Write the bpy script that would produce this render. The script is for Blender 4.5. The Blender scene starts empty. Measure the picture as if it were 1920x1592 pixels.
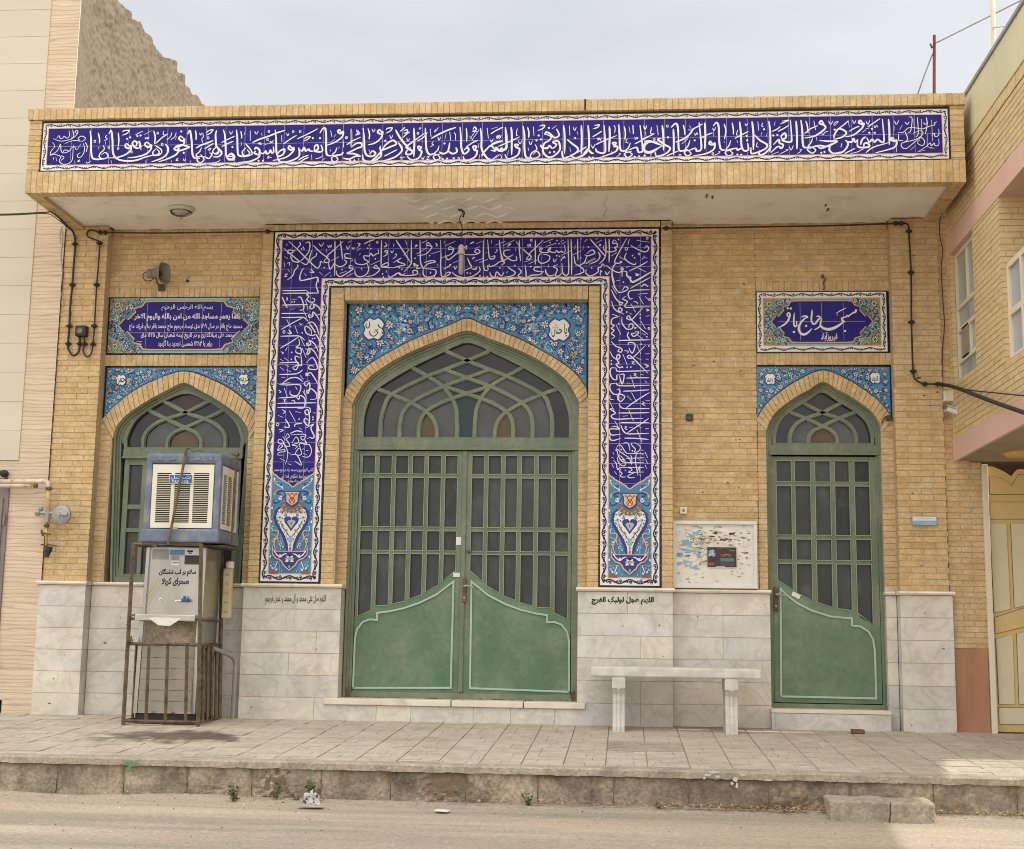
import bpy, bmesh, math, random
from mathutils import Vector, Matrix, noise
R = math.radians
scene = bpy.context.scene
COL = scene.collection

# ------------------------------------------------------------------ camera
FPX, CAMY, CAMZ = 2553.3, -11.0, 0.647
YAW, PITCH, ROLL = R(-4.749), R(8.926), R(0.872)
fwd = Vector((math.sin(YAW)*math.cos(PITCH), math.cos(YAW)*math.cos(PITCH), math.sin(PITCH)))
rgt0 = Vector((math.cos(YAW), -math.sin(YAW), 0)); up0 = rgt0.cross(fwd)
rgt = rgt0*math.cos(ROLL) + up0*math.sin(ROLL); upv = -rgt0*math.sin(ROLL) + up0*math.cos(ROLL)
CAM = Vector((0, CAMY, CAMZ))
cam = bpy.data.cameras.new('camera'); camo = bpy.data.objects.new('camera', cam); COL.objects.link(camo)
camo.matrix_world = Matrix.Translation(CAM) @ Matrix((rgt, upv, -fwd)).transposed().to_4x4()
cam.sensor_width = 36; cam.lens = 36*FPX/1920; cam.clip_end = 2000; cam.clip_start = .05
scene.camera = camo

# ------------------------------------------------------------------ sky, sun, exposure
SUN_EL, SUN_AZ = R(33), R(4)              # sun to the right along the street, a little behind the facade
w = bpy.data.worlds.new('World'); scene.world = w; w.use_nodes = True
nt = w.node_tree; nt.nodes.clear()
def N(t, **k):
    n = nt.nodes.new(t)
    for a, b in k.items(): setattr(n, a, b)
    return n
L = lambda a, b: nt.links.new(a, b)
sky = N('ShaderNodeTexSky', sky_type='NISHITA'); sky.sun_disc = False
sky.sun_elevation = SUN_EL; sky.sun_rotation = R(90) - SUN_AZ; sky.air_density = 1.3; sky.dust_density = 4
tc = N('ShaderNodeTexCoord')
nz = N('ShaderNodeTexNoise'); nz.inputs['Scale'].default_value = 2.6; nz.inputs['Detail'].default_value = 5
mp = N('ShaderNodeMapping'); mp.inputs['Scale'].default_value = (1, 1, 3.2); L(tc.outputs['Generated'], mp.inputs[0]); L(mp.outputs[0], nz.inputs['Vector'])
cr = N('ShaderNodeValToRGB'); cr.color_ramp.elements[0].position = .3; cr.color_ramp.elements[1].position = .72
cr.color_ramp.elements[0].color = (6.5, 6.72, 7.1, 1); cr.color_ramp.elements[1].color = (8.8, 8.85, 8.95, 1)
L(nz.outputs[0], cr.inputs[0])
sx = N('ShaderNodeSeparateXYZ'); L(tc.outputs['Generated'], sx.inputs[0])
def rng(src, a, b, c, d):
    m = N('ShaderNodeMapRange'); m.inputs[1].default_value = a; m.inputs[2].default_value = b
    m.inputs[3].default_value = c; m.inputs[4].default_value = d; m.interpolation_type = 'SMOOTHSTEP'; L(src, m.inputs[0]); return m.outputs[0]
# thin overcast: brighter overhead and towards the open street than low behind the roofs
hi = rng(sx.outputs[2], .40, .95, 1.0, 2.3); fr = rng(sx.outputs[1], .55, -.6, 1.0, 1.85)
mm = N('ShaderNodeMath', operation='MULTIPLY'); L(hi, mm.inputs[0]); L(fr, mm.inputs[1])
wm = N('ShaderNodeMix', data_type='RGBA'); L(rng(sx.outputs[1], .5, -.3, 0, 1), wm.inputs['Factor']); wm.inputs['A'].default_value = (1, 1, 1, 1); wm.inputs['B'].default_value = (1.05, 1.0, .91, 1)   # the veiled sun warms the open half of the sky
wv_ = N('ShaderNodeMix', data_type='RGBA', blend_type='MULTIPLY'); wv_.inputs['Factor'].default_value = 1; L(cr.outputs[0], wv_.inputs['A']); L(wm.outputs['Result'], wv_.inputs['B'])
cl = N('ShaderNodeVectorMath', operation='SCALE'); L(wv_.outputs['Result'], cl.inputs[0]); L(mm.outputs[0], cl.inputs['Scale'])
mx = N('ShaderNodeMix', data_type='RGBA'); mx.inputs['Factor'].default_value = .88
L(sky.outputs[0], mx.inputs['A']); L(cl.outputs[0], mx.inputs['B'])
bg = N('ShaderNodeBackground'); bg.inputs[1].default_value = .115; L(mx.outputs['Result'], bg.inputs[0])
L(bg.outputs[0], N('ShaderNodeOutputWorld').inputs[0])
sl = bpy.data.lights.new('sun', 'SUN'); sl.energy = 5.0; sl.angle = R(.7); sl.color = (1, .94, .84)
so = bpy.data.objects.new('sun', sl); COL.objects.link(so)
sd = Vector((math.cos(SUN_EL)*math.cos(SUN_AZ), math.cos(SUN_EL)*math.sin(SUN_AZ), math.sin(SUN_EL)))
so.rotation_euler = sd.to_track_quat('Z', 'Y').to_euler(); so.location = (6, 3, 9)
scene.view_settings.view_transform = 'Standard'; scene.view_settings.look = 'None'
scene.view_settings.exposure = 0.0; scene.view_settings.gamma = 1
scene.cycles.filter_width = 1.0; scene.cycles.use_denoising = True; scene.cycles.max_bounces = 6

# ------------------------------------------------------------------ measuring: a photo pixel as a point on a real plane
def ray(px, py): return fwd*FPX + rgt*(px-960) - upv*(py-796)
def U(px, py, y=0.0):                       # on the plane y
    d = ray(px, py); t = (y-CAMY)/d.y; return (d.x*t, CAMZ+d.z*t)
def P3(px, py, y=0.0):
    x, z = U(px, py, y); return Vector((x, y, z))
def XP(px, py, X):                          # on the plane x
    d = ray(px, py); t = X/d.x; return Vector((X, CAMY+d.y*t, CAMZ+d.z*t))
GZ0, GS = -.02, .046
def gz(y): return GZ0+GS*y                   # pavement falls gently to the kerb
def GP(px, py):                             # on the pavement
    d = ray(px, py); t = (GZ0-GS*11.0-CAMZ)/(d.z-GS*d.y); return Vector((d.x*t, CAMY+d.y*t, CAMZ+d.z*t))
ROADZ = -.37
def RP(px, py, z=ROADZ):
    d = ray(px, py); t = (z-CAMZ)/d.z; return Vector((d.x*t, CAMY+d.y*t, z))

# ------------------------------------------------------------------ materials
MATS = {}
def M(name, c1, c2=None, scale=6, rough=.75, bump=0, bscale=60, tint=0, metal=0, ramp=None, detail=6, stretch=(1,1,1), dirt=None, dscale=1.5, dlo=.5, dhi=.7, spec=.4, coat=0, wave=0, speck=None, vein=None):
    m = bpy.data.materials.new(name); MATS[name] = m; m.use_nodes = True
    t = m.node_tree; b = t.nodes['Principled BSDF']; ln = t.links.new
    def n(ty, **k):
        q = t.nodes.new(ty)
        for a, v in k.items(): setattr(q, a, v)
        return q
    co = n('ShaderNodeTexCoord'); mpn = n('ShaderNodeMapping'); mpn.inputs['Scale'].default_value = stretch
    ln(co.outputs['Object'], mpn.inputs[0])
    nz = n('ShaderNodeTexNoise'); nz.inputs['Scale'].default_value = scale; nz.inputs['Detail'].default_value = detail; ln(mpn.outputs[0], nz.inputs['Vector'])
    r = n('ShaderNodeValToRGB'); r.color_ramp.elements[0].position = .32; r.color_ramp.elements[1].position = .68
    r.color_ramp.elements[0].color = (*c1, 1); r.color_ramp.elements[1].color = (*(c2 or c1), 1)
    ln(nz.outputs[0], r.inputs[0]); colr = r.outputs[0]
    at = None
    if ramp or tint:
        at = n('ShaderNodeAttribute'); at.attribute_name = 'tint'
    if ramp:                                # per piece colours (bricks, slabs)
        rr = n('ShaderNodeValToRGB'); el = rr.color_ramp.elements
        while len(el) < len(ramp): el.new(.5)
        for i, c in enumerate(ramp): el[i].position = i/(len(ramp)-1); el[i].color = (*c, 1)
        ln(at.outputs['Fac'], rr.inputs[0])
        mxn = n('ShaderNodeMix', data_type='RGBA', blend_type='MULTIPLY'); mxn.inputs['Factor'].default_value = 1
        ln(rr.outputs[0], mxn.inputs['A']); ln(colr, mxn.inputs['B']); colr = mxn.outputs['Result']
    if tint:
        mr = n('ShaderNodeMapRange'); mr.inputs[3].default_value = 1-tint; mr.inputs[4].default_value = 1+tint; ln(at.outputs['Fac'], mr.inputs[0])
        vs = n('ShaderNodeVectorMath', operation='SCALE'); ln(colr, vs.inputs[0]); ln(mr.outputs[0], vs.inputs['Scale']); colr = vs.outputs[0]
    if wave:                                # wandering veins
        wv = n('ShaderNodeTexWave', bands_direction='Z'); wv.inputs['Scale'].default_value = wave; wv.inputs['Distortion'].default_value = 11; wv.inputs['Detail'].default_value = 3; wv.inputs['Detail Scale'].default_value = .9
        ln(mpn.outputs[0], wv.inputs['Vector'])
        wr = n('ShaderNodeMapRange'); wr.inputs[1].default_value = .0; wr.inputs[2].default_value = .3; wr.inputs[3].default_value = .74; wr.inputs[4].default_value = 1; ln(wv.outputs['Fac'], wr.inputs[0])
        vs = n('ShaderNodeVectorMath', operation='SCALE'); ln(colr, vs.inputs[0]); ln(wr.outputs[0], vs.inputs['Scale']); colr = vs.outputs[0]
    if vein:                                # branching veins
        vn = n('ShaderNodeTexNoise'); vn.inputs['Scale'].default_value = vein[0]; vn.inputs['Detail'].default_value = 6; vn.inputs['Distortion'].default_value = 1.6
        oi = n('ShaderNodeVectorMath', operation='MULTIPLY_ADD'); at2 = at or n('ShaderNodeAttribute'); at2.attribute_name = 'tint'; oi.inputs[1].default_value = (1, 1, 1); ln(mpn.outputs[0], oi.inputs[0]); sc3 = n('ShaderNodeVectorMath', operation='SCALE'); ln(at2.outputs['Vector'], sc3.inputs[0]); sc3.inputs['Scale'].default_value = 37; ln(sc3.outputs[0], oi.inputs[2]); ln(oi.outputs[0], vn.inputs['Vector'])
        ab = n('ShaderNodeMath', operation='SUBTRACT'); ln(vn.outputs[0], ab.inputs[0]); ab.inputs[1].default_value = .5; ab2 = n('ShaderNodeMath', operation='ABSOLUTE'); ln(ab.outputs[0], ab2.inputs[0])
        vr = n('ShaderNodeMapRange'); vr.inputs[1].default_value = 0; vr.inputs[2].default_value = .05; vr.inputs[3].default_value = 1-vein[1]; vr.inputs[4].default_value = 1; ln(ab2.outputs[0], vr.inputs[0])
        vs = n('ShaderNodeVectorMath', operation='SCALE'); ln(colr, vs.inputs[0]); ln(vr.outputs[0], vs.inputs['Scale']); colr = vs.outputs[0]
    if dirt:
        dn = n('ShaderNodeTexNoise'); dn.inputs['Scale'].default_value = dscale; dn.inputs['Detail'].default_value = 9; dn.inputs['Roughness'].default_value = .65; ln(mpn.outputs[0], dn.inputs['Vector'])
        dm = n('ShaderNodeMapRange'); dm.inputs[1].default_value = dlo; dm.inputs[2].default_value = dhi; ln(dn.outputs[0], dm.inputs[0])
        mxn = n('ShaderNodeMix', data_type='RGBA'); ln(dm.outputs[0], mxn.inputs['Factor']); ln(colr, mxn.inputs['A']); mxn.inputs['B'].default_value = (*dirt, 1); colr = mxn.outputs['Result']
    if speck:                               # fine grain
        sn = n('ShaderNodeTexNoise'); sn.inputs['Scale'].default_value = speck[0]; sn.inputs['Detail'].default_value = 3; ln(co.outputs['Object'], sn.inputs['Vector'])
        sr = n('ShaderNodeMapRange'); sr.inputs[1].default_value = .3; sr.inputs[2].default_value = .7; sr.inputs[3].default_value = 1-speck[1]; sr.inputs[4].default_value = 1+speck[1]; ln(sn.outputs[0], sr.inputs[0])
        vs = n('ShaderNodeVectorMath', operation='SCALE'); ln(colr, vs.inputs[0]); ln(sr.outputs[0], vs.inputs['Scale']); colr = vs.outputs[0]
    ln(colr, b.inputs['Base Color'])
    b.inputs['Roughness'].default_value = rough; b.inputs['Metallic'].default_value = metal; b.inputs['Specular IOR Level'].default_value = spec
    if coat: b.inputs['Coat Weight'].default_value = coat; b.inputs['Coat Roughness'].default_value = .12
    if bump:
        bn = n('ShaderNodeTexNoise'); bn.inputs['Scale'].default_value = bscale; bn.inputs['Detail'].default_value = 5; ln(mpn.outputs[0], bn.inputs['Vector'])
        bp = n('ShaderNodeBump'); bp.inputs['Strength'].default_value = bump; bp.inputs['Distance'].default_value = .01; ln(bn.outputs[0], bp.inputs['Height']); ln(bp.outputs[0], b.inputs['Normal'])
    return m
def feather(name, soft=.5, k=1.1, scale=5):
    '''a stain that thins out raggedly towards its rim'''
    m = MATS[name]; t = m.node_tree; n = t.nodes.new; ln = t.links.new
    co = n('ShaderNodeTexCoord'); sb = n('ShaderNodeVectorMath'); sb.operation = 'MULTIPLY_ADD'; sb.inputs[1].default_value = (2, 2, 0); sb.inputs[2].default_value = (-1, -1, 0); ln(co.outputs['Generated'], sb.inputs[0])
    le = n('ShaderNodeVectorMath'); le.operation = 'LENGTH'; ln(sb.outputs[0], le.inputs[0])
    nz = n('ShaderNodeTexNoise'); nz.inputs['Scale'].default_value = scale; nz.inputs['Detail'].default_value = 8; ln(co.outputs['Object'], nz.inputs['Vector'])
    ma = n('ShaderNodeMath'); ma.operation = 'MULTIPLY_ADD'; ln(nz.outputs[0], ma.inputs[0]); ma.inputs[1].default_value = -k; ln(le.outputs['Value'], ma.inputs[2])
    mr = n('ShaderNodeMapRange'); mr.inputs[1].default_value = .45-k*.5-soft*.5; mr.inputs[2].default_value = .45-k*.5+soft*.5; mr.inputs[3].default_value = .92; mr.inputs[4].default_value = 0; ln(ma.outputs[0], mr.inputs[0]); ln(mr.outputs[0], t.nodes['Principled BSDF'].inputs['Alpha'])
G9 = (.9, .9, .9); G1 = (1.06, 1.06, 1.06)
BUFF = [(.45,.305,.14), (.515,.36,.172), (.545,.388,.192), (.565,.408,.215), (.555,.425,.25), (.56,.372,.18)]
M('buff_brick', (.84,.83,.80), (1.10,1.10,1.10), 11, .85, .35, 90, ramp=BUFF, speck=(42, .15))
M('pale_brick', (.88,.87,.85), (1.06,1.06,1.06), 14, .85, .35, 90, ramp=[(.55,.41,.21),(.62,.47,.25),(.64,.49,.27),(.60,.44,.22)])
M('mortar', (.41,.32,.215), (.49,.39,.27), 25, .95, .4, 120)
M('pale_mortar', (.46,.36,.235), (.53,.42,.285), 25, .95, .3, 120)
M('dark_mortar', (.14,.10,.07), (.22,.16,.10), 25, .95, .4, 120)
M('marble', (.86,.86,.86), (1.06,1.06,1.06), 4.5, .45, .05, 40, ramp=[(.53,.515,.475),(.61,.575,.50),(.545,.545,.525),(.65,.60,.505),(.58,.565,.525)], dirt=(.43,.365,.28), dscale=4.2, dlo=.55, dhi=.84, vein=(2.6, .14), speck=(30, .05))
M('marble_trim', (.62,.54,.43), (.72,.66,.55), 5, .5, .1, 60, dirt=(.40,.30,.20), dscale=9, dlo=.58, dhi=.8)
M('slab_joint', (.46,.35,.24), (.54,.43,.31), 20, .9)
M('plaster', (.74,.71,.655), (.82,.785,.73), 3, .9, .2, 40, dirt=(.50,.42,.33), dscale=2.5, dlo=.52, dhi=.8)
def GL(name, c, c2=None): return M(name, c, c2 or tuple(q*1.12 for q in c), 5, .22, .03, 8, spec=.3)
M('cobalt', (.020,.014,.165), (.026,.018,.20), 5, .3, .03, 8, spec=.12); GL('navy', (.012,.013,.055)); GL('glaze_white', (.66,.645,.615), (.73,.72,.70)); GL('glaze_black', (.012,.011,.014))
GL('turquoise', (.036,.175,.345), (.055,.245,.42)); GL('sky_glaze', (.16,.42,.56)); GL('peach', (.66,.36,.20)); GL('pink_glaze', (.60,.30,.27)); GL('amber_glaze', (.62,.32,.05))
GL('mauve', (.17,.10,.10)); GL('leaf_glaze', (.24,.29,.125)); GL('teal_glaze', (.06,.17,.20)); GL('ultramarine', (.025,.03,.19)); GL('rust_glaze', (.26,.085,.04)); GL('pale_line', (.42,.38,.52))
M('green_paint', (.110,.146,.097), (.163,.194,.133), 3, .5, .15, 30, dirt=(.225,.235,.16), dscale=4.5, dlo=.47, dhi=.74, stretch=(1,1,.45), speck=(26, .10))
M('green_panel', (.080,.150,.090), (.125,.192,.118), 2.6, .42, .2, 16, dirt=(.185,.225,.165), dscale=3.2, dlo=.46, dhi=.72, speck=(22, .10))
M('mint_paint', (.29,.43,.33), (.36,.49,.39), 5, .5)
M('bead_paint', (.20,.27,.17), (.25,.32,.21), 5, .5)
M('frosted_glass', (.026,.029,.028), (.043,.046,.044), 5, .28, .15, 14, dirt=(.095,.098,.094), dscale=6, dlo=.52, dhi=.80, stretch=(1,1,.5), tint=.35)
M('dark_glass', (.014,.015,.016), (.028,.029,.030), 4, .10, .14, 5)
M('grey_glass', (.050,.053,.054), (.082,.085,.085), 4, .13, .12, 5, dirt=(.11,.112,.108), dscale=7, dlo=.55, dhi=.85)
M('amber_glass', (.085,.058,.03), (.10,.07,.035), 4, .25); M('maroon_glass', (.045,.024,.024), None, 4, .2); M('bottle_glass', (.014,.032,.036), None, 4, .18)
M('rust', (.085,.060,.038), (.165,.122,.075), 22, .85, .3, 90, dirt=(.06,.036,.025), dscale=14)
M('dull_steel', (.34,.33,.305), (.52,.505,.47), 3, .26, .35, 5, metal=.82, dirt=(.33,.275,.20), dscale=2.4, dlo=.5, dhi=.8, stretch=(1,1,.35))
M('white_panel', (.28,.255,.205), (.36,.33,.27), 4, .5, .08, 20, dirt=(.20,.165,.12), dscale=4, dlo=.48, dhi=.75, stretch=(1,1,.5))
M('blue_plastic', (.105,.135,.20), (.155,.185,.245), 7, .55, .1, 60, dirt=(.27,.265,.255), dscale=7, dlo=.5, dhi=.72)
M('cream_plastic', (.62,.59,.48), (.68,.65,.54), 4, .5)
M('black_gap', (.012,.011,.01), None, 5, .9); M('black_rubber', (.02,.019,.018), (.035,.03,.028), 20, .7)
M('badge_blue', (.02,.10,.33), None, 5, .4); M('white_paint', (.62,.61,.575), (.69,.68,.65), 8, .5); M('sticker_blue', (.10,.27,.44), None, 8, .5); M('tap_blue', (.02,.07,.30), None, 6, .35)
M('orange_label', (.72,.33,.03), None, 6, .5); M('dark_print', (.03,.028,.028), (.05,.045,.04), 8, .5); M('ink', (.018,.016,.016), None, 6, .7)
M('yellow_paper', (.46,.38,.20), (.54,.46,.27), 7, .8)
M('stone_bench', (.46,.45,.42), (.62,.60,.55), 9, .65, .25, 60, dirt=(.36,.32,.26), dscale=6, dlo=.52, dhi=.8)
M('paver', (.88,.88,.88), (1.08,1.08,1.08), 9, .9, .4, 80, ramp=[(.39,.333,.262),(.43,.372,.296),(.46,.402,.326),(.41,.362,.30)], dirt=(.31,.255,.195), dscale=2.1, dlo=.5, dhi=.82, speck=(48, .13))
M('paver_joint', (.24,.19,.14), (.31,.25,.185), 20, .95)
M('kerb_concrete', (.21,.172,.128), (.37,.305,.225), 5, .92, 1.0, 55, tint=.16, dirt=(.105,.085,.064), dscale=3.4, dlo=.44, dhi=.66, detail=12, speck=(45, .26))
M('step_concrete', (.29,.247,.19), (.39,.335,.262), 8, .92, .9, 55, dirt=(.18,.15,.115), dscale=5, dlo=.5, dhi=.78, speck=(45, .2))
M('road_dust', (.325,.265,.20), (.425,.352,.268), 2.2, .95, .5, 110, stretch=(.13,1,1), dirt=(.245,.21,.17), dscale=1.9, dlo=.46, dhi=.66, detail=12, speck=(48, .2))
M('far_ground', (.30,.26,.21), (.36,.31,.25), .4, .95)
M('cream_cladding', (.52,.47,.375), (.57,.52,.42), 1.2, .6, .04, 30, stretch=(.2,1,3))
M('travertine', (.55,.43,.31), (.64,.52,.39), 6, .75, .5, 40, stretch=(.35,.35,2.6), wave=3.4)
M('mud_plaster', (.125,.102,.076), (.205,.17,.127), 9, .97, 1.0, 60, dirt=(.10,.077,.053), dscale=9, dlo=.45, dhi=.72, detail=12, stretch=(1,1,.5))
M('pink_render', (.60,.385,.30), (.66,.435,.345), 2, .85, .15, 60)
M('pale_panel', (.56,.52,.31), (.62,.58,.36), 2, .5); M('pale_panel_green', (.50,.52,.38), None, 2, .5)
M('window_frame_paint', (.64,.57,.44), (.70,.63,.50), 4, .5); M('sky_reflection_glass', (.30,.36,.385), (.36,.42,.44), 2, .08); M('curtain', (.26,.20,.15), (.36,.30,.24), 8, .9)  # window glass colour is lightened to hold the reflected sky
M('gate_yellow', (.57,.425,.175), (.63,.48,.215), 3, .5, .05, 30, dirt=(.36,.27,.12), dscale=4, dlo=.6, dhi=.85); M('gate_cream', (.58,.535,.37), (.64,.59,.42), 4, .5, .05, 30, dirt=(.35,.27,.17), dscale=8, dlo=.66, dhi=.82)
M('brown_stone', (.28,.135,.07), (.41,.215,.12), 3, .5, .1, 30, stretch=(2,2,.6), dirt=(.33,.21,.13), dscale=3, dlo=.58, dhi=.8)
M('grey_metal', (.25,.253,.248), (.34,.34,.33), 9, .45, .1, 60, metal=.3); M('yellow_pipe', (.50,.33,.09), (.58,.42,.15), 15, .6, .2, 60, dirt=(.22,.12,.06), dscale=12, dlo=.58, dhi=.72)
M('pipe_white', (.55,.45,.34), (.66,.56,.44), 12, .6, .2, 60, dirt=(.30,.14,.07), dscale=14, dlo=.52, dhi=.66)
M('purple_metal', (.17,.135,.135), (.21,.17,.165), 4, .5)
M('horn_grey', (.16,.135,.10), (.22,.19,.14), 8, .6, .1, 40); M('lamp_white', (.50,.44,.34), (.58,.52,.42), 6, .5); M('lamp_glass', (.27,.24,.19), (.36,.33,.27), 4, .2)
M('pole_red', (.10,.03,.028), (.14,.045,.04), 10, .7); M('weed_green', (.065,.095,.028), (.115,.145,.05), 12, .7); M('dry_leaf', (.26,.15,.06), (.42,.29,.14), 20, .9)
M('bag_plastic', (.34,.33,.31), (.50,.485,.46), 12, .35); M('bag_dark', (.05,.05,.055), None, 8, .4); M('pebble', (.26,.22,.18), (.42,.37,.31), 10, .9); M('old_brick', (.13,.06,.04), (.20,.10,.065), 14, .9, .4, 60)
M('wet_stain', (.10,.08,.06), (.17,.138,.105), 7, .5)
M('paper_blue', (.13,.33,.52), (.24,.45,.62), 20, .8); M('paper_white', (.62,.60,.54), (.70,.68,.62), 12, .8, dirt=(.45,.36,.24), dscale=14, dlo=.58, dhi=.72); M('paper_brown', (.30,.19,.09), (.44,.31,.17), 20, .9); M('poster_dark', (.035,.02,.024), (.06,.035,.04), 12, .45)
M('paint_green_spill', (.105,.20,.10), (.15,.235,.13), 9, .85); M('lime_spill', (.52,.49,.43), None, 9, .9)

feather('wet_stain', .5, 1.5, 6)
M('stain_brown', (.34,.27,.20), None, 8, .9)
M('brown_plaster', (.27,.215,.155), (.34,.275,.20), 4, .9, .2, 40)
# ------------------------------------------------------------------ mesh builder
random.seed(7)
class MB:
    def __init__(s): s.v = []; s.f = []; s.m = []; s.t = []; s.names = []
    def mi(s, name):
        if name not in s.names: s.names.append(name)
        return s.names.index(name)
    def face(s, pts, mat, tint=.5):
        k = len(s.v); s.v += [tuple(p) for p in pts]; s.f.append(tuple(range(k, k+len(pts)))); s.m.append(s.mi(mat)); s.t.append(tint)
    def mesh(s, vs, fs, mat, tint=.5):
        k = len(s.v); s.v += [tuple(p) for p in vs]; i = s.mi(mat)
        for f in fs: s.f.append(tuple(k+q for q in f)); s.m.append(i); s.t.append(tint)
    def box(s, x0, x1, y0, y1, z0, z1, mat, tint=.5):
        vs = [(x, y, z) for z in (z0, z1) for y in (y0, y1) for x in (x0, x1)]
        s.mesh(vs, [(0,1,5,4), (3,2,6,7), (2,0,4,6), (1,3,7,5), (4,5,7,6), (2,3,1,0)], mat, tint)
    def cbox(s, x0, x1, y0, y1, z0, z1, mat, c=.006, tint=.5, xf=None):   # box with chamfered edges
        bm = bmesh.new(); bmesh.ops.create_cube(bm, size=1)
        for v in bm.verts: v.co = Vector(((x0+x1)/2+v.co.x*(x1-x0), (y0+y1)/2+v.co.y*(y1-y0), (z0+z1)/2+v.co.z*(z1-z0)))
        bmesh.ops.bevel(bm, geom=bm.edges[:], offset=c, segments=2, affect='EDGES', profile=.5)
        s.bm(bm, mat, tint, xf)
    def bm(s, bm, mat, tint=.5, xf=None):
        bm.verts.index_update()
        s.mesh([(xf @ v.co if xf else v.co) for v in bm.verts], [tuple(q.index for q in f.verts) for f in bm.faces], mat, tint); bm.free()
    def poly(s, pts, y, mat, tint=.5): s.face([(p[0], y, p[1]) for p in pts], mat, tint)
    def prism(s, pts, y0, y1, mat, tint=.5):               # outline in x,z from front y0 to back y1
        n = len(pts); vs = [(p[0], y0, p[1]) for p in pts] + [(p[0], y1, p[1]) for p in pts]
        s.mesh(vs, [tuple(range(n))] + [(i, i+n, (i+1) % n+n, (i+1) % n) for i in range(n)], mat, tint)
    def band(s, A, B, y0, y1, mat, tint=.5):               # strip between two matching outlines
        for i in range(len(A)-1): s.prism([A[i], A[i+1], B[i+1], B[i]], y0, y1, mat, tint)
    def tube(s, pts, r, mat, n=8, tint=.5, cap=True):
        pts = [Vector(p) for p in pts]; k = len(s.v); up = Vector((0, 0, 1)); rings = []; nrm = None
        for i, p in enumerate(pts):
            d = (pts[min(i+1, len(pts)-1)] - pts[max(i-1, 0)]).normalized()
            if nrm is None: nrm = d.cross(up if abs(d.z) < .9 else Vector((1, 0, 0))).normalized()
            else: nrm = (nrm - d*nrm.dot(d)).normalized()
            b = d.cross(nrm); rr = r[i] if isinstance(r, (list, tuple)) else r
            rings.append([p + (nrm*math.cos(a*2*math.pi/n) + b*math.sin(a*2*math.pi/n))*rr for a in range(n)])
        vs = [q for ring in rings for q in ring]; fs = []
        for i in range(len(pts)-1):
            for a in range(n): fs.append((i*n+a, i*n+(a+1) % n, (i+1)*n+(a+1) % n, (i+1)*n+a))
        if cap: fs += [tuple(range(n))[::-1], tuple((len(pts)-1)*n+a for a in range(n))]
        s.mesh(vs, fs, mat, tint)
    def lathe(s, prof, c, axis, mat, n=20, tint=.5):        # prof: (radius, distance along axis)
        ax = Vector(axis).normalized(); a1 = ax.orthogonal().normalized(); a2 = ax.cross(a1); vs = []; fs = []; c = Vector(c)
        for r_, h in prof:
            for k in range(n): an = 2*math.pi*k/n; vs.append(c + ax*h + (a1*math.cos(an) + a2*math.sin(an))*r_)
        for i in range(len(prof)-1):
            for k in range(n): fs.append((i*n+k, i*n+(k+1) % n, (i+1)*n+(k+1) % n, (i+1)*n+k))
        fs += [tuple(range(n))[::-1], tuple((len(prof)-1)*n+k for k in range(n))]
        s.mesh(vs, fs, mat, tint)
    def ribbon(s, pts, wd, y, mat, taper=.35, dy=0.0, nib=0, tint=.5):   # flat pen stroke in the x,z plane
        n = len(pts)
        if n < 2: return
        l = []; rt = []
        for i in range(n):
            a = pts[max(i-1, 0)]; b = pts[min(i+1, n-1)]; dx, dz = b[0]-a[0], b[1]-a[1]; q = math.hypot(dx, dz) or 1e-9
            u = i/(n-1); e = min(u, 1-u); k = 1 if taper >= 1 else min(1, taper + (1-taper)*e*5)
            if nib: k *= 1-nib*abs(dx*.86+dz*.5)/q
            h = wd*.5*k; nx, nz_ = -dz/q*h, dx/q*h
            yy = y - dy*u; l.append((pts[i][0]+nx, yy, pts[i][1]+nz_)); rt.append((pts[i][0]-nx, yy, pts[i][1]-nz_))
        s.mesh(l+rt, [(i, n+i, n+i+1, i+1) for i in range(n-1)], mat, tint)
    def disc(s, x, z, r, y, mat, n=10, rx=1, ang=0): s.poly([(x+math.cos(2*math.pi*k/n+ang)*r*rx, z+math.sin(2*math.pi*k/n+ang)*r) for k in range(n)], y, mat)
    def build(s, name, parent=None, origin=None, smooth=False):
        if parent is not None and origin is None: origin = parent['_org']
        o3 = Vector(origin or (0, 0, 0)); me = bpy.data.meshes.new(name)
        me.from_pydata([(a-o3.x, b-o3.y, c-o3.z) for a, b, c in s.v], [], s.f)
        for q in s.names: me.materials.append(MATS[q])
        me.polygons.foreach_set('material_index', s.m)
        at = me.attributes.new('tint', 'FLOAT', 'FACE'); at.data.foreach_set('value', s.t)
        if smooth: me.polygons.foreach_set('use_smooth', [True]*len(s.f))
        me.update(); o = bpy.data.objects.new(name, me); COL.objects.link(o)
        if parent is not None:
            o.parent = parent
            o['_org'] = list(o3)
        else: o.location = o3; o['_org'] = list(o3)
        return o
def thing(name, label, cat, loc=(0, 0, 0), group=None):
    o = bpy.data.objects.new(name, None); COL.objects.link(o); o.location = loc; o['_org'] = list(loc); o.empty_display_size = .1
    o['label'] = label; o['category'] = cat
    if group: o['group'] = group
    return o
def tag(o, label, cat, group=None):
    o['label'] = label; o['category'] = cat
    if group: o['group'] = group
    return o
def struct(o): o['kind'] = 'structure'; return o
def stuff(o, label=None, cat=None):
    o['kind'] = 'stuff'
    if label: o['label'] = label; o['category'] = cat
    return o
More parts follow.
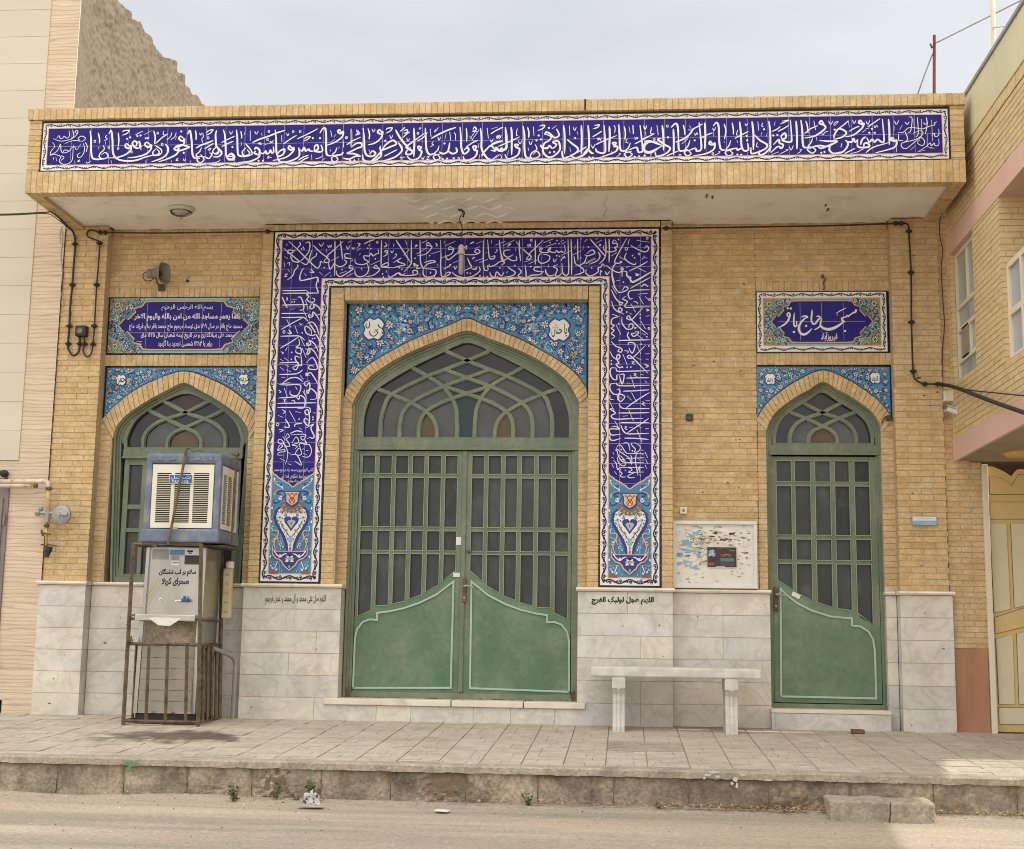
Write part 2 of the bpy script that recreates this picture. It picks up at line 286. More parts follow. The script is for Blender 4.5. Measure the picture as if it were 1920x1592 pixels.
def smooth_path(p, k=5):
    if len(p) < 3: return p
    q = [p[0]] + list(p) + [p[-1]]; out = []
    for i in range(1, len(q)-2):
        a, b, c, d = q[i-1:i+3]
        for j in range(k):
            t = j/k; out.append(tuple(.5*(2*b[m]+(c[m]-a[m])*t+(2*a[m]-5*b[m]+4*c[m]-d[m])*t*t+(3*b[m]-a[m]-3*c[m]+d[m])*t**3) for m in range(len(b))))
    out.append(tuple(p[-1])); return out
def resample(p, n):
    d = [0]
    for i in range(len(p)-1): d.append(d[-1]+math.dist(p[i], p[i+1]))
    out = []; j = 0
    for k in range(n+1):
        t = d[-1]*k/n
        while j < len(d)-2 and d[j+1] < t: j += 1
        f = (t-d[j])/max(d[j+1]-d[j], 1e-9); out.append(tuple(p[j][m]+(p[j+1][m]-p[j][m])*f for m in range(len(p[j]))))
    return out
def inset(p, dist):                         # move an open outline to its right-hand side
    out = []
    for i in range(len(p)):
        a, b, c = p[max(i-1, 0)], p[i], p[min(i+1, len(p)-1)]
        n1 = Vector((b[1]-a[1], -(b[0]-a[0]))) if i > 0 else None; n2 = Vector((c[1]-b[1], -(c[0]-b[0]))) if i < len(p)-1 else None
        n1 = n1 or n2; n2 = n2 or n1; n1 = n1.normalized(); n2 = n2.normalized(); m = (n1+n2).normalized(); k = dist/max(.4, m.dot(n1))
        out.append((b[0]+m.x*k, b[1]+m.y*k))
    return out
def inpoly(x, z, P):
    c = False; j = len(P)-1
    for i in range(len(P)):
        if (P[i][1] > z) != (P[j][1] > z) and x < (P[j][0]-P[i][0])*(z-P[i][1])/(P[j][1]-P[i][1])+P[i][0]: c = not c
        j = i
    return c
CH, BL, MJ = .0478, .192, .0075
def bricks(mb, fn, u0, u1, v0, v1, d0, d1, mat='buff_brick', ch=CH, bl=BL, off=(0, .5, .25, .75), lo=0., hi=1., mo='mortar', seed=0, v_ref=1.06):
    """stretcher courses: fn(u, v, d) maps to space, d0 is the outer face"""
    rnd = random.Random(seed*77+int((u0+9)*100))
    k0 = int(math.floor((v0-v_ref)/ch+1e-4)); k1 = int(math.ceil((v1-v_ref)/ch-1e-4))
    def bx(a, b, c, d, e, f, m, t):
        vs = [Vector(fn(u, v, w_)) for v in (c, d) for w_ in (e, f) for u in (a, b)]
        mb.mesh(vs, [(0,1,5,4), (3,2,6,7), (2,0,4,6), (1,3,7,5), (4,5,7,6), (2,3,1,0)], m, t)
    ind = .004*(1 if d1 > d0 else -1)
    bx(u0+.004, u1-.004, v0, v1, d0+ind, d1, mo, .5)
    for k in range(k0, k1):
        a, b = max(v0, v_ref+k*ch+MJ/2), min(v1, v_ref+(k+1)*ch-MJ/2)
        if b-a < .012: continue
        u = u0 - bl*off[k % len(off)] - rnd.uniform(0, .02)*(u1-u0 > .6)
        while u < u1:
            s0, s1 = max(u+MJ/2, u0), min(u+bl-MJ/2, u1)
            if s1-s0 > .02:
                if u0 == s0 and s1-s0 < .03: pass
                j = rnd.uniform(-.0015, .0015); r1, r2 = rnd.uniform(-.0012, .0012), rnd.uniform(-.0012, .0012)
                t = min(hi, max(lo, rnd.gauss((lo+hi)/2, .17)))
                bx(s0, s1, a+r1, b+r2, d0+j, d0+ind*8, mat, t)
            u += bl
def soldiers(mb, fn, u0, u1, v0, v1, d0, d1, mat='buff_brick', bw=.0478, seed=1, mo='mortar'):
    rnd = random.Random(seed*31+int((u0+9)*100)); ind = .004*(1 if d1 > d0 else -1)
    def bx(a, b, c, d, e, f, m, t):
        vs = [Vector(fn(u, v, w_)) for v in (c, d) for w_ in (e, f) for u in (a, b)]
        mb.mesh(vs, [(0,1,5,4), (3,2,6,7), (2,0,4,6), (1,3,7,5), (4,5,7,6), (2,3,1,0)], m, t)
    bx(u0+.003, u1-.003, v0+.003, v1-.003, d0+ind, d1, mo, .5)
    n = max(1, round((u1-u0)/bw)); st = (u1-u0)/n
    for k in range(n):
        bx(u0+k*st+MJ*.45, u0+(k+1)*st-MJ*.45+rnd.uniform(-.001, .001), v0+rnd.uniform(0, .002), v1-rnd.uniform(0, .002), d0+rnd.uniform(-.0015, .0015), d1-ind*.2, mat, min(1, max(0, rnd.gauss(.5, .2))))
def nicks(mb, x0, x1, z0, z1, y, n, seed, mat='dark_print'):
    rr = random.Random(seed)
    for k in range(n):
        x, z = rr.uniform(x0, x1), rr.uniform(z0, z1); r_ = rr.uniform(.003, .008); w_ = rr.choice((1, 1, 1, 2.6))
        mb.poly([(x+math.cos(a*1.05)*r_*w_*rr.uniform(.7, 1.2), z+math.sin(a*1.05)*r_*rr.uniform(.6, 1.1)) for a in range(6)], y-.0022-.0002*k, mat if rr.random() < .7 else 'paper_brown')
FRONT = lambda u, v, d: (u, d, v)           # a face towards the street: u along x, v up, d = y
# ---- Arabic and Persian lettering: joined letter forms for the built-in font
FORMS = {'ا': 'FE8D FE8E', 'آ': 'FE81 FE82', 'ب': 'FE8F FE90 FE91 FE92', 'پ': 'FB56 FB57 FB58 FB59', 'ت': 'FE95 FE96 FE97 FE98', 'ج': 'FE9D FE9E FE9F FEA0', 'ح': 'FEA1 FEA2 FEA3 FEA4', 'خ': 'FEA5 FEA6 FEA7 FEA8', 'د': 'FEA9 FEAA', 'ذ': 'FEAB FEAC', 'ر': 'FEAD FEAE', 'ز': 'FEAF FEB0', 'س': 'FEB1 FEB2 FEB3 FEB4', 'ش': 'FEB5 FEB6 FEB7 FEB8', 'ص': 'FEB9 FEBA FEBB FEBC', 'ض': 'FEBD FEBE FEBF FEC0', 'ط': 'FEC1 FEC2 FEC3 FEC4', 'ع': 'FEC9 FECA FECB FECC', 'غ': 'FECD FECE FECF FED0', 'ف': 'FED1 FED2 FED3 FED4', 'ق': 'FED5 FED6 FED7 FED8', 'ک': 'FB8E FB8F FB90 FB91', 'گ': 'FB92 FB93 FB94 FB95', 'ل': 'FEDD FEDE FEDF FEE0', 'م': 'FEE1 FEE2 FEE3 FEE4', 'ن': 'FEE5 FEE6 FEE7 FEE8', 'و': 'FEED FEEE', 'ه': 'FEE9 FEEA FEEB FEEC', 'ی': 'FBFC FBFD FBFE FBFF'}
def shape(s):
    s = s.replace('الله', '\uFDF2 ') if False else s; out = []
    n = len(s); i = 0
    while i < n:
        c = s[i]
        if c not in FORMS: out.append(c); i += 1; continue
        f = [chr(int(h, 16)) for h in FORMS[c].split()]
        prev = i > 0 and s[i-1] in FORMS and len(FORMS[s[i-1]].split()) == 4
        if c == 'ل' and i+1 < n and s[i+1] == 'ا': out.append('\uFEFC' if prev else '\uFEFB'); i += 2; continue
        nxt = i+1 < n and s[i+1] in FORMS and len(f) == 4
        out.append(f[3] if prev and nxt else f[1] if prev else f[2] if nxt else f[0]); i += 1
    out = out[::-1]; k = 0                  # right to left, digits left to right
    while k < len(out):
        j = k
        while j < len(out) and out[j] in '۰۱۲۳۴۵۶۷۸۹': j += 1
        if j > k: out[k:j] = out[k:j][::-1]
        k = max(j, k+1)
    return ''.join(out)
def text_geo(body, bold=0):
    cu = bpy.data.curves.new('lettering', 'FONT'); cu.body = body; cu.offset = bold; cu.resolution_u = 3
    o = bpy.data.objects.new('lettering', cu); COL.objects.link(o); bpy.context.view_layer.update()
    me = bpy.data.meshes.new_from_object(o.evaluated_get(bpy.context.evaluated_depsgraph_get()))
    vs = [(v.co.x, v.co.y) for v in me.vertices]; fs = [tuple(p.vertices) for p in me.polygons]
    bpy.data.objects.remove(o); bpy.data.curves.remove(cu); bpy.data.meshes.remove(me); return vs, fs
def put_text(mb, body, box, y, mat, bold=0, slant=0, latin=False, fn=None):
    """fit a line of lettering into the pixel box (x0, top, x1, bottom, right-end drop) on the plane y"""
    vs, fs = text_geo(body if latin else shape(body), bold)
    xs = [v[0] for v in vs]; ys = [v[1] for v in vs]; x0, x1, y0, y1 = min(xs), max(xs), min(ys), max(ys)
    dr = box[4] if len(box) > 4 else 0; out = []
    for a, b in vs:
        u, v = (a-x0)/(x1-x0), (b-y0)/(y1-y0); px, py = box[0]+u*(box[2]-box[0]), box[3]+(box[1]-box[3])*v+dr*u
        if fn: out.append(fn(px, py)); continue
        x, z = U(px, py, y); out.append((x, y, z))
    mb.mesh(out, fs, mat)
def pen(mb, crops, y, mat, wB, wN, wS, step=.0004, off=(0, 0)):
    """draw the inscriptions' pen paths on the glazed plane y"""
    k = 0
    for ox, oy, sc, txt in crops:
        for st in txt.strip('/').split('/'):
            st = st.strip(); ty = st[0]; v = [float(q) for q in st[1:].split()]; k += 1; yy = y-.0006-(k % 5)*step
            if ty == 'O':
                c = U(ox+v[0]/sc, oy+v[1]/sc, y); r_ = v[2]/sc*.0043
                mb.ribbon([(c[0]+math.cos(a*math.pi/5)*r_*.85, c[1]+math.sin(a*math.pi/5)*r_*1.1) for a in range(11)], wS*.8, yy, mat, taper=1); continue
            if ty == 'V':
                q = smooth_path([(*U(ox+v[i]/sc, oy+v[i+1]/sc, y), v[i+2]/sc*.0043) for i in range(0, len(v), 3)], 6); n = len(q); l_ = []; r_ = []
                for i in range(n):
                    a, c = q[max(i-1, 0)], q[min(i+1, n-1)]; dx, dz = c[0]-a[0], c[1]-a[1]; m_ = math.hypot(dx, dz) or 1e-9; h = max(q[i][2], .0004)*.5
                    l_.append((q[i][0]-dz/m_*h, yy-.0012*i/n, q[i][1]+dx/m_*h)); r_.append((q[i][0]+dz/m_*h, yy-.0012*i/n, q[i][1]-dx/m_*h))
                mb.mesh(l_+r_, [(i, n+i, n+i+1, i+1) for i in range(n-1)], mat); continue
            p = [U(ox+v[i]/sc, oy+v[i+1]/sc, y) for i in range(0, len(v), 2)]
            if ty == 'D':
                r_ = (wB if wB > wN*1.1 else wN*1.25)*.62; mb.poly([(p[0][0]+a*r_, p[0][1]+b*r_) for a, b in ((-.95, .25), (-.2, -1), (.95, -.25), (.2, 1))], yy, mat); continue
            wd = {'B': wB, 'N': wN, 'S': wS}[ty]
            mb.ribbon(smooth_path(p), wd, yy, mat, taper={'B': .5, 'N': .45, 'S': .5}[ty], dy=.0012, nib=.18)
# ---- brush strokes of the glazed inscriptions, drawn as pen paths (crop origin, scale, paths)
# prefix: B broad pen, N medium pen, S fine pen, D square dot, O ring
FRIEZE = [
(80,220,6,"S120 240 200 268 290 255 360 220 398 170 380 148 366 168 400 190/S250 298 330 265 410 262 402 235 440 212 482 236 455 268 400 268/S340 150 352 200 330 248/S298 150 302 212 272 236 244 214 226 236 200 240 186 208 160 238/S480 282 502 330 490 392/S458 292 472 368 440 440 400 450 392 424 424 398/S112 282 136 330 96 380 90 420 150 392 182 350 202 302 210 380 242 402 300 382 322 350 360 332 384 368 432 300/S86 430 140 420 205 445 188 490 230 530 300 518 334 478 342 400 346 310/S300 382 250 368 232 392/S208 432 240 452 204 490/S360 490 366 525/S120 450 126 482/S150 450 158 495/S395 490 420 480 395 500 425 498/"
"B535 150 546 260 546 380 562 458 620 474 690 468/N684 316 692 362 646 408 640 452 690 468 738 440 706 396 662 424/B735 458 800 456/N625 175 641 240 640 296/S545 495 505 516 490 504/O588 270 13/S728 196 706 222 728 244 690 266/S712 272 704 308/S636 328 628 360/O745 342 11/"
"B745 188 772 150 786 260 792 400 842 470 950 492 1060 482 1150 450 1235 428/B1235 428 1300 426 1336 404/N1338 408 1334 364 1268 318/N1284 346 1238 400 1268 430 1314 398 1288 360/N1268 300 1345 230 1412 186/N850 172 858 260 850 330/O850 352 11/B985 332 944 298 930 330 972 352 990 318 992 370 930 422 850 450 790 460/B1095 345 1046 344 1010 300 1034 268 1062 290 1048 330/B1095 345 1096 300 1082 268/D950 242/D985 226/D1066 212/D1102 206/N895 204 950 182 974 150 920 152 898 168/S1040 200 1086 176 1130 156/"
"B1215 312 1172 282 1150 310 1190 338 1222 312 1212 370 1150 420 1050 448 966 456/S1150 226 1162 246 1174 226 1186 246 1202 222/S1140 200 1225 152/S1120 318 1104 350 1112 372/O1000 392 11/N1250 150 1266 220 1260 302/O1295 180 10/B1380 300 1412 350 1400 412 1340 462 1228 502/O1345 306 13/S1362 152 1356 192 1370 196/S1452 170 1440 216 1394 256/S1502 170 1490 216 1440 256/S1506 216 1494 256/"
"B1590 242 1552 214 1536 244 1580 270 1594 242 1590 300 1540 330 1480 342/B1520 336 1480 350 1508 372 1532 346 1510 412 1420 462 1306 502/B1490 330 1560 312 1660 336/B1660 336 1590 362 1530 382/D1588 400/D1560 160/B1630 192 1656 150 1676 260 1682 380 1702 452 1770 462/N1720 160 1732 250/S770 485 775 520/S1165 480 1158 520/S1450 485 1445 515/S1500 470 1525 465 1500 485 1530 490/S1580 465 1595 490 1610 465/S1665 485 1660 515"),
(360,210,6,"N38 205 48 260 45 318/S85 235 98 262 110 238/S120 235 128 280 112 300 118 350/N160 262 205 240 236 200 182 215 165 240/O182 292 13/B45 408 110 372 180 348 240 322/N110 400 84 450 50 480 62 506 120 500/N96 478 134 530 96 574 58 546 66 510/N140 415 200 380 246 352/S200 440 185 420 215 410 200 435/N130 500 160 512 190 525 214 500 222 470 196 462/N225 500 240 430 280 400 300 440 262 470 238 450/B240 505 300 502 334 460 296 410 274 380 266 260 278 206/B250 470 290 470 300 440/S205 575 260 570 310 550 316 535/"
"B352 200 370 260 380 400 384 480 420 540 470 510 440 470 410 500 470 500/B440 460 478 500 462 540 400 520/D455 395/N332 345 400 310 484 272/N332 392 400 358 468 330/S420 215 440 250 462 215/S485 535 480 560/B500 200 510 300 514 440 530 490 600 500 680 480/N680 480 664 430 602 356/N612 400 566 450 590 492 650 470 620 424/N550 215 560 270 558 300/S600 215 590 260/N655 210 656 325/S560 340 552 385/S705 215 725 250 748 215/B680 345 760 308 860 275 960 235 1050 208/O865 220 11/S780 235 790 270/O850 310 12/S870 345 885 330 890 350 905 330 925 320/S800 375 920 340/S745 345 755 365 765 345 775 370 790 350/"
"B720 440 700 460 750 480 760 430 720 400 704 430/B760 440 750 510 640 560 520 570/B760 450 800 470 830 440 840 470 870 460 880 430 900 460 920 450 915 390/D750 550/D800 550/S850 505 870 495 850 520 900 510/B936 200 946 300 950 440 972 500 1030 470 1040 420 990 440 960 480/N1010 260 1012 335/S1065 240 1078 270 1092 240/O1140 222 11/N1030 360 1100 310 1180 262/B1130 420 1100 380 1086 410 1120 430 1140 400 1140 440 1060 510 910 548/B960 500 990 560 1080 560 1180 520 1210 480 1200 400/N1180 305 1280 260 1360 220 1416 190/O1218 222 12/N1255 330 1300 310 1330 280 1290 285 1260 310/B1205 420 1240 440 1260 400 1280 440 1310 420 1330 440 1370 440/N1195 545 1250 510 1312 486/N1205 570 1260 535 1315 510/D1360 295/D1440 295/B1380 440 1380 390 1410 370 1420 420 1380 440 1440 450 1470 430 1450 370/"
"B1438 240 1470 190 1500 190 1510 280 1510 440 1530 490 1600 490/S1345 480 1350 545/S1385 530 1440 515 1475 490/S1500 515 1460 550/N1632 398 1612 450 1584 476 1600 500 1660 488/N1616 490 1570 520 1598 566 1642 532 1604 496/B1600 490 1680 480 1700 450/N1560 210 1576 280/B1680 240 1660 200 1640 220 1670 245 1700 220 1690 280 1610 340 1520 375/O1740 290 12/S1615 250 1600 285/S1560 340 1610 310/S1850 200 1860 250 1840 260 1880 240 1870 210/S1660 390 1650 420/N1700 320 1708 400/S1560 420 1555 450/B1790 190 1795 300 1790 400/N1740 372 1800 330 1900 285/D1780 545/D1828 545/S1870 520 1880 550"),
(640,210,6,"B110 190 115 300 110 400/B110 400 160 360 220 350 230 390 180 410 60 470 120 440/B60 470 140 470 220 500/B20 520 90 530 160 500 220 500/O55 290 12/N20 310 25 398/N65 370 130 325 218 285/S175 200 185 240 165 262 210 245 190 220/D100 550/D150 550/S200 520 195 555/"
"B245 180 258 300 262 430 290 490 350 500 386 470 350 440 320 480/B240 480 250 540 330 560 420 520 450 470 430 400/B450 440 400 500 330 560/N300 185 318 250 312 310/S345 190 362 225 382 190/B460 240 430 200 410 230 450 250 466 220 450 290 380 350 300 372/N500 240 550 215 572 180 520 185 505 205/S545 260 560 300 580 260/B440 380 450 430 560 390 620 360 580 320 500 370 460 430/D495 325/N480 500 560 460 630 425/B640 345 672 390 680 440 600 510 460 555/S310 420 318 455/S690 525 660 510 720 510/S620 560 690 530/"
"B610 200 660 290 740 390 780 440/N660 220 700 190 715 170/N700 215 740 200 740 230 700 240/N690 290 740 245 770 225/S735 290 750 330 770 295/B780 400 730 450 740 480 790 470 790 430 730 400 800 340 940 240/B815 180 822 300 820 400 815 505/O862 240 12/S870 185 895 180 880 200/N850 330 920 290 970 230/B880 440 860 390 900 400 880 430 905 450 870 520 790 540 740 500/B945 180 950 300 960 430 1000 480 1060 460/N1100 378 1084 430 1052 462 1066 482 1120 470/N1084 478 1036 500 1062 542 1112 520 1078 480/N1000 190 1010 280/S1060 195 1050 230 1095 175/B1010 300 1100 250 1200 205 1290 175/S1035 330 1020 360 1040 370 1000 395/S1085 280 1100 320 1118 280/S1180 240 1165 310/N1220 225 1232 325/S1270 230 1285 260 1285 320/D1160 355/B1100 450 1150 470 1200 440 1220 345/B1200 440 1250 470 1300 450 1290 400/D1140 530/D1190 525/D1265 520/O1322 525 12/S905 510 920 535 935 500/S955 510 990 500 960 540 1000 530/"
"B1335 170 1346 290 1350 400 1380 470 1430 440 1420 400 1380 430/N1405 180 1412 260 1408 340/N1480 200 1500 170 1520 200 1480 220 1530 220/N1450 300 1500 230/N1475 310 1550 200/N1400 400 1470 350 1540 320/B1500 440 1480 390 1520 390 1500 430 1530 440 1500 510 1400 550 1370 500/S1440 270 1500 340/S1550 350 1540 410/S1555 480 1548 545/B1565 180 1578 290 1580 420 1640 520 1680 530/B1580 500 1600 460 1680 380 1720 420/N1640 180 1655 300/N1680 250 1740 210 1820 175/S1680 195 1760 170/S1680 310 1690 340 1710 300/S1740 270 1755 300 1765 270 1778 300 1795 265/N1670 380 1760 345 1820 330/B1680 430 1730 440 1750 410 1780 440 1800 410 1830 430 1860 400 1850 290 1845 180/S1690 540 1760 500 1780 480/S1810 480 1790 540"),
(920,205,6,"B165 200 180 300 175 420 130 470 80 460 60 430 40 470/N0 280 60 240 140 200/S70 290 85 320 95 290 110 320 120 290/N0 400 60 370 130 355/N80 420 200 370 330 310/B230 200 238 300 236 515/B290 440 270 400 310 400 290 430 325 450 300 520 200 560 160 510/S300 210 290 290 310 295/S310 350 330 390 355 350/S320 540 330 565 350 540/S80 510 20 560/S110 510 130 560/S200 460 190 520/"
"B365 190 380 300 380 440 400 540 470 552/N500 396 520 450 464 490 448 540 500 552 552 520 520 474 478 510/N415 200 430 260 428 325/N480 195 488 300/N530 240 590 215 606 180 550 190/S430 360 450 400 470 355/S420 430 430 470/D540 295/D515 350/D565 340/B560 400 590 440 640 430/D655 210/N690 220 740 185/B740 220 770 290 720 320 660 270 620 260 610 290/B620 280 680 310 660 350 600 390 590 480 650 540 720 520 780 450 760 360 700 370 740 400 700 440 660 420/B600 440 640 440 660 410 690 440/D665 485/D715 480/"
"B820 180 832 300 830 500/B800 470 820 550 880 530/B860 340 920 390 980 440 960 490 840 555/D950 325/N885 185 892 295/S930 200 945 240 965 200/S970 250 985 290/B1020 180 1025 330 1020 500/S890 430 900 480/B900 510 950 550 1040 510 1090 440/N950 500 1020 460 1080 420/B1095 180 1105 300 1100 450 1020 540/B1100 450 1130 490 1160 500/N1150 220 1200 205 1222 175 1165 185/N1145 310 1200 280 1250 245/S1135 400 1150 440 1175 390/S1200 320 1210 350 1220 320 1235 350 1245 315/B1180 440 1200 480 1280 490 1290 400 1275 180/N1180 400 1240 370 1420 295/D1110 540/D1150 545/B1335 190 1340 300 1330 480/B1400 420 1370 380 1410 380 1390 420 1425 420 1400 480 1200 555/S1385 180 1400 210 1395 270/"
"B1440 170 1450 300 1455 430 1480 470 1540 460/N1572 376 1552 430 1520 462 1534 484 1590 470/N1552 478 1508 500 1536 544 1592 512 1556 480/N1500 190 1515 260 1510 350/S1555 190 1570 270/S1540 330 1520 370 1550 380/B1600 180 1605 280/S1620 310 1630 340 1645 315 1655 340/B1550 460 1640 430 1660 480 1700 480 1710 440 1680 180/N1620 390 1700 350 1790 300/D1620 535/D1670 530/S1720 200 1740 230 1755 190/S1740 250 1750 310/S1810 220 1800 270 1830 280/N1870 180 1885 290/B1880 370 1780 370 1730 420 1740 480 1800 490 1880 450/B1730 360 1800 360 1900 400/D1735 520/O1840 340 12/S1400 550 1440 520 1460 500 1440 495/S1810 490 1800 540/S1360 470 1365 520"),
(1200,205,6,"N20 340 90 310 165 275/B250 410 160 370 60 380 40 450 100 480 180 450 250 410/B240 330 200 340 280 400 340 440 290 500 190 530 170 480/S40 180 60 220 75 180/S60 250 68 300/S130 200 118 270 145 275/N190 180 205 290/O160 340 12/D50 525/S125 490 120 540/"
"B250 180 262 300 265 465/D315 315/O308 190 12/B350 205 400 160 425 200 432 320/N300 525 360 500 430 470/B375 220 380 350 378 520/B432 320 435 440 460 470 540 450/O450 520 13/N562 348 542 410 512 444 524 466 580 456/N542 460 498 482 528 524 574 502 544 464/N485 175 500 230 505 290/S555 180 575 220/B400 370 500 330 560 280 600 220/N540 230 590 240/N580 230 650 195 705 165/S610 270 625 295 638 265 650 290/D615 350/N470 390 540 330/B560 460 620 440 640 470 680 460 690 400 665 150/B728 150 735 300 728 450/N670 330 740 295 815 265/S815 210 835 240 850 200/S830 250 828 305/B815 390 790 360 780 390 820 400 840 380 830 450 740 500 600 525/S700 310 720 330/"
"B825 190 860 150 885 200 890 350 910 450 970 460/N1022 348 1000 410 972 444 984 466 1040 456/N1004 460 958 484 990 524 1044 502 1008 464/O820 500 12/S830 520 880 500 900 480 880 480/N945 165 965 240 950 340/S945 360 950 375/N1035 150 1050 230 1050 285/S1100 230 1085 285 1105 290/N1065 330 1140 290 1220 250/B1120 140 1135 270 1140 400 1160 460/S1090 350 1100 380/B970 460 1080 440 1100 460 1140 440 1180 470 1220 450 1210 380/D1200 300/D1205 350/D1095 510/D1140 510/S1180 160 1195 185 1215 155/B1260 135 1275 270 1275 460/N1325 140 1335 240/S1380 150 1370 190 1390 195/B1290 290 1350 350 1430 400 1400 450 1260 500 1250 430/D1395 225/S1370 260 1360 300/S1430 270 1420 310/S1320 370 1310 420 1335 425/"
"B1450 130 1465 270 1465 400 1460 480/B1480 420 1400 500 1340 510 1350 460/N1485 250 1540 225 1580 195/N1580 165 1640 140 1670 125 1600 135/S1520 140 1510 185/N1550 250 1620 215 1675 180/D1500 295/D1545 290/B1500 400 1560 340 1570 380 1610 400 1590 440 1550 420 1470 490/B1600 340 1590 300 1630 270 1640 320 1600 350 1690 370 1705 320 1690 120/B1755 130 1765 280 1765 450/N1480 510 1560 480/S1560 510 1640 470 1665 455 1640 455/S1680 420 1700 460 1725 405/S1770 500 1800 480 1815 455 1795 455"),
(1470,195,6,"B190 180 205 300 210 430 230 490 300 480/N245 190 262 250 270 330/N335 190 355 295/B450 230 420 190 400 220 450 240 460 280 350 360 230 385/N230 335 300 280 380 245/N322 388 300 440 274 472 286 496 340 486/N304 490 262 514 318 554 356 520 312 486/S365 370 370 415/S420 330 440 350 460 320 500 310/B300 490 400 470 480 480 560 450/B400 410 500 420 600 420 520 460 420 500 380 480/B520 470 510 520 560 560 640 540/B560 400 660 370 700 320 620 280 570 340 560 390/D570 290/D420 550/D455 540/S500 190 525 230 550 190/S560 250 610 200 570 210 560 240/N610 280 680 230 720 190/S720 180 735 265/S770 180 790 220 810 180/B890 230 860 185 840 210 880 230 900 220 870 280 780 350 690 370/N730 310 800 270 850 250/"
"B690 410 720 440 700 500 640 550 540 555/B700 420 760 430 780 390 800 430 830 400/N650 440 640 490/B830 400 830 480 900 490 960 480 940 440 900 450 900 490/B860 460 880 400 920 370/N940 260 1000 220 1080 165/D990 280/D960 325/D1020 325/N880 320 920 290/S1010 240 1025 270 1040 240 1055 265/B930 380 960 430 990 400 1020 430 1050 400 1100 430 1125 400 1105 170/N920 280 960 270/N920 550 1000 490 1180 435/S1040 460 1075 470/N680 560 740 530 800 500/S740 560 830 540 880 510 900 510/B1175 170 1185 300 1185 460/B1250 430 1220 380 1200 400 1240 420 1265 410 1240 490 1030 550/S1240 190 1265 230 1290 185/S1240 250 1235 310/S1265 490 1265 545/S920 190 945 230 965 180/"
"S1280 320 1340 320 1400 270 1480 270 1560 280 1640 250 1700 240/S1330 240 1300 290/S1400 150 1440 160 1425 300 1390 330/S1460 170 1465 330/S1500 150 1510 330 1480 370/S1545 170 1550 380/S1600 150 1610 230 1590 340/S1660 180 1670 420/S1740 280 1740 350 1700 370 1690 330 1660 360/S1720 200 1690 215 1700 240/S1740 390 1740 460 1700 470 1690 440 1660 470 1640 440 1600 480 1520 530/S1610 340 1610 470/S1450 330 1540 300 1560 340 1480 400 1330 440 1330 490 1380 500 1480 420 1540 380 1580 420 1560 470 1500 440 1530 400/S1290 340 1290 410 1340 410/S1360 310 1390 400 1330 440/S1420 520 1480 470/S1500 540 1590 520/S1600 480 1690 500/S1650 510 1660 490/S1360 200 1385 230 1410 200/S1570 210 1590 230 1620 200"),
]
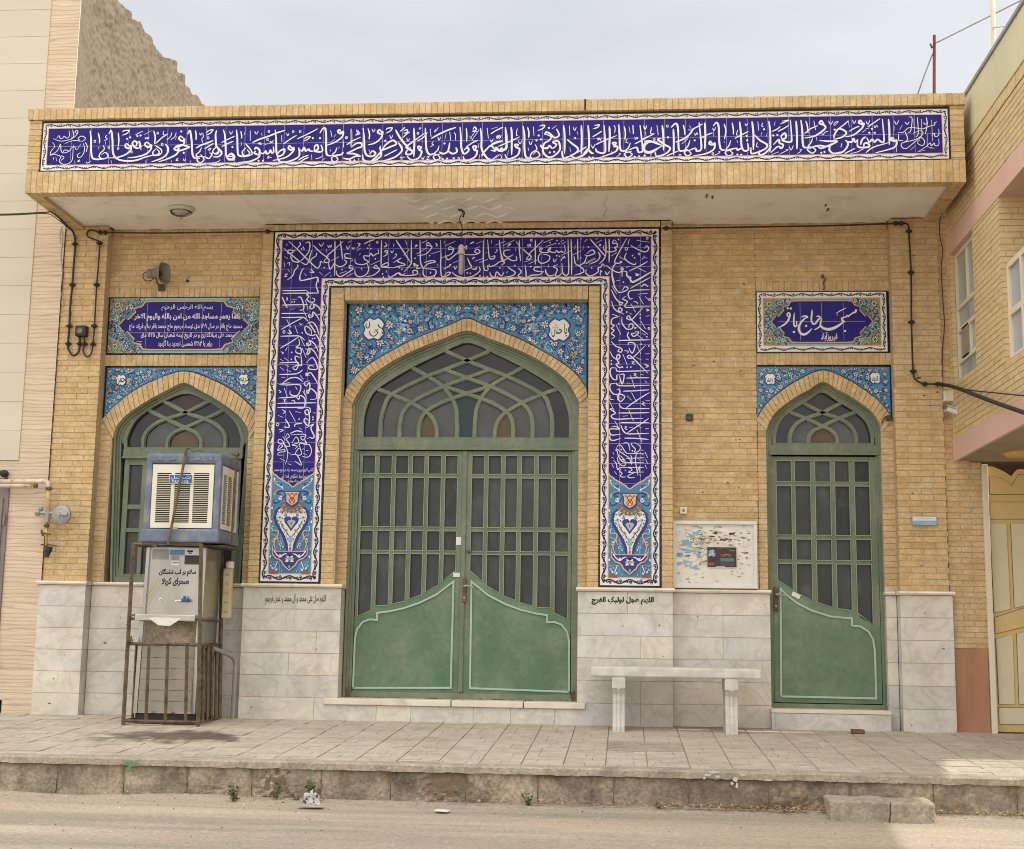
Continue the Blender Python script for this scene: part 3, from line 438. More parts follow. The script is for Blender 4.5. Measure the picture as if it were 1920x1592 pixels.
PORTAL = [
(520,430,8,"N172 180 300 300 420 420 520 520 600 580 640 540 650 480 690 510/N95 280 190 365 270 430 330 490 240 480 205 420 210 380/N150 215 140 250/N270 300 230 350 160 360 180 310 260 330/N330 190 350 230 320 260 300 300/N370 180 390 170/N420 210 470 190 490 240 470 340 400 430 330 490/D390 270/D365 295/D400 295/N520 310 490 400 470 480 430 530 350 490/N590 350 580 400 520 440 480 500/D705 575/N540 240 640 340 770 440/N770 400 700 480 760 500 780 460 740 410 860 300 990 180/S625 210 660 255 700 200/S755 240 770 275 785 245 805 270 815 230/S735 300 745 350/N865 170 865 350 862 700/N945 170 965 330 980 450/N1000 440 1100 440/N1090 370 1020 370 1020 420 1130 450/N810 470 930 410/N770 500 790 600 850 520 870 460/N860 520 930 560 1000 540 1040 490 1000 460/S1060 200 1110 170/S1035 250 1060 300 1090 240/S1120 270 1140 300 1160 270/N1190 290 1240 240/N1200 320 1250 280/N1200 215 1240 220 1220 250/N1300 220 1380 180 1460 155/D1380 240/D1355 285/D1405 290/N1510 290 1520 360 1480 370 1440 400 1400 360 1380 400 1300 400 1310 450 1370 490 1280 530 1180 510 1165 440/O1500 195 16/S1250 360 1230 390/D1470 445/N1090 490 1140 460/N1140 560 1090 540 1080 580 1140 590 1060 650 950 710 890 670 890 620/D970 605/N940 665 1040 630/N1040 710 1140 660/N700 710 800 640/S630 640 680 690/S810 680 800 715/N480 640 550 650 500 600/N150 760 230 700 260 620 310 560 300 530/S160 610 190 640/S110 680 150 670 110 710 150 710/N400 580 360 640 340 760 480 750 600 720 620 800/S400 660 440 700/S100 490 115 570/S145 510 185 500 180 550/S110 410 160 440/"
"N1350 520 1370 600 1330 680 1230 715 1170 670 1165 600/D1265 595/N1530 600 1480 540 1450 580 1520 590 1530 620 1440 690 1320 715/N1410 530 1540 470/N1565 165 1560 350 1555 560/N1560 560 1660 550 1650 500 1560 560 1740 580/N1740 500 1860 430 1800 480 1920 530 1800 560 1740 580/D1830 580/D1870 600/S1620 190 1640 250 1600 265 1665 230/S1750 210 1745 265/N1640 350 1610 330 1650 320 1640 380 1590 410/S1700 320 1720 355 1750 310/S1760 380 1790 370 1770 420 1730 440/S1660 430 1665 470/N1785 170 1850 270 1920 370/S1630 610 1640 650/D1580 670/D1590 715/N1660 690 1700 720 1800 660 1860 690 1920 660"),
(740,430,8,"N20 160 110 300 240 500/N250 160 250 400 245 520 140 640/S160 170 185 235/N130 390 220 310/N200 300 215 320/N300 270 340 240 310 240/N380 160 385 350 390 500 430 600/N400 210 490 170/N550 240 500 200 480 240 540 250 555 280 470 370 340 400/N330 370 480 280/D305 435/N330 540 290 510 300 550 350 540 330 590 400 580/N440 500 560 470 610 490 500 520 430 580/N430 580 430 680 500 720 600 690 610 610 430 590/D525 395/N540 370 680 330/S530 640 545 650 530 665/N610 210 640 240 620 260/S380 660 380 720/S590 690 610 730/N0 700 60 650 120 690 260 690 340 670 330 620 270 630 290 680/N690 160 695 400 690 560 710 710 800 690 840 650 790 650 740 700/S740 170 750 215/N750 250 910 180/N880 290 830 260 810 300 870 300 890 280 850 370 700 430/N760 380 800 460 900 390 950 350/N730 600 840 540 820 530/S630 520 660 550/S890 550 910 600 930 550/N870 510 980 460/N1040 380 1200 380 1280 340 1240 300 1200 340 1270 370/N1200 290 1280 260/N1225 220 1305 180/N1130 220 1190 190 1150 200/N1030 290 1080 250 1070 310/N860 640 930 700 1050 725 1180 700 1280 620 1260 560/N1090 430 1130 520 1150 570 1040 620/N1150 590 1220 600 1220 560/D1090 655/D1135 660/N1160 450 1200 420 1170 430/N1330 160 1330 350 1330 520 1350 610 1400 610 1390 540/N1200 480 1320 440/N1270 500 1400 450/D1280 700/D1330 715/D1385 710/N1395 160 1410 350 1430 440 1490 440 1500 400 1440 420/S1450 160 1455 210/S1520 300 1540 320 1500 360/S1370 340 1380 360/N1570 160 1590 350 1640 500/N1510 240 1660 180/N1620 250 1800 160/N1690 260 1745 220 1700 230/N1740 310 1650 320 1640 380 1700 420 1780 380/N1590 400 1620 470 1700 440 1760 470 1830 460 1820 400/N1420 520 1420 560 1500 540 1590 480 1650 500 1600 540/S1820 280 1810 330/D1580 580/N1430 640 1440 690 1500 720 1530 640 1600 700 1640 640/N1480 740 1560 700/N1690 560 1740 600 1810 650 1760 700 1630 720/S1670 660 1700 630/D1800 545/N1820 180 1900 300/N1870 160 1870 300 1890 480/N1850 580 1900 640 1850 700 1920 720"),
(980,430,8,"N0 290 60 350 120 400/N120 370 60 440 100 450 130 410 100 370 200 270 310 160/N190 160 190 350 190 530/O130 165 15/S70 225 85 260 100 225 120 260 115 215/N310 200 460 145/D410 200/N350 260 470 220/D515 170/D490 215/D545 215/N570 190 620 160/N590 220 650 190/N250 250 270 280/N250 320 300 290 260 290 270 340 360 350 400 330 420 270 380 320 420 340 480 350 510 320 540 350 580 330 610 350 640 320 620 230/N280 350 240 400 240 480 300 510 390 470 400 400 300 370/N30 490 150 450/N90 520 220 460/N35 530 50 640 60 720 130 690 250 680 320 630/N280 570 190 570 180 620 310 640/D120 560/D510 395/D550 405/D580 460/S460 440 475 490 510 440/N590 390 740 310/S590 410 605 440 625 405 640 440/N680 145 685 350 690 640 650 690 600 650 590 510/N600 650 540 700 490 690 520 600 460 560 530 530/N480 680 400 700 350 650 345 600/S390 530 385 575/N725 145 735 400 735 690/N745 390 880 320/N825 145 825 300 830 470/S790 240 780 300/D985 265/N770 400 790 510 850 540 930 490 960 400/N930 380 970 400 1080 360 1040 310 960 370/D870 430/N920 520 1080 430/N950 520 1100 440/N1130 340 1160 400 1120 470 1000 525/N920 190 970 150/S870 160 885 140/N1010 145 1130 280 1240 410/N1240 140 1250 300 1230 430 1150 520/N1090 150 1130 140/N1100 210 1190 160/N1150 220 1170 240 1140 250/S910 250 905 310/N830 540 910 600 900 650 770 690/D1035 580/N1240 560 1200 520 1170 570 1130 580 1130 640 1020 700 950 660 955 600/S1160 610 1190 640 1165 640 1165 700/N1240 630 1265 680 1305 630/N1295 140 1300 300 1295 500/N1410 190 1370 160 1350 210 1410 210 1420 260 1380 270 1400 320 1280 340 1215 300 1220 240/D1435 150/N1330 400 1410 350/N1565 130 1480 280 1400 430 1380 500 1440 510 1490 490 1460 480/N1450 410 1530 460/N1410 500 1360 560 1340 640 1350 720 1380 800/N1255 540 1330 600 1440 650 1510 600 1480 580 1490 640 1490 720/N1600 150 1580 230/O1555 295 22/N1560 350 1530 430 1600 500 1680 530 1700 500/D1650 395/D1680 430/N1620 240 1720 300 1840 340 1890 290 1860 250 1830 290/S1730 260 1780 220/N1710 165 1900 195/O1870 135 16/O1745 370 15/N1790 460 1830 400/N1800 430 1870 430/N1600 630 1880 480/N1740 590 1850 640/N1550 580 1600 550/N1500 630 1560 640 1560 700 1620 720 1640 790 1920 640/N1690 660 1720 680 1700 690 1740 700"),
(505,520,7.96,"N465 0 470 50 600 20 720 10 700 120 730 230 690 230/N190 200 400 200 560 195/N195 240 450 238 740 235/N560 200 590 240 560 260 590 290 560 330 610 370 660 370 680 330 640 310/N660 370 610 430 620 470 670 450 660 400 740 450 770 540 690 570/N420 300 470 300 510 400 510 480 450 490/N190 415 400 410 580 410/N190 290 230 380 270 460/S255 295 275 320 255 330 280 345/D340 370/D375 365/S325 325 410 330/N540 340 580 490/S320 480 380 470/N180 540 350 540 570 540/N180 600 350 600 510 600 580 660/N175 780 350 680 490 610/N640 570 590 560 600 600 650 580 650 520 700 560 750 650/N510 500 560 600/N260 630 320 750/N560 690 640 670 700 730 740 860/S450 680 470 710 500 690/N380 720 425 840/O220 815 20/N270 830 330 840 290 780/D490 830/N630 860 620 780 550 730 530 770 560 840 640 870 700 860 750 960 740 1030 660 1060/N600 690 660 780 690 830/D645 915/D680 910/N165 880 350 875 450 880 530 940/N160 1060 300 980 440 890/N440 920 450 1000 400 1050 470 1060 470 1140 400 1120 400 1080/N470 1140 480 1320 400 1250 390 1180 460 1200/N470 910 530 1030/N600 1010 560 980 570 1020 620 1000 600 940 680 1000 730 1110/N530 1070 600 1080 600 1130 560 1150 600 1060 680 1120 730 1220/N490 1060 550 1200/D335 1120/D330 1225/N240 1100 270 1040/S170 1110 210 1130 190 1150/N150 1280 300 1270 440 1270/N340 1350 430 1310 400 1380 350 1360/N550 1280 650 1200 720 1360 600 1370 600 1320 670 1330/N150 1450 400 1440 500 1380/S160 1220 210 1250/S220 1200 290 1250/S240 1310 300 1340/S160 1340 220 1390/S250 1380 320 1410/N600 1470 550 1430 560 1470 610 1420 680 1510 720 1590/N190 1590 300 1510 420 1500 500 1560/S180 1490 240 1500/N460 1460 510 1530"),
(500,710,7.96,"N190 90 300 95 480 90 510 140 460 250 360 240 350 180/N350 60 200 80/N640 30 560 60 590 110 640 60 640 160 600 180 620 220 660 150 740 220 740 300 650 310/N430 120 460 170/S180 170 215 200 190 210/N260 140 310 270/N170 290 400 275 470 260/N440 270 480 310 500 250 570 300 570 400 540 440 450 440/N540 180 600 300/N560 160 580 250/S250 310 280 310 260 340 290 350/S370 330 410 330 430 370/N165 370 450 365 740 360/N160 430 400 430 560 425/N560 425 640 440 650 500 600 540 570 490 620 470 640 600 620 700 560 640 580 590 640 640/N340 480 430 640/D485 605/S430 490 510 510/S230 460 280 500 240 520/S170 550 250 580/D690 575/D690 610/N690 510 730 515/N580 740 700 680 660 740 710 860 680 890 640 870/N420 720 430 680 530 670/N250 720 340 720 280 600/O165 685 22/S190 800 250 770 180 760/S480 730 530 760/"
"N350 820 450 780 540 800/S360 840 560 830 580 870 540 920 510 870 570 860/S280 880 310 820 340 870 290 900 330 960 340 1010 280 1000 230 920 180 910 180 960 260 980 310 1080 310 1180 280 1280/S160 1060 200 990 240 1010 160 1070 260 1060 270 1090 190 1100 170 1140 260 1140/S380 960 440 870 480 950 380 990 460 1010 420 1050/S490 1000 520 1130 430 1130 470 1050 510 1040/S590 990 640 990 670 1090 620 1170 530 1160/S360 1140 450 1140 520 1290 420 1230/S320 1100 360 1130/S200 1190 270 1230/S320 1270 370 1290/S530 1060 560 1040/S590 1070 630 1080/S540 1110 600 1140/S600 900 640 880/S240 860 280 920/N570 910 590 980 510 960 480 1000"),
(1125,440,7.96,"N200 760 280 860 380 840 420 800 370 780 330 840/N180 560 180 640 220 780 270 860/D350 710/N245 690 300 680/N440 540 590 470 710 400/N570 500 690 560/S530 580 560 610 570 590 590 600/N400 560 410 620 470 690 500 715 620 650 760 565/N450 805 600 720 750 640/N620 780 660 740 720 780/N750 825 600 825 450 840 420 900 450 960 490 950/N570 890 710 875/N180 770 250 890/N170 820 220 930 280 1000 340 1020 300 1050 280 1000/N580 920 650 1040/S670 920 720 970/O740 970 16/S500 1000 550 1010 560 1040/N390 920 340 960 410 1000 370 1060 410 1090 560 1080 750 1080/N170 990 210 1100 290 1160 330 1120 290 1090 280 1140 360 1190/N460 1030 530 1160/D400 1155/N640 1090 560 1180 470 1270 400 1250 430 1210 470 1270 600 1400 715 1490/S440 1170 480 1190/D600 1195/D600 1245/N690 1110 730 1130 690 1140/N680 1220 740 1210/N330 1230 330 1320 400 1410 480 1400 490 1340 440 1340 430 1400/S500 1380 540 1390 510 1410/N610 1290 680 1410/O730 1400 16/N180 1190 260 1220 180 1260 170 1330 210 1360 170 1400 210 1430 170 1480 220 1520 170 1560/N290 1215 250 1240/N240 1350 310 1490/D280 1330/N430 1450 410 1510 460 1590/N520 1450 580 1460 510 1520 470 1480 540 1470/N270 1580 500 1575 750 1570/N560 1500 640 1560/S620 1470 680 1500/D700 1525"),
(1125,640,7.96,"N170 0 230 70 320 110 320 160 270 150 290 110/N420 60 430 20 510 30 520 90 480 180 430 100/N550 60 610 190/N680 60 590 150 480 250 410 240 430 210 480 240 600 360 720 480/D615 45/D730 70/S360 140 420 150 410 180/N150 150 190 230 260 270 300 220 260 200 250 260 280 330 240 340 280 390 340 390 320 370/N340 190 410 360/S470 300 510 310 480 330 520 345/S540 240 620 280/N670 190 740 185/S680 260 730 280/N660 340 720 370 680 390/D170 290/D170 340/D405 390/D460 385/N240 400 250 440 300 450 500 445 745 440/N240 400 170 400 150 470 190 560 250 570 250 510 280 500/S500 480 540 490 510 510 560 525/N300 500 360 500 330 640 290 510/N390 550 550 545 735 545/N455 505 520 700/S600 490 650 505/N240 620 280 660 450 665 745 655/S400 620 440 630/N670 590 700 620/N240 630 160 640 150 720 210 790 290 780 290 720 250 720/N340 745 500 740 735 725/N250 800 300 900 370 830 290 790 260 880/N280 840 330 850/N390 995 550 880 740 765/N470 765 550 910/S400 810 470 880/S630 900 660 920 630 940 680 960/N680 890 740 885/S150 800 150 860 200 870/N280 930 340 1000 550 1005 740 1005/N140 890 210 1040/N270 1070 500 1070 735 1065/N430 1030 500 1190/S340 1120 410 1110/N210 1010 150 1010 230 1070 170 1110 220 1160 450 1155 640 1150/N300 1210 500 1215 730 1215/N310 1250 350 1340 410 1380 560 1380 730 1375/N410 1365 570 1260 730 1150/S370 1270 400 1280 370 1300 410 1320/N440 1290 490 1280/S540 1240 620 1300/N670 1310 730 1300/N220 1190 270 1270/N170 1280 230 1270 290 1310 150 1310 150 1380 200 1400 310 1385/N150 1400 150 1460 200 1480 310 1450/N360 1445 550 1450 725 1465/N550 1320 630 1510"),
(1125,760,9.95,"S430 720 470 700 530 720 560 850/S600 690 590 740 660 820 640 870 720 860 750 770 640 690/S310 790 350 740 400 760 480 880 540 900 680 900 830 895/S300 800 420 900 540 980 590 1100 590 970 560 930/S280 850 310 830 350 960 440 1060 600 1070 820 1065/S320 960 350 1080 440 1130 480 1080 430 990 360 930/S480 990 650 985 830 980/S690 880 660 1000 680 1160 710 1310/S250 1030 300 1080 330 1200 390 1160 600 1160 820 1160/S390 1180 370 1230 410 1270 380 1320 430 1340 490 1335/S520 1160 600 1200 530 1250 630 1250 820 1245/S640 1260 530 1310 540 1350 650 1350/S690 1250 740 1140 740 1240/S240 870 260 920/S210 970 260 990/S220 1090 260 1170/S270 1230 310 1290/S840 870 890 980/S850 1000 890 1090/S840 1110 870 1180/S770 830 810 850/D395 825/D605 850/S420 870 450 880/O420 1030 22/S720 1030 740 1010/S790 1030 820 1020/S780 920 820 930/S740 1290 760 1320/S460 1200 490 1230"),
]
NAMESIGN = [
(1440,565,6.02,"V958 128 10 982 124 22 994 102 22 984 92 10/V980 122 20 945 140 16 922 156 15 905 172 17 893 158 12 880 176 16 862 180 13 846 188 14 826 198 9/V820 192 9 846 186 14 832 206 17 852 226 22 872 234 9/V862 222 13 822 256 22 770 290 31 710 313 34 650 313 30 604 290 24 590 262 18 600 216 15 608 186 7/V598 268 18 575 292 17 545 311 13 518 324 5/D870 335/V884 74 6 842 95 11 804 114 11 782 130 7/V776 126 7 781 160 7/V497 94 6 495 132 17 490 182 20 491 226 18 508 254 20 534 252 18 562 214 22 586 186 20 570 168 16 542 176 8/V376 182 7 400 168 15 438 170 17 450 190 10/V442 178 13 402 206 18 364 252 22 346 310 24 370 362 27 412 374 27 460 346 20 496 306 6/D430 278/V297 128 6 292 180 16 290 236 18 294 272 18 308 284 20 324 270 18 318 222 8/D292 347/V246 176 16 224 168 12 214 148 14 230 132 17 246 142 19 240 184 22 210 240 20 162 276 17 106 306 4/D222 78/D257 82"),
]
MEDAL = [
(640,560,4.99,"S262 214 264 255 246 276 230 256 236 232/S250 200 240 206/S346 288 322 298 342 318 306 352 272 334 264 300/S345 236 352 262 384 282 392 300/S372 310 388 320 380 332/S366 346 378 362/S300 310 318 322/S310 290 318 296"),
]
# ================================================================== the mosque front
mosque = thing('mosque', 'single storey buff brick mosque front with blue calligraphy tiles, marble dado and green arched doors', 'mosque', (-1.12, 0, -.03))
YB = .12                                    # recessed bays
PL0, PL1, PR0, PR1 = -4.80, -4.425, 2.17, 2.552
ZS = 4.10; ZD = 1.03; ZT0, ZT1 = 1.03, 1.062   # soffit, dado top, marble string course
av = lambda a, b: (a+b)/2
XOL = av(U(515, 432)[0], U(483, 1095)[0]); XOR = av(U(1239, 427)[0], U(1239.5, 1097)[0]); ZOT = av(U(515, 432)[1], U(1239, 427)[1])
XIL = av(U(622, 540)[0], U(598.5, 1094)[0]); XIR = av(U(1125, 538)[0], U(1121, 1098)[0]); ZIT = av(U(622, 538)[1], U(1125, 537.5)[1])
PXL = av(U(492, 445)[0], U(483, 660)[0]); PXR = U(1260, 600)[0]
RXL = av(U(645, 562)[0], U(641, 743)[0])-.0; RXR = U(1103, 600)[0]; ZRH = U(870, 562)[1]
# ---- brickwork: end piers, pilasters, bays
wl = MB()
bricks(wl, FRONT, PL1-.01, PXL+.01, ZD, ZS, YB, YB+.2, seed=1)            # left bay (window cut by its own infill below)
def bay_wall():
    b = MB()
    # left bay above the sign, between sign and arch
    SLx0, SLx1 = PL1-.01, PXL+.01
    zs0 = U(350, 557, YB)[1]; zs1 = U(350, 540, YB)[1]
    bricks(b, FRONT, SLx0, SLx1, zs1, ZS, YB, YB+.2, seed=2)
    soldiers(b, FRONT, SLx0, SLx1, zs0, zs1, YB, YB+.2)
    soldiers(b, FRONT, SLx0, SLx1, U(345, 686, YB)[1], U(345, 665, YB)[1], YB, YB+.2, seed=4)
    b.build('brick_bay', mosque); b = MB()
    # right bay
    x0, x1 = PXR-.01, PR0+.01; xs = U(1417, 600, YB)[0]
    z1 = U(1540, 527, YB)[1]; z0 = U(1540, 546, YB)[1]
    nicks(b, x0+.05, xs-.05, 1.7, 3.9, YB, 18, 3); bricks(b, FRONT, x0, xs, ZD, ZS, YB, YB+.2, seed=5); bricks(b, FRONT, xs+MJ*.2, x1, z1, ZS, YB, YB+.2, seed=6)
    soldiers(b, FRONT, xs, x1, z0, z1, YB, YB+.2, seed=7)
    soldiers(b, FRONT, xs, x1, U(1540, 684, YB)[1], U(1540, 662, YB)[1], YB, YB+.2, seed=8)
    b.build('brick_bay', mosque); b = MB()
    # jambs beside the single door and the window
    zsp = U(1544, 790, YB)[1]
    bricks(b, FRONT, xs, U(1437.5, 900, YB)[0], ZD, zsp, YB, YB+.2, seed=9, bl=.1, off=(0,)); b.build('jamb', mosque); b = MB(); bricks(b, FRONT, U(1653, 900, YB)[0], x1, ZD, zsp, YB, YB+.2, seed=10, bl=.12, off=(0,))
    b.build('jamb', mosque); b = MB()
    zsp = U(345, 786, YB)[1]
    bricks(b, FRONT, SLx0, U(211, 820, YB)[0], ZD, zsp, YB, YB+.2, seed=11, bl=.1, off=(0,)); b.build('jamb', mosque); b = MB(); bricks(b, FRONT, U(461, 900, YB)[0], SLx1, ZD, zsp, YB, YB+.2, seed=12, bl=.1, off=(0,))
    b.build('jamb', mosque); b = MB()
    # main portal, inner jambs
    zsp = U(870, 742, YB)[1]
    bricks(b, FRONT, RXL-.02, U(660, 760, YB)[0], ZD, zsp, YB, YB+.2, seed=13, bl=.12, off=(0,)); b.build('jamb', mosque); b = MB(); bricks(b, FRONT, U(1084.5, 760, YB)[0], RXR+.02, ZD, zsp, YB, YB+.2, seed=14, bl=.12, off=(0,))
    return b
bay_wall().build('jamb', mosque)
b = MB(); bricks(b, FRONT, PL0, PL1, ZD, ZS, 0, .3, seed=20, bl=.19, off=(0, .5)); nicks(b, PL0+.03, PL1-.03, 1.2, 4, 0, 14, 1); b.build('brick_pier', mosque)
b = MB(); bricks(b, FRONT, PR0, PR1, ZD, ZS, 0, .3, seed=21, bl=.19, off=(0, .5)); nicks(b, PR0+.03, PR1-.03, 1.2, 4, 0, 14, 2); b.build('brick_pier', mosque)
b = MB()                                     # pilasters and lintel round the tiled portal
bricks(b, FRONT, PXL, XOL, ZD, ZS, 0, .3, seed=22, bl=.12, off=(0,)); b.build('pilaster', mosque); b = MB(); bricks(b, FRONT, XOR, PXR, ZD, ZS, 0, .3, seed=23, bl=.12, off=(0,))
b.build('pilaster', mosque); b = MB(); bricks(b, FRONT, XIL, RXL, ZD, ZIT, 0, .13, seed=24, bl=.11, off=(0,)); bricks(b, FRONT, RXR, XIR, ZD, ZIT, 0, .13, seed=25, bl=.11, off=(0,))
soldiers(b, FRONT, RXL, RXR, ZRH, ZIT, 0, .13, seed=26)
b.build('portal_surround', mosque); b = MB(); soldiers(b, FRONT, XOL, XOR, ZOT+.002, ZS, 0, .3, seed=27)
b.build('lintel', mosque)
# ---- masonry body and roof behind
b = MB(); b.box(PL0+.01, PR1-.01, 2.5, 9, -.1, 4.62, 'mortar'); b.box(PL0+.01, PL0+.2, .3, 2.5, -.1, 4.62, 'mortar'); b.box(PR1-.2, PR1-.01, .3, 2.5, -.1, 4.62, 'mortar'); b.box(PL0+.01, PR1-.01, .34, 2.5, 4.12, 4.62, 'mortar')
b.build('rear_wall', mosque)
# ---- marble dado in six courses with a rounded string course
rnd = random.Random(5)
def dado(x0, x1, y, cuts=True, zt=ZD, zb=-.06, slabs=None):
    dd = MB(); dd.box(x0+.004, x1-.004, y+.0035, y+.2, zb, zt-.002, 'slab_joint')
    n = 6; h = (ZD+.025)/n
    for k in range(n):
        a, c = -.025+k*h, -.025+(k+1)*h; c = min(c, zt); u = x0
        while u < x1-.01:
            ln = slabs if slabs else rnd.choice([.5, .62, .75, .4]); v = u+ln
            if v > x1-.16 or not cuts: v = x1
            dd.cbox(u+.0024, v-.0024, y+rnd.uniform(-.0012, .0012), y+.13, (zb if k == 0 else a+.0026), c-.0026, 'marble', .0015, rnd.random()); u = v
    nicks(dd, x0+.04, x1-.04, .02, .95, y, int((x1-x0)*9), int(x0*100), 'rust'); dd.build('marble_dado', mosque)
YM = -.014
DPL = (U(457, 1102)[0], U(641, 1102)[0]); DPR = (U(1083, 1105)[0], U(1262, 1105)[0])
WJ0, WJ1 = U(1444, 1120, YB)[0], U(1660, 1120, YB)[0]
dado(PL0-.02, PL1+.006, YM, False); dado(PL1+.006, DPL[0], YB+YM, slabs=.55)
dado(DPL[0], DPL[1], YM); dado(DPR[0], DPR[1], YM); dado(DPR[1], WJ0, YB+YM)
dado(WJ1, PR0-.006, YB+YM, False); dado(PR0-.006, PR1+.02, YM, False)
def moulding(tr, x0, x1, y, z0=ZT0, z1=ZT1, d=.028):
    prof = [(0, 0), (-d*.75, .1), (-d, .5), (-d*.75, .9), (0, 1)]; vs = []
    for x in (x0, x1): vs += [(x, y+a, z0+(z1-z0)*c) for a, c in prof] + [(x, y+.12, z1), (x, y+.12, z0)]
    n = 7; tr.mesh(vs, [tuple(range(n))[::-1], tuple(range(n, 2*n))] + [(i, (i+1) % n, (i+1) % n+n, i+n) for i in range(n)], 'marble_trim', .5)
def mould_run(x0, x1, y):
    n = max(1, round((x1-x0)/.6)); tr = MB()
    for k in range(n): moulding(tr, x0+(x1-x0)*k/n+.0015, x0+(x1-x0)*(k+1)/n-.0015, y)
    tr.build('string_course', mosque)
mould_run(PL0-.035, PL1+.02, YM); mould_run(PL1+.021, DPL[0]-.016, YB+YM); mould_run(DPL[0]-.015, DPL[1]+.012, YM); mould_run(DPR[0]-.012, DPR[1]+.015, YM)
mould_run(DPR[1]+.016, WJ0+.008, YB+YM); mould_run(WJ1-.008, PR0-.021, YB+YM); mould_run(PR0-.02, PR1+.035, YM)
# ---- doorsteps
b = MB(); sx0, sx1 = U(607, 1330)[0], U(1098, 1330)[0]; zt = U(850, 1313)[1]; zc = U(850, 1325)[1]
for i, (f0, f1) in enumerate(((0, .49), (.493, .765), (.768, 1))): b.cbox(sx0+(sx1-sx0)*f0, sx0+(sx1-sx0)*f1-.002, -.035, .3, zc, zt, 'marble_trim', .006)
xx = sx0+.008
for wd in (.42, .28, .5, .3, .35, .3):
    x2 = min(xx+wd, sx1-.008); b.cbox(xx+.001, x2-.001, -.012, .2, -.07, zc-.002, 'marble', .002, rnd.uniform(.2, 1)); xx = x2
    if xx > sx1-.02: break
b.build('doorstep', mosque)
b = MB(); sx0, sx1 = U(1446, 1345)[0], U(1672, 1345)[0]; zt2 = U(1550, 1331)[1]
b.cbox(sx0, sx1, -.01, .3, zt2-.03, zt2, 'marble_trim', .004); b.cbox(sx0+.03, sx1-.004, -.004, .2, -.07, zt2-.032, 'marble', .002, .55); b.cbox(sx0+.004, sx0+.028, -.004, .2, -.07, zt2-.032, 'marble', .002, .9)
b.build('doorstep', mosque)

# ---- overhanging canopy
YC = -.97; CX0, CX1 = -4.735, 2.552; CZ0, CZ1 = 4.072, 4.765
FX0, FX1, FZ0, FZ1 = -4.628, 2.441, 4.2515, 4.660
cp = MB()
soldiers(cp, FRONT, CX0, CX1, CZ0, FZ0-.004, YC-.012, YC+.1, seed=40)
bricks(cp, FRONT, CX0, FX0-.004, FZ0-.003, FZ1+.012, YC-.012, YC+.1, bl=.1075, off=(0,), ch=.0478, seed=41)
bricks(cp, FRONT, FX1+.004, CX1, FZ0-.003, FZ1+.012, YC-.012, YC+.1, bl=.1075, off=(0,), ch=.0478, seed=42)
soldiers(cp, FRONT, CX0-.012, CX1+.012, FZ1+.013, CZ1, YC-.03, YC+.1, seed=43)
for sgn, x in ((1, CX0), (-1, CX1)):         # brick cheeks, seen from below
    f = (lambda u, v, d, x=x, sgn=sgn: (x+sgn*d, u, v))
    soldiers(cp, f, YC+.1, -.002, CZ0, 4.24, .0, .1, seed=44); bricks(cp, f, YC+.1, -.002, 4.24, CZ1, .0, .1, seed=45)
UND = lambda u, v, d: (u, v, d)
soldiers(cp, UND, CX0+.1, CX1-.1, YC+.004, YC+.09, CZ0+.004, CZ0+.04, seed=46)
cp.box(CX0+.1, CX1-.1, YC+.1, 0.33, 4.14, 4.60, 'mortar')
qx = U(1097, 205, YC-.03)[0]; cp.box(qx-.006, qx+.006, YC-.0325, YC-.02, FZ1+.02, CZ1+.001, 'black_gap')
cano = cp.build('canopy', mosque)
b = MB(); rnd = random.Random(3)
nx, ny = 240, 8; vs = []
for j in range(ny+1):
    for i in range(nx+1):
        x = CX0+.1+(CX1-CX0-.2)*i/nx; inb = (PL1 < x < PXL or PXR < x < PR0); y = YC+.09+((.085 if inb else -.014)-YC-.09)*j/ny; z = 4.103+.004*noise.noise((x*1.3, y*2, 0))
        if j == ny: y += (.03 if inb else .008)*noise.noise((x*9, 3, 1)); z -= .008*inb
        vs.append((x, y, z))
b.mesh(vs, [(j*(nx+1)+i, j*(nx+1)+i+1, (j+1)*(nx+1)+i+1, (j+1)*(nx+1)+i) for j in range(ny) for i in range(nx)], 'plaster')
def SF(px, py, z=4.099):
    d = ray(px, py); t = (z-CAMZ)/d.z; return (d.x*t, CAMY+d.y*t)
for row, (yp, x0, x1) in enumerate(((374, 755, 970), (388, 766, 975), (403, 778, 976), (416, 795, 960))):   # zig-zag mouldings in the plaster
    p = []; x = x0; k = 0
    while x < x1: p.append(SF(x, yp+(5 if k % 2 else -3))); x += 22; k += 1
    for i in range(len(p)-1):
        a, c = Vector(p[i]), Vector(p[i+1]); n_ = Vector((c.y-a.y, a.x-c.x)).normalized()*.016
        vs = [(*(a+n_), 4.102), (*(c+n_), 4.102), (*(c-n_), 4.102), (*(a-n_), 4.102), (*a, 4.0915), (*c, 4.0915)]
        b.mesh(vs, [(0, 1, 5, 4), (2, 3, 4, 5), (0, 4, 3), (1, 2, 5)], 'plaster')
for px, py, s_ in ((1548, 385, .02), (1552, 393, .03), (1325, 368, .04), (1336, 370, .03)): q = SF(px, py); b.box(q[0]-.006, q[0]+.006, q[1]-s_, q[1]+s_, 4.094, 4.101, 'rust')
cr_ = [SF(1135+4*math.sin(k*1.9), 366+k*6) for k in range(8)]
for k in range(7): b.mesh([(cr_[k][0]-.002, cr_[k][1], 4.094), (cr_[k][0]+.002, cr_[k][1], 4.094), (cr_[k+1][0]+.002, cr_[k+1][1], 4.094), (cr_[k+1][0]-.002, cr_[k+1][1], 4.094)], [(0, 1, 2, 3)], 'stain_brown')
b.build('soffit', cano, origin=mosque['_org'])
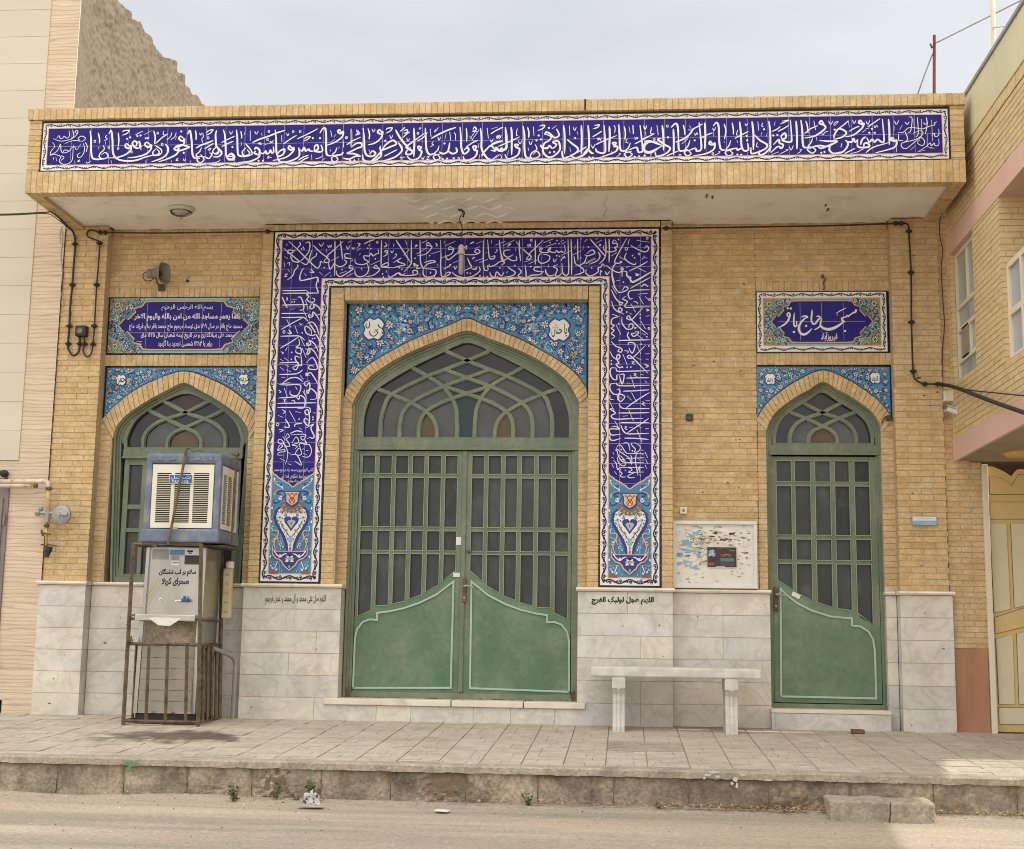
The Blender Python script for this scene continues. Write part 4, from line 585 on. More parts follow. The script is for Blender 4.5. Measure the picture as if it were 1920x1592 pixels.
# ---- ragged brick course left where the plaster stops under the canopy
for x0, x1 in ((PL1+.004, PXL-.004), (PXR+.004, PR0-.004)):
    b = MB(); soldiers(b, FRONT, x0, x1, 4.04, 4.115, YB-.022, YB+.05, seed=29); b.build('corbel_course', mosque)
# ------------------------------------------------------------------ glazed tile patterns
def vine(mb, a, c, wd, per, y, stem='navy', fl='pink_glaze', phase=0):
    """a running vine with leaves and buds along a straight border"""
    a, c = Vector(a), Vector(c); d = c-a; ln = d.length; d = d/ln; n_ = Vector((-d.y, d.x)); am = wd*.27
    k = max(2, round(ln/per)); st = ln/k; pts = []
    for i in range(k*10+1): u = i/10*st; q = a+d*u+n_*(am*math.sin(2*math.pi*i/20+phase)); pts.append((q.x, q.y))
    mb.ribbon(pts, wd*.19, y-.0006, stem, taper=1)
    for i in range(k):
        sgn = 1 if i % 2 == 0 else -1; u = (i+.5)*st; q = a+d*u
        for off_, ang, l_ in ((-.36, .5, .5), (-.14, -.4, .52), (.06, -.6, .46), (.32, .45, .46), (.46, -.3, .42)):
            base = q+d*(off_*st)+n_*(am*sgn*.55); dr = d*math.cos(ang*sgn)-n_*sgn*math.sin(abs(ang)+.55); dr.normalize(); t = base+dr*wd*l_; m_ = (base+t)/2; s_ = Vector((-dr.y, dr.x))*wd*.13
            mb.poly([tuple(base), tuple(m_+s_), tuple(t), tuple(m_-s_)], y-.001-.0002*(i % 3), stem)
        f_ = q-n_*(am*sgn*.75)+d*st*.12
        mb.disc(f_.x, f_.y, wd*.15, y-.0018, stem, 8); mb.disc(f_.x, f_.y, wd*.085, y-.0022, fl, 8)
def frame_border(mb, x0, x1, z0, z1, wd, per, y, fl='pink_glaze'):
    vine(mb, (x0+wd*.5, z1-wd/2), (x1-wd*.5, z1-wd/2), wd, per, y, fl=fl); vine(mb, (x0+wd*.5, z0+wd/2), (x1-wd*.5, z0+wd/2), wd, per, y, fl=fl, phase=math.pi)
    vine(mb, (x0+wd/2, z0+wd*.8), (x0+wd/2, z1-wd*.8), wd, per, y, fl=fl); vine(mb, (x1-wd/2, z0+wd*.8), (x1-wd/2, z1-wd*.8), wd, per, y, fl=fl)
def rect(mb, x0, x1, z0, z1, y, mat): mb.poly([(x0, z0), (x1, z0), (x1, z1), (x0, z1)], y, mat)
def ring(mb, x0, x1, z0, z1, wd, y, mat):
    rect(mb, x0, x1, z1-wd, z1, y, mat); rect(mb, x0, x1, z0, z0+wd, y, mat); rect(mb, x0, x0+wd, z0+wd, z1-wd, y, mat); rect(mb, x1-wd, x1, z0+wd, z1-wd, y, mat)
def joints(mb, x0, x1, z0, z1, y, sx_, sz_, mat='pale_line', wd=.0022):
    n = max(1, round((x1-x0)/sx_)); m = max(1, round((z1-z0)/sz_))
    for i in range(1, n): x = x0+(x1-x0)*i/n; rect(mb, x-wd/2, x+wd/2, z0, z1, y, mat)
    for j in range(1, m): z = z0+(z1-z0)*j/m; rect(mb, x0, x1, z-wd/2, z+wd/2, y-.0002, mat)
# ---- long frieze on the canopy
b = MB(); yf = YC
b.box(FX0, FX1, yf, yf+.09, FZ0, FZ1, 'glaze_black'); rect(b, FX0+.008, FX1-.008, FZ0+.008, FZ1-.008, yf-.0008, 'glaze_white')
rect(b, FX0+.048, FX1-.048, FZ0+.048, FZ1-.048, yf-.0016, 'peach'); rect(b, FX0+.054, FX1-.054, FZ0+.054, FZ1-.054, yf-.0024, 'cobalt')
joints(b, FX0+.09, FX1-.10, FZ0+.004, FZ1-.004, yf-.0032, .158, 9); joints(b, FX0+.054, FX1-.054, FZ0+.03, FZ1-.03, yf-.0034, 99, .158)
fz = b.build('tile_frieze', mosque)
b = MB(); frame_border(b, FX0+.01, FX1-.01, FZ0+.01, FZ1-.01, .036, .076, yf-.001, 'rust_glaze'); b.build('border', fz, origin=mosque['_org'])
b = MB(); pen(b, FRIEZE, yf-.0036, 'glaze_white', .0160, .0112, .0066); b.build('lettering', fz, origin=mosque['_org'])
# ---- tiled portal frame, three sides
yp = -.004; WB = .074; BK = .017
b = MB(); ZPB = ZT1+.002
def u_shape(i, y, mat):                       # the three-sided outline shrunk by i
    P = [(XOL+i, ZPB+i), (XIL-i, ZPB+i), (XIL-i, ZIT+i), (XIR+i, ZIT+i), (XIR+i, ZPB+i), (XOR-i, ZPB+i), (XOR-i, ZOT-i), (XOL+i, ZOT-i)]
    return P
b.prism(u_shape(0, 0, 0), yp, .13, 'glaze_black'); b.poly(u_shape(BK*.9, 0, 0), yp-.0008, 'glaze_white'); b.poly(u_shape(WB, 0, 0), yp-.0016, 'peach'); b.poly(u_shape(WB+.007, 0, 0), yp-.0024, 'turquoise')
ci = WB+.007; AXL, AXR = (XOL+XIL)/2, (XOR+XIR)/2
ZC0 = U(550, 884)[1]; ZTIP = U(548, 913)[1]
def tip(ax, x0, x1, g=0.0, dz=0.0):
    h = ZC0-ZTIP; p = []
    for u, v in ((0, 0), (.03, .14), (.24, .30), (.26, .37), (.45, .52), (.6, .60), (.64, .68), (.83, .80), (.86, .87), (1, 1.0)): p.append((x0+(ax-x0)*u, ZC0-h*v+dz))
    q = [(2*ax-a, c) for a, c in p[::-1]]; return p+q[1:]
cob = [(XOL+ci, ZOT-ci)] + tip(AXL, XOL+ci, XIL-ci) + [(XIL-ci, ZIT+ci), (XIR+ci, ZIT+ci)] + tip(AXR, XIR+ci, XOR-ci) + [(XOR-ci, ZOT-ci)]
b.poly(cob, yp-.0032, 'cobalt')
for ax, x0, x1 in ((AXL, XOL+ci, XIL-ci), (AXR, XIR+ci, XOR-ci)): b.ribbon(tip(ax, x0, x1, dz=-.002), .011, yp-.0038, 'peach', taper=1)
for x0, x1, z0, z1 in ((XOL, XIL, ZPB, ZOT), (XIR, XOR, ZPB, ZOT)): joints(b, x0, x1, z0+.01, z1-.01, yp-.0042, .165, .165)
joints(b, XIL, XIR, ZIT+.005, ZOT-.005, yp-.0042, .162, .155)
pf = b.build('tile_portal_frame', mosque)
b = MB(); yb_ = yp-.001; w2 = WB-BK
for x0, x1 in ((XOL, XIL), (XIR, XOR)):
    l, r_ = x0+BK+w2/2, x1-BK-w2/2; zt_l = ZOT-BK-w2/2 if x0 == XOL else ZIT+BK+w2/2; zt_r = ZIT+BK+w2/2 if x0 == XOL else ZOT-BK-w2/2
    vine(b, (l, ZPB+BK+w2*.3), (l, zt_l), w2, .088, yb_); vine(b, (r_, ZPB+BK+w2*.3), (r_, zt_r), w2, .088, yb_); vine(b, (l, ZPB+BK+w2/2), (r_, ZPB+BK+w2/2), w2, .088, yb_-.0006)
vine(b, (XOL+BK+w2/2, ZOT-BK-w2/2), (XOR-BK-w2/2, ZOT-BK-w2/2), w2, .088, yb_-.0006); vine(b, (XIL-BK-w2/2, ZIT+BK+w2/2), (XIR+BK+w2/2, ZIT+BK+w2/2), w2, .088, yb_-.0006)
b.build('border', pf, origin=mosque['_org'])
b = MB(); pen(b, PORTAL, yp-.0046, 'glaze_white', .0125, .0105, .0075)
put_text(b, 'کاشی کاری بیرون مسجد بیاد مرحوم محمد', (514, 877, 588, 887), yp-.006, 'glaze_white'); put_text(b, 'حسین سیف شکوهی قنده علی', (527, 888, 579, 898), yp-.006, 'glaze_white'); put_text(b, 'داد رضا', (540, 898, 558, 906), yp-.006, 'glaze_white')
b.build('lettering', pf, origin=mosque['_org'])
# ---- vases painted at the foot of each side
def vase(ax):
    m = MB(); K = .00431/5.306; zref = U(1181, 850)[1]; sc_ = (ZC0-(ZPB+WB))/((1240-175)*K)
    Q = lambda x, v: (ax+(x-425)*K, ZC0-(v-175)*K*sc_)
    k = [0]
    def both(h, mat, mirror_join=True):
        k[0] += 1; p = [Q(x, v) for x, v in h]; q = [(2*ax-a, c) for a, c in p[::-1]]; m.poly(p+[s for s in q if abs(s[0]-ax) > 1e-5], yp-.0044-.0006*k[0], mat)
    def stroke(h, wd, mat, mirror=True, tp=.3):
        k[0] += .25; p = smooth_path([Q(x, v) for x, v in h]); m.ribbon(p, wd, yp-.0044-.0006*k[0], mat, taper=tp)
        if mirror: m.ribbon([(2*ax-a, c) for a, c in p], wd, yp-.0044-.0006*k[0], mat, taper=tp)
    def leaf(x, v, l_, an, mat, mirror=True):
        k[0] += .1; a = Vector(Q(x, v)); d = Vector((math.cos(an), math.sin(an)))*l_; n_ = Vector((-d.y, d.x))*.28
        P = [tuple(a-d/2), tuple(a+n_), tuple(a+d/2), tuple(a-n_)]; m.poly(P, yp-.0044-.0006*k[0], mat)
        if mirror: m.poly([(2*ax-p, c) for p, c in P], yp-.0044-.0006*k[0], mat)
    def dot(x, v, r_, mat, mirror=True):
        k[0] += .1; a = Q(x, v); m.disc(a[0], a[1], r_, yp-.0044-.0006*k[0], mat, 8)
        if mirror: m.disc(2*ax-a[0], a[1], r_, yp-.0044-.0006*k[0], mat, 8)
    stroke([(500, 388), (545, 380), (580, 395), (570, 412), (540, 415)], .012, 'ultramarine'); stroke([(500, 420), (520, 455), (560, 490), (600, 508), (618, 490), (612, 470)], .011, 'ultramarine')
    for x, v, an in ((545, 440, .4), (560, 460, 1.2), (540, 465, 2.2)): leaf(x, v, .028, an, 'glaze_white')
    stroke([(520, 355), (560, 330), (600, 300), (625, 250)], .007, 'glaze_white'); stroke([(530, 360), (590, 375), (615, 410), (610, 440)], .006, 'amber_glaze')
    leaf(600, 295, .036, -.7, 'amber_glaze'); leaf(545, 310, .03, -.5, 'ultramarine'); leaf(618, 255, .03, 1.3, 'glaze_white'); leaf(610, 410, .034, 1.4, 'amber_glaze'); leaf(535, 345, .03, .9, 'glaze_white'); dot(600, 297, .005, 'glaze_black')
    both([(425, 1000), (462, 1000), (482, 930), (512, 850), (562, 770), (602, 690), (607, 640), (592, 580), (556, 545), (520, 538), (425, 600)], 'ultramarine')
    for x, v in ((610, 590), (618, 655), (598, 720), (545, 800), (505, 890), (488, 960)): leaf(x, v, .03, .3, 'ultramarine'); dot(x+6, v, .0045, 'glaze_white')
    both([(425, 1000), (446, 1000), (452, 930), (482, 850), (530, 770), (575, 690), (583, 640), (566, 580), (536, 560), (500, 580), (425, 610)], 'glaze_white')
    both([(425, 800), (455, 755), (495, 705), (502, 668), (480, 648), (445, 645), (425, 665)], 'ultramarine'); both([(425, 770), (450, 735), (470, 700), (450, 680), (425, 690)], 'sky_glaze'); both([(425, 665), (443, 712), (425, 772)], 'peach'); both([(425, 690), (433, 712), (425, 745)], 'rust_glaze')
    dot(485, 633, .012, 'ultramarine'); dot(485, 633, .007, 'sky_glaze'); dot(530, 595, .013, 'teal_glaze'); dot(530, 595, .008, 'amber_glaze'); dot(545, 655, .013, 'sky_glaze'); dot(545, 655, .005, 'ultramarine')
    stroke([(530, 610), (500, 600), (480, 622)], .004, 'navy'); stroke([(545, 670), (520, 740), (475, 800), (440, 850), (425, 880)], .0045, 'navy'); leaf(512, 735, .035, 1.0, 'leaf_glaze'); leaf(470, 785, .026, .9, 'ultramarine'); dot(470, 785, .005, 'pink_glaze')
    for x, v, l_, an, mt in ((560, 600, .02, .6, 'navy'), (505, 590, .02, -.5, 'navy'), (470, 605, .018, .9, 'rust_glaze'), (562, 690, .022, 1.2, 'navy'), (530, 700, .02, .3, 'leaf_glaze'), (548, 735, .02, 1.4, 'rust_glaze'), (500, 770, .02, .9, 'navy'), (492, 810, .02, 1.3, 'leaf_glaze'), (462, 830, .018, .7, 'rust_glaze'), (455, 880, .018, 1.3, 'navy'), (520, 615, .016, 2.2, 'rust_glaze'), (515, 665, .018, 1.8, 'navy')): leaf(x, v, l_, an, mt)
    for x, v in ((572, 625), (570, 660), (545, 715), (522, 755), (486, 785), (468, 850), (440, 905)): dot(x, v, .0035, 'navy')
    for x, v, l_, an, mt in ((628, 560, .03, 1.5, 'glaze_white'), (632, 700, .03, 1.7, 'glaze_white'), (590, 880, .026, .6, 'glaze_white'), (632, 980, .03, 1.4, 'sky_glaze'), (560, 870, .024, 2.4, 'glaze_white'), (625, 1060, .03, 1.8, 'glaze_white'), (585, 1140, .026, .8, 'sky_glaze'), (500, 960, .022, 1.5, 'glaze_white')): leaf(x, v, l_, an, mt)
    both([(425, 840), (450, 880), (425, 920)], 'sky_glaze'); both([(425, 920), (438, 940), (425, 960)], 'leaf_glaze'); both([(425, 960), (437, 978), (425, 998)], 'rust_glaze')
    both([(425, 556), (470, 546), (490, 512), (528, 490), (540, 520), (560, 546), (505, 575), (470, 598), (425, 610)], 'mauve')
    for x, v in ((445, 585), (480, 570), (505, 530), (525, 555)): dot(x, v, .007, 'amber_glaze'); dot(x, v, .004, 'leaf_glaze')
    both([(425, 383), (512, 383), (494, 415), (491, 498), (464, 522), (425, 546)], 'ultramarine'); both([(425, 392), (500, 392), (484, 418), (481, 492), (458, 512), (425, 533)], 'peach')
    stroke([(425, 405), (450, 430), (425, 470), (400, 500)], .006, 'glaze_black'); stroke([(428, 515), (455, 485), (425, 440)], .006, 'glaze_black'); leaf(465, 415, .03, .8, 'rust_glaze'); leaf(425, 410, .02, 1.57, 'glaze_black', False)
    stroke([(560, 1010), (590, 940), (575, 880), (550, 820), (570, 790), (610, 800)], .009, 'peach'); stroke([(545, 905), (580, 850), (625, 830)], .007, 'amber_glaze'); stroke([(610, 800), (620, 760), (600, 745)], .006, 'glaze_white'); leaf(600, 905, .03, 1.2, 'amber_glaze')
    stroke([(520, 995), (522, 940)], .005, 'glaze_white'); dot(523, 935, .013, 'glaze_white'); dot(523, 935, .009, 'rust_glaze')
    both([(425, 1003), (572, 1003), (600, 975), (610, 930), (606, 1040), (568, 1085), (540, 1092), (512, 1112), (490, 1155), (425, 1207)], 'peach'); both([(425, 1011), (568, 1011), (600, 990), (598, 1030), (562, 1074), (530, 1082), (500, 1106), (480, 1145), (425, 1193)], 'ultramarine')
    stroke([(455, 1030), (490, 1040), (520, 1065), (555, 1045), (590, 1000)], .010, 'glaze_white'); leaf(520, 1050, .032, .9, 'glaze_white'); leaf(580, 1010, .03, 1.2, 'glaze_white')
    for an, mt in ((1.57, 'sky_glaze'), (.9, 'glaze_white'), (.2, 'sky_glaze'), (-.5, 'glaze_white')): leaf(425+24*math.cos(an), 1090-22*math.sin(an), .046, an, mt)
    dot(425, 1088, .016, 'rust_glaze', False); dot(425, 1088, .009, 'peach', False); leaf(425, 1165, .032, 1.57, 'sky_glaze', False)
    both_tri = [Q(540, 1236), Q(640, 1236), Q(600, 1195), Q(565, 1210)]; m.poly(both_tri, yp-.008, 'rust_glaze'); m.poly([(2*ax-a, c) for a, c in both_tri], yp-.008, 'rust_glaze')
    stroke([(575, 1190), (560, 1150), (545, 1110)], .007, 'glaze_white'); leaf(595, 1180, .03, 1.0, 'glaze_white'); leaf(555, 1195, .03, 2.1, 'glaze_white'); leaf(612, 1120, .024, 1.6, 'leaf_glaze'); dot(612, 1155, .009, 'pink_glaze'); leaf(500, 1210, .03, .2, 'ultramarine'); dot(500, 1210, .005, 'glaze_white')
    return m
for ax in (AXL, AXR): vase(ax).build('vase_panel', pf, origin=mosque['_org'])

# ---- arches: brick rings, flowered spandrels with writing medallions
def arch_pts(lst, y=YB): return [U(a, c, y) for a, c in lst]
def flower(mb, x, z, r_, y, pal, rnd_, n=None):
    n = n or rnd_.choice((5, 6, 8)); a0 = rnd_.random()*6; pet, core, rim = pal
    for q in range(n):
        an = a0+2*math.pi*q/n; c, s = math.cos(an), math.sin(an); px, pz = -s, c; w_ = r_*2.2/n
        P = lambda f: [(x+c*r_*.2, z+s*r_*.2), (x+c*r_*.62+px*w_*f, z+s*r_*.62+pz*w_*f), (x+c*r_*(1+.18*(f > .6)), z+s*r_*(1+.18*(f > .6))), (x+c*r_*.62-px*w_*f, z+s*r_*.62-pz*w_*f)]
        mb.poly(P(.82), y-.0001*q, rim); mb.poly([(x+(a-x)*.84, z+(d-z)*.84) for a, d in P(.55)], y-.0009-.0001*q, pet)
    mb.disc(x, z, r_*.36, y-.0024, core, 8); mb.disc(x, z, r_*.16, y-.0028, rim, 6)
def arabesque(poly, y, seed, axis, dens=1.0, sc=1.0, bgm='turquoise', keep=None, pals=None, holes=()):
    """mirrored scroll of stems, leaves and flowers filling an outline"""
    mb = MB(); rr = random.Random(seed); xs = [p[0] for p in poly]; zs = [p[1] for p in poly]; x0, x1, z0, z1 = min(xs), max(xs), min(zs), max(zs)
    pals = pals or [('glaze_white', 'amber_glaze', 'navy'), ('glaze_white', 'rust_glaze', 'ultramarine'), ('glaze_white', 'amber_glaze', 'ultramarine'), ('amber_glaze', 'leaf_glaze', 'navy'), ('glaze_white', 'pink_glaze', 'navy'), ('glaze_white', 'amber_glaze', 'navy'), ('sky_glaze', 'glaze_white', 'ultramarine')]
    ok = lambda x, z, m=.012: (x0 <= x <= axis) and all(inpoly(x+a*m, z+c*m, poly) for a, c in ((0, 0), (1, 0), (-1, 0), (0, 1), (0, -1))) and not any(math.hypot((x-h[0])/h[2], (z-h[1])/h[3]) < 1 for h in holes)
    def put(fn):
        for mir in (0, 1): fn(mir)
    X = lambda x, mir: 2*axis-x if mir else x
    area = (axis-x0)*(z1-z0); k = 0
    for _ in range(int(area*150*dens/sc)):         # scrolling stems
        x, z = rr.uniform(x0, axis), rr.uniform(z0, z1)
        if not ok(x, z): continue
        an = rr.random()*6.28; tw = rr.choice((-1, 1))*rr.uniform(6, 14)/sc; p = [(x, z)]
        for s in range(34):
            an += tw*.0085*sc; tw *= 1.03; q = (p[-1][0]+math.cos(an)*.0085*sc, p[-1][1]+math.sin(an)*.0085*sc)
            if not ok(*q, .006): break
            p.append(q)
        if len(p) < 7: continue
        k += 1; m_ = rr.choice(('ultramarine', 'ultramarine', 'navy', 'sky_glaze')); wd = rr.uniform(.0075, .0125)*sc
        for mir in (0, 1): mb.ribbon([(X(a, mir), c) for a, c in p], wd, y-.0006-.00015*(k % 8)-.00007*mir, m_, taper=.3)
    def leafat(x, z, an, l_, m_, kk):
        d = Vector((math.cos(an), math.sin(an)))*l_; n_ = Vector((-d.y, d.x))*.22
        for mir in (0, 1): mb.poly([(X(x+a, mir), z+c) for a, c in ((-d.x/2, -d.y/2), tuple(n_), (d.x/2, d.y/2), tuple(-n_))], y-.0022-.00012*(kk % 9)-.00006*mir, m_)
    for q in range(int(area*1150*dens/sc/sc)):
        x, z = rr.uniform(x0, axis), rr.uniform(z0, z1)
        if ok(x, z): leafat(x, z, rr.random()*6.28, rr.uniform(.022, .044)*sc, rr.choice(('glaze_white', 'sky_glaze', 'sky_glaze', 'sky_glaze', 'ultramarine', 'ultramarine', 'ultramarine')), q)
    done = []; sizes = [.044]*6 + [.034]*10 + [.025]*18 + [.016]*34
    for r_ in sizes:
        r_ *= sc
        for _ in range(160):
            x, z = rr.uniform(x0, axis-r_*.9), rr.uniform(z0, z1)
            if ok(x, z, r_*1.05) and all(math.hypot(x-a, z-c) > (r_+d)*1.25 for a, c, d in done):
                done.append((x, z, r_)); pal = rr.choice(pals); n = rr.choice((5, 6, 8)) if r_ > .017*sc else 5; sd_ = rr.random()
                for mir in (0, 1): flower(mb, X(x, mir), z, r_, y-.0036-.00006*mir, pal, random.Random(sd_), n)
                break
    return mb
def cartouche(mb, px, py, w_, h_, y, body, edge='ultramarine', box=None):
    c = U(px, py, y); P = []
    for i in range(32):
        a = 2*math.pi*i/32; r_ = 1+.26*abs(math.sin(2*a))**2-.14*abs(math.cos(4*a)); P.append((c[0]+math.cos(a)*w_*r_*1.0, c[1]+math.sin(a)*h_*r_))
    mb.poly([(c[0]+(a-c[0])*1.16, c[1]+(d-c[1])*1.16) for a, d in P], y-.0075, edge); mb.poly(P, y-.0083, 'glaze_white')
def arch_set(parent, extr, intr, xl, xr, ztop, seed, sc, medal, nb):
    ring_ = MB(); A, B_ = resample(smooth_path(extr, 6), nb*2), resample(smooth_path(intr, 6), nb*2); rn = random.Random(seed)
    for i in range(nb):
        a0, a1 = A[2*i], A[2*i+2]; b0, b1 = B_[2*i], B_[2*i+2]; g = .045
        L_ = lambda p, q, t: (p[0]+(q[0]-p[0])*t, p[1]+(q[1]-p[1])*t)
        ring_.prism([L_(a0, a1, g*1.6), L_(a0, a1, 1-g*1.6), L_(b0, b1, 1-g*1.6), L_(b0, b1, g*1.6)], YB-.012+rn.uniform(-.0015, .0015), YB+.16, 'buff_brick', min(1, max(0, rn.gauss(.6, .2))))
    ring_.band([(p[0], p[1]) for p in A], [(p[0], p[1]) for p in B_], YB-.004, YB+.15, 'mortar')
    ring_.build('brick_arch', parent)
    yt = YB+.004; axis = (xl+xr)/2
    E_ = [p for p in smooth_path(extr, 6)]
    full = [(xl, ztop)] + [(xl, E_[0][1])] + E_ + [(xr, E_[-1][1]), (xr, ztop)]
    t_ = MB(); t_.prism(full, yt, yt+.03, 'glaze_black'); Ei = [(p[0], p[1]+.013) for p in E_]
    inner = [(xl+.012, ztop-.012), (xl+.012, E_[0][1]+.03)] + [p for p in Ei if xl+.012 < p[0] < xr-.012] + [(xr-.012, E_[-1][1]+.03), (xr-.012, ztop-.012)]
    t_.poly(inner, yt-.0008, 'turquoise'); joints(t_, xl+.01, xr-.01, ztop-.158, ztop, yt-.0012, .158, .2, mat='sky_glaze')
    sp = t_.build('spandrel_panel', parent)
    holes = [(U(px, py, yt)[0], U(px, py, yt)[1], w_*1.5, h_*1.5) for px, py, w_, h_, _, _ in medal]
    mb = arabesque(inner, yt-.0012, seed, axis, sc=sc, dens=1.25, holes=holes); mb.build('flower_scroll', sp, origin=parent['_org'])
    for px, py, w_, h_, body, bx in medal:
        m_ = MB(); cartouche(m_, px, py, w_, h_, yt, body)
        (pen(m_, MEDAL, yt-.0085, 'ink', .012, .010, .0085) if body == 'یا منان' else put_text(m_, body, bx, yt-.0092, 'ink', .01)); m_.build('medallion', sp, origin=parent['_org'])
def mirror_path(p, ax): return p + [(2*ax-a, c) for a, c in p[::-1]][1:]
EX0 = [(641, 744), (650, 729), (667, 706), (691, 685), (736, 658), (781, 635), (842, 611), (875, 598)]; IN0 = [(661, 757), (672, 735), (691, 709), (735, 678), (781, 655), (830, 636), (876, 620)]
XAM = U(873.5, 700, YB)[0]
ex = arch_pts(EX0); ex[-1] = (XAM, ex[-1][1]); it = arch_pts(IN0); it[-1] = (XAM, it[-1][1])
XSL, XSR = U(648, 600, YB)[0]-.012, U(1102, 650, YB)[0]+.0; XSL = 2*XAM-XSR
ex[0] = (XSL, ex[0][1]); MAIN_IN = mirror_path(it, XAM)
arch_set(mosque, mirror_path(ex, XAM), MAIN_IN, XSL, XSR, U(870, 566, YB)[1], 3, 1.0, [(701, 617, .082, .088, 'یا منان', (680, 602, 722, 636)), (1048.5, 619, .082, .088, 'یا حنان', (1034, 607, 1063, 632))], 56)
EX1 = [(1416, 788), (1436, 759), (1463.6, 735), (1501, 711), (1544, 695)]; IN1 = [(1437, 807), (1443, 790), (1458.5, 769), (1491, 745), (1516, 731.5), (1544, 716)]
XAD = U(1544, 740, YB)[0]; ex = arch_pts(EX1); ex[-1] = (XAD, ex[-1][1]); it = arch_pts(IN1); it[-1] = (XAD, it[-1][1]); DOOR_IN = mirror_path(it, XAD); XDL = U(1416.5, 700, YB)[0]; ex[0] = (XDL, ex[0][1])
arch_set(mosque, mirror_path(ex, XAD), DOOR_IN, XDL, 2*XAD-XDL, U(1540, 685.5, YB)[1], 8, .62, [(1444, 711, .040, .043, 'یا رحمن', (1435, 703, 1454, 720)), (1641, 709, .040, .043, 'یا قدوس', (1632, 701, 1651, 718))], 32)
EX2 = [(196, 787), (216, 762), (250, 735), (290, 714), (343, 697)]; IN2 = [(212, 822), (219, 800), (239, 777), (278, 751), (312, 733), (345, 718)]
XAW = U(344, 740, YB)[0]; ex = arch_pts(EX2); ex[-1] = (XAW, ex[-1][1]); it = arch_pts(IN2); it[-1] = (XAW, it[-1][1]); WIN_IN = mirror_path(it, XAW); XWL = PL1+.005; XWR = 2*XAW-XWL
ex[0] = (XWL, ex[0][1])
arch_set(mosque, mirror_path(ex, XAW), WIN_IN, XWL, XWR, U(345, 687, YB)[1], 12, .62, [(227, 713, .040, .043, 'رحمن', (218, 705, 237, 722)), (457.5, 712, .040, .043, 'کریم', (448, 703, 468, 720))], 34)

# ---- green steel doors and window
YD = .19
def rail(mb, x0, x1, z0, z1, y=YD, mat='green_paint', t_=.035, c=.003): mb.cbox(x0, x1, y, y+t_, z0, z1, mat, c)
def path_bar(mb, pts, wd, y0, y1, mat='green_paint'):
    p = smooth_path(pts, 5); a = inset(p, wd/2); c = inset(p, -wd/2); mb.band(a, c, y0, y1, mat)
def arched_frame(parent_mb, IN, xl_b, xr_b, zb, y, wds):
    """stepped frame following the brick opening down to the floor"""
    out = [(xl_b, zb)] + smooth_path(IN, 5) + [(xr_b, zb)]; cur = out
    for wd, yy, m_ in wds:
        nxt = inset(cur, wd); parent_mb.band(cur, nxt, yy, yy+.07, m_); cur = nxt
    return cur
# main double door
b = MB(); D2 = lambda px, py: U(px, py, YD)
xl_b = U(640.5, 1310, YB)[0]-.0; xr_b = 2*XAM-xl_b; zb = zt+.002 if False else U(860, 1313, YD)[1]
IN_ = [(p[0]-.004*(1 if p[0] < XAM else -1), p[1]+.004) for p in MAIN_IN]
inner = arched_frame(b, IN_, xl_b, xr_b, zb, YD, ((.022, YD-.045, 'green_paint'), (.020, YD-.02, 'green_paint'), (.022, YD-.005, 'green_paint')))
ztr1, ztr0 = D2(872, 823)[1], D2(872, 842)[1]
xi0, xi1 = U(664, 830, YD)[0]+.03, 0; xi1 = 2*XAM-xi0
rail(b, xi0-.03, xi1+.03, ztr0, ztr1, YD-.012); rail(b, xi0-.03, xi1+.03, ztr0-.012, ztr0+.012, YD-.03, t_=.02); rail(b, xl_b+.05, xr_b-.05, zb, D2(860, 1300)[1], YD-.015)
rr = random.Random(6)
for k in range(26):
    x = rr.uniform(xl_b+.08, xr_b-.08); l_ = rr.uniform(.01, .08); b.poly([(x, zb+.003), (x+l_, zb+.003), (x+l_*.8, zb+rr.uniform(.008, .02)), (x+l_*.2, zb+rr.uniform(.006, .02))], YD-.0165-.0001*k, 'rust')
for s_ in (-1, 1): x = XAM+s_*(XAM-xl_b-.045); b.poly([(x-.02, zb+.03), (x+.02, zb+.03), (x+.015, zb+.10), (x-.012, zb+.085)], YD-.047, 'rust')
door = b.build('double_door', mosque)
Zp = lambda x, y: U(x/3.0617+640, y/3.0617+580, YD); AXZ = XAM
mirr = lambda p: [(2*AXZ-a, c) for a, c in p]
b = MB(); outl = [Zp(*q) for q in ((118, 746), (120, 640), (140, 550), (195, 455), (385, 335), (560, 248), (722, 182))]; outl[-1] = (AXZ, outl[-1][1]); outl = mirror_path(outl, AXZ)
path_bar(b, outl, .03, YD-.004, YD+.03)
fi = [p for p in inner if p[1] > ztr1-.01]; b.band(resample(inset(fi, -.012), 70), resample(inset(outl, .004), 70), YD+.002, YD+.03, 'green_paint')
BARS = [[(222, 745), (225, 640), (245, 560), (290, 486), (480, 388), (605, 340), (722, 293), (850, 237)], [(332, 745), (336, 650), (358, 580), (420, 522), (570, 447), (722, 391), (845, 345)], [(442, 745), (446, 660), (466, 610), (500, 575), (570, 535), (650, 505), (722, 481), (850, 440)],
        [(547, 745), (545, 680), (522, 622), (470, 575), (390, 530), (290, 487), (205, 455)], [(663, 745), (663, 640), (655, 560), (622, 490), (570, 430), (480, 375), (405, 332)]]
for k, q in enumerate(BARS):
    p = [Zp(*a) for a in q]
    for m_ in (p, mirr(p)):
        path_bar(b, m_, .028, YD+.0012*k, YD+.03); path_bar(b, m_, .036, YD+.018+.0012*k, YD+.034, 'bead_paint')
rail(b, outl[0][0], outl[-1][0], ztr1-.002, ztr1+.014, YD-.002)
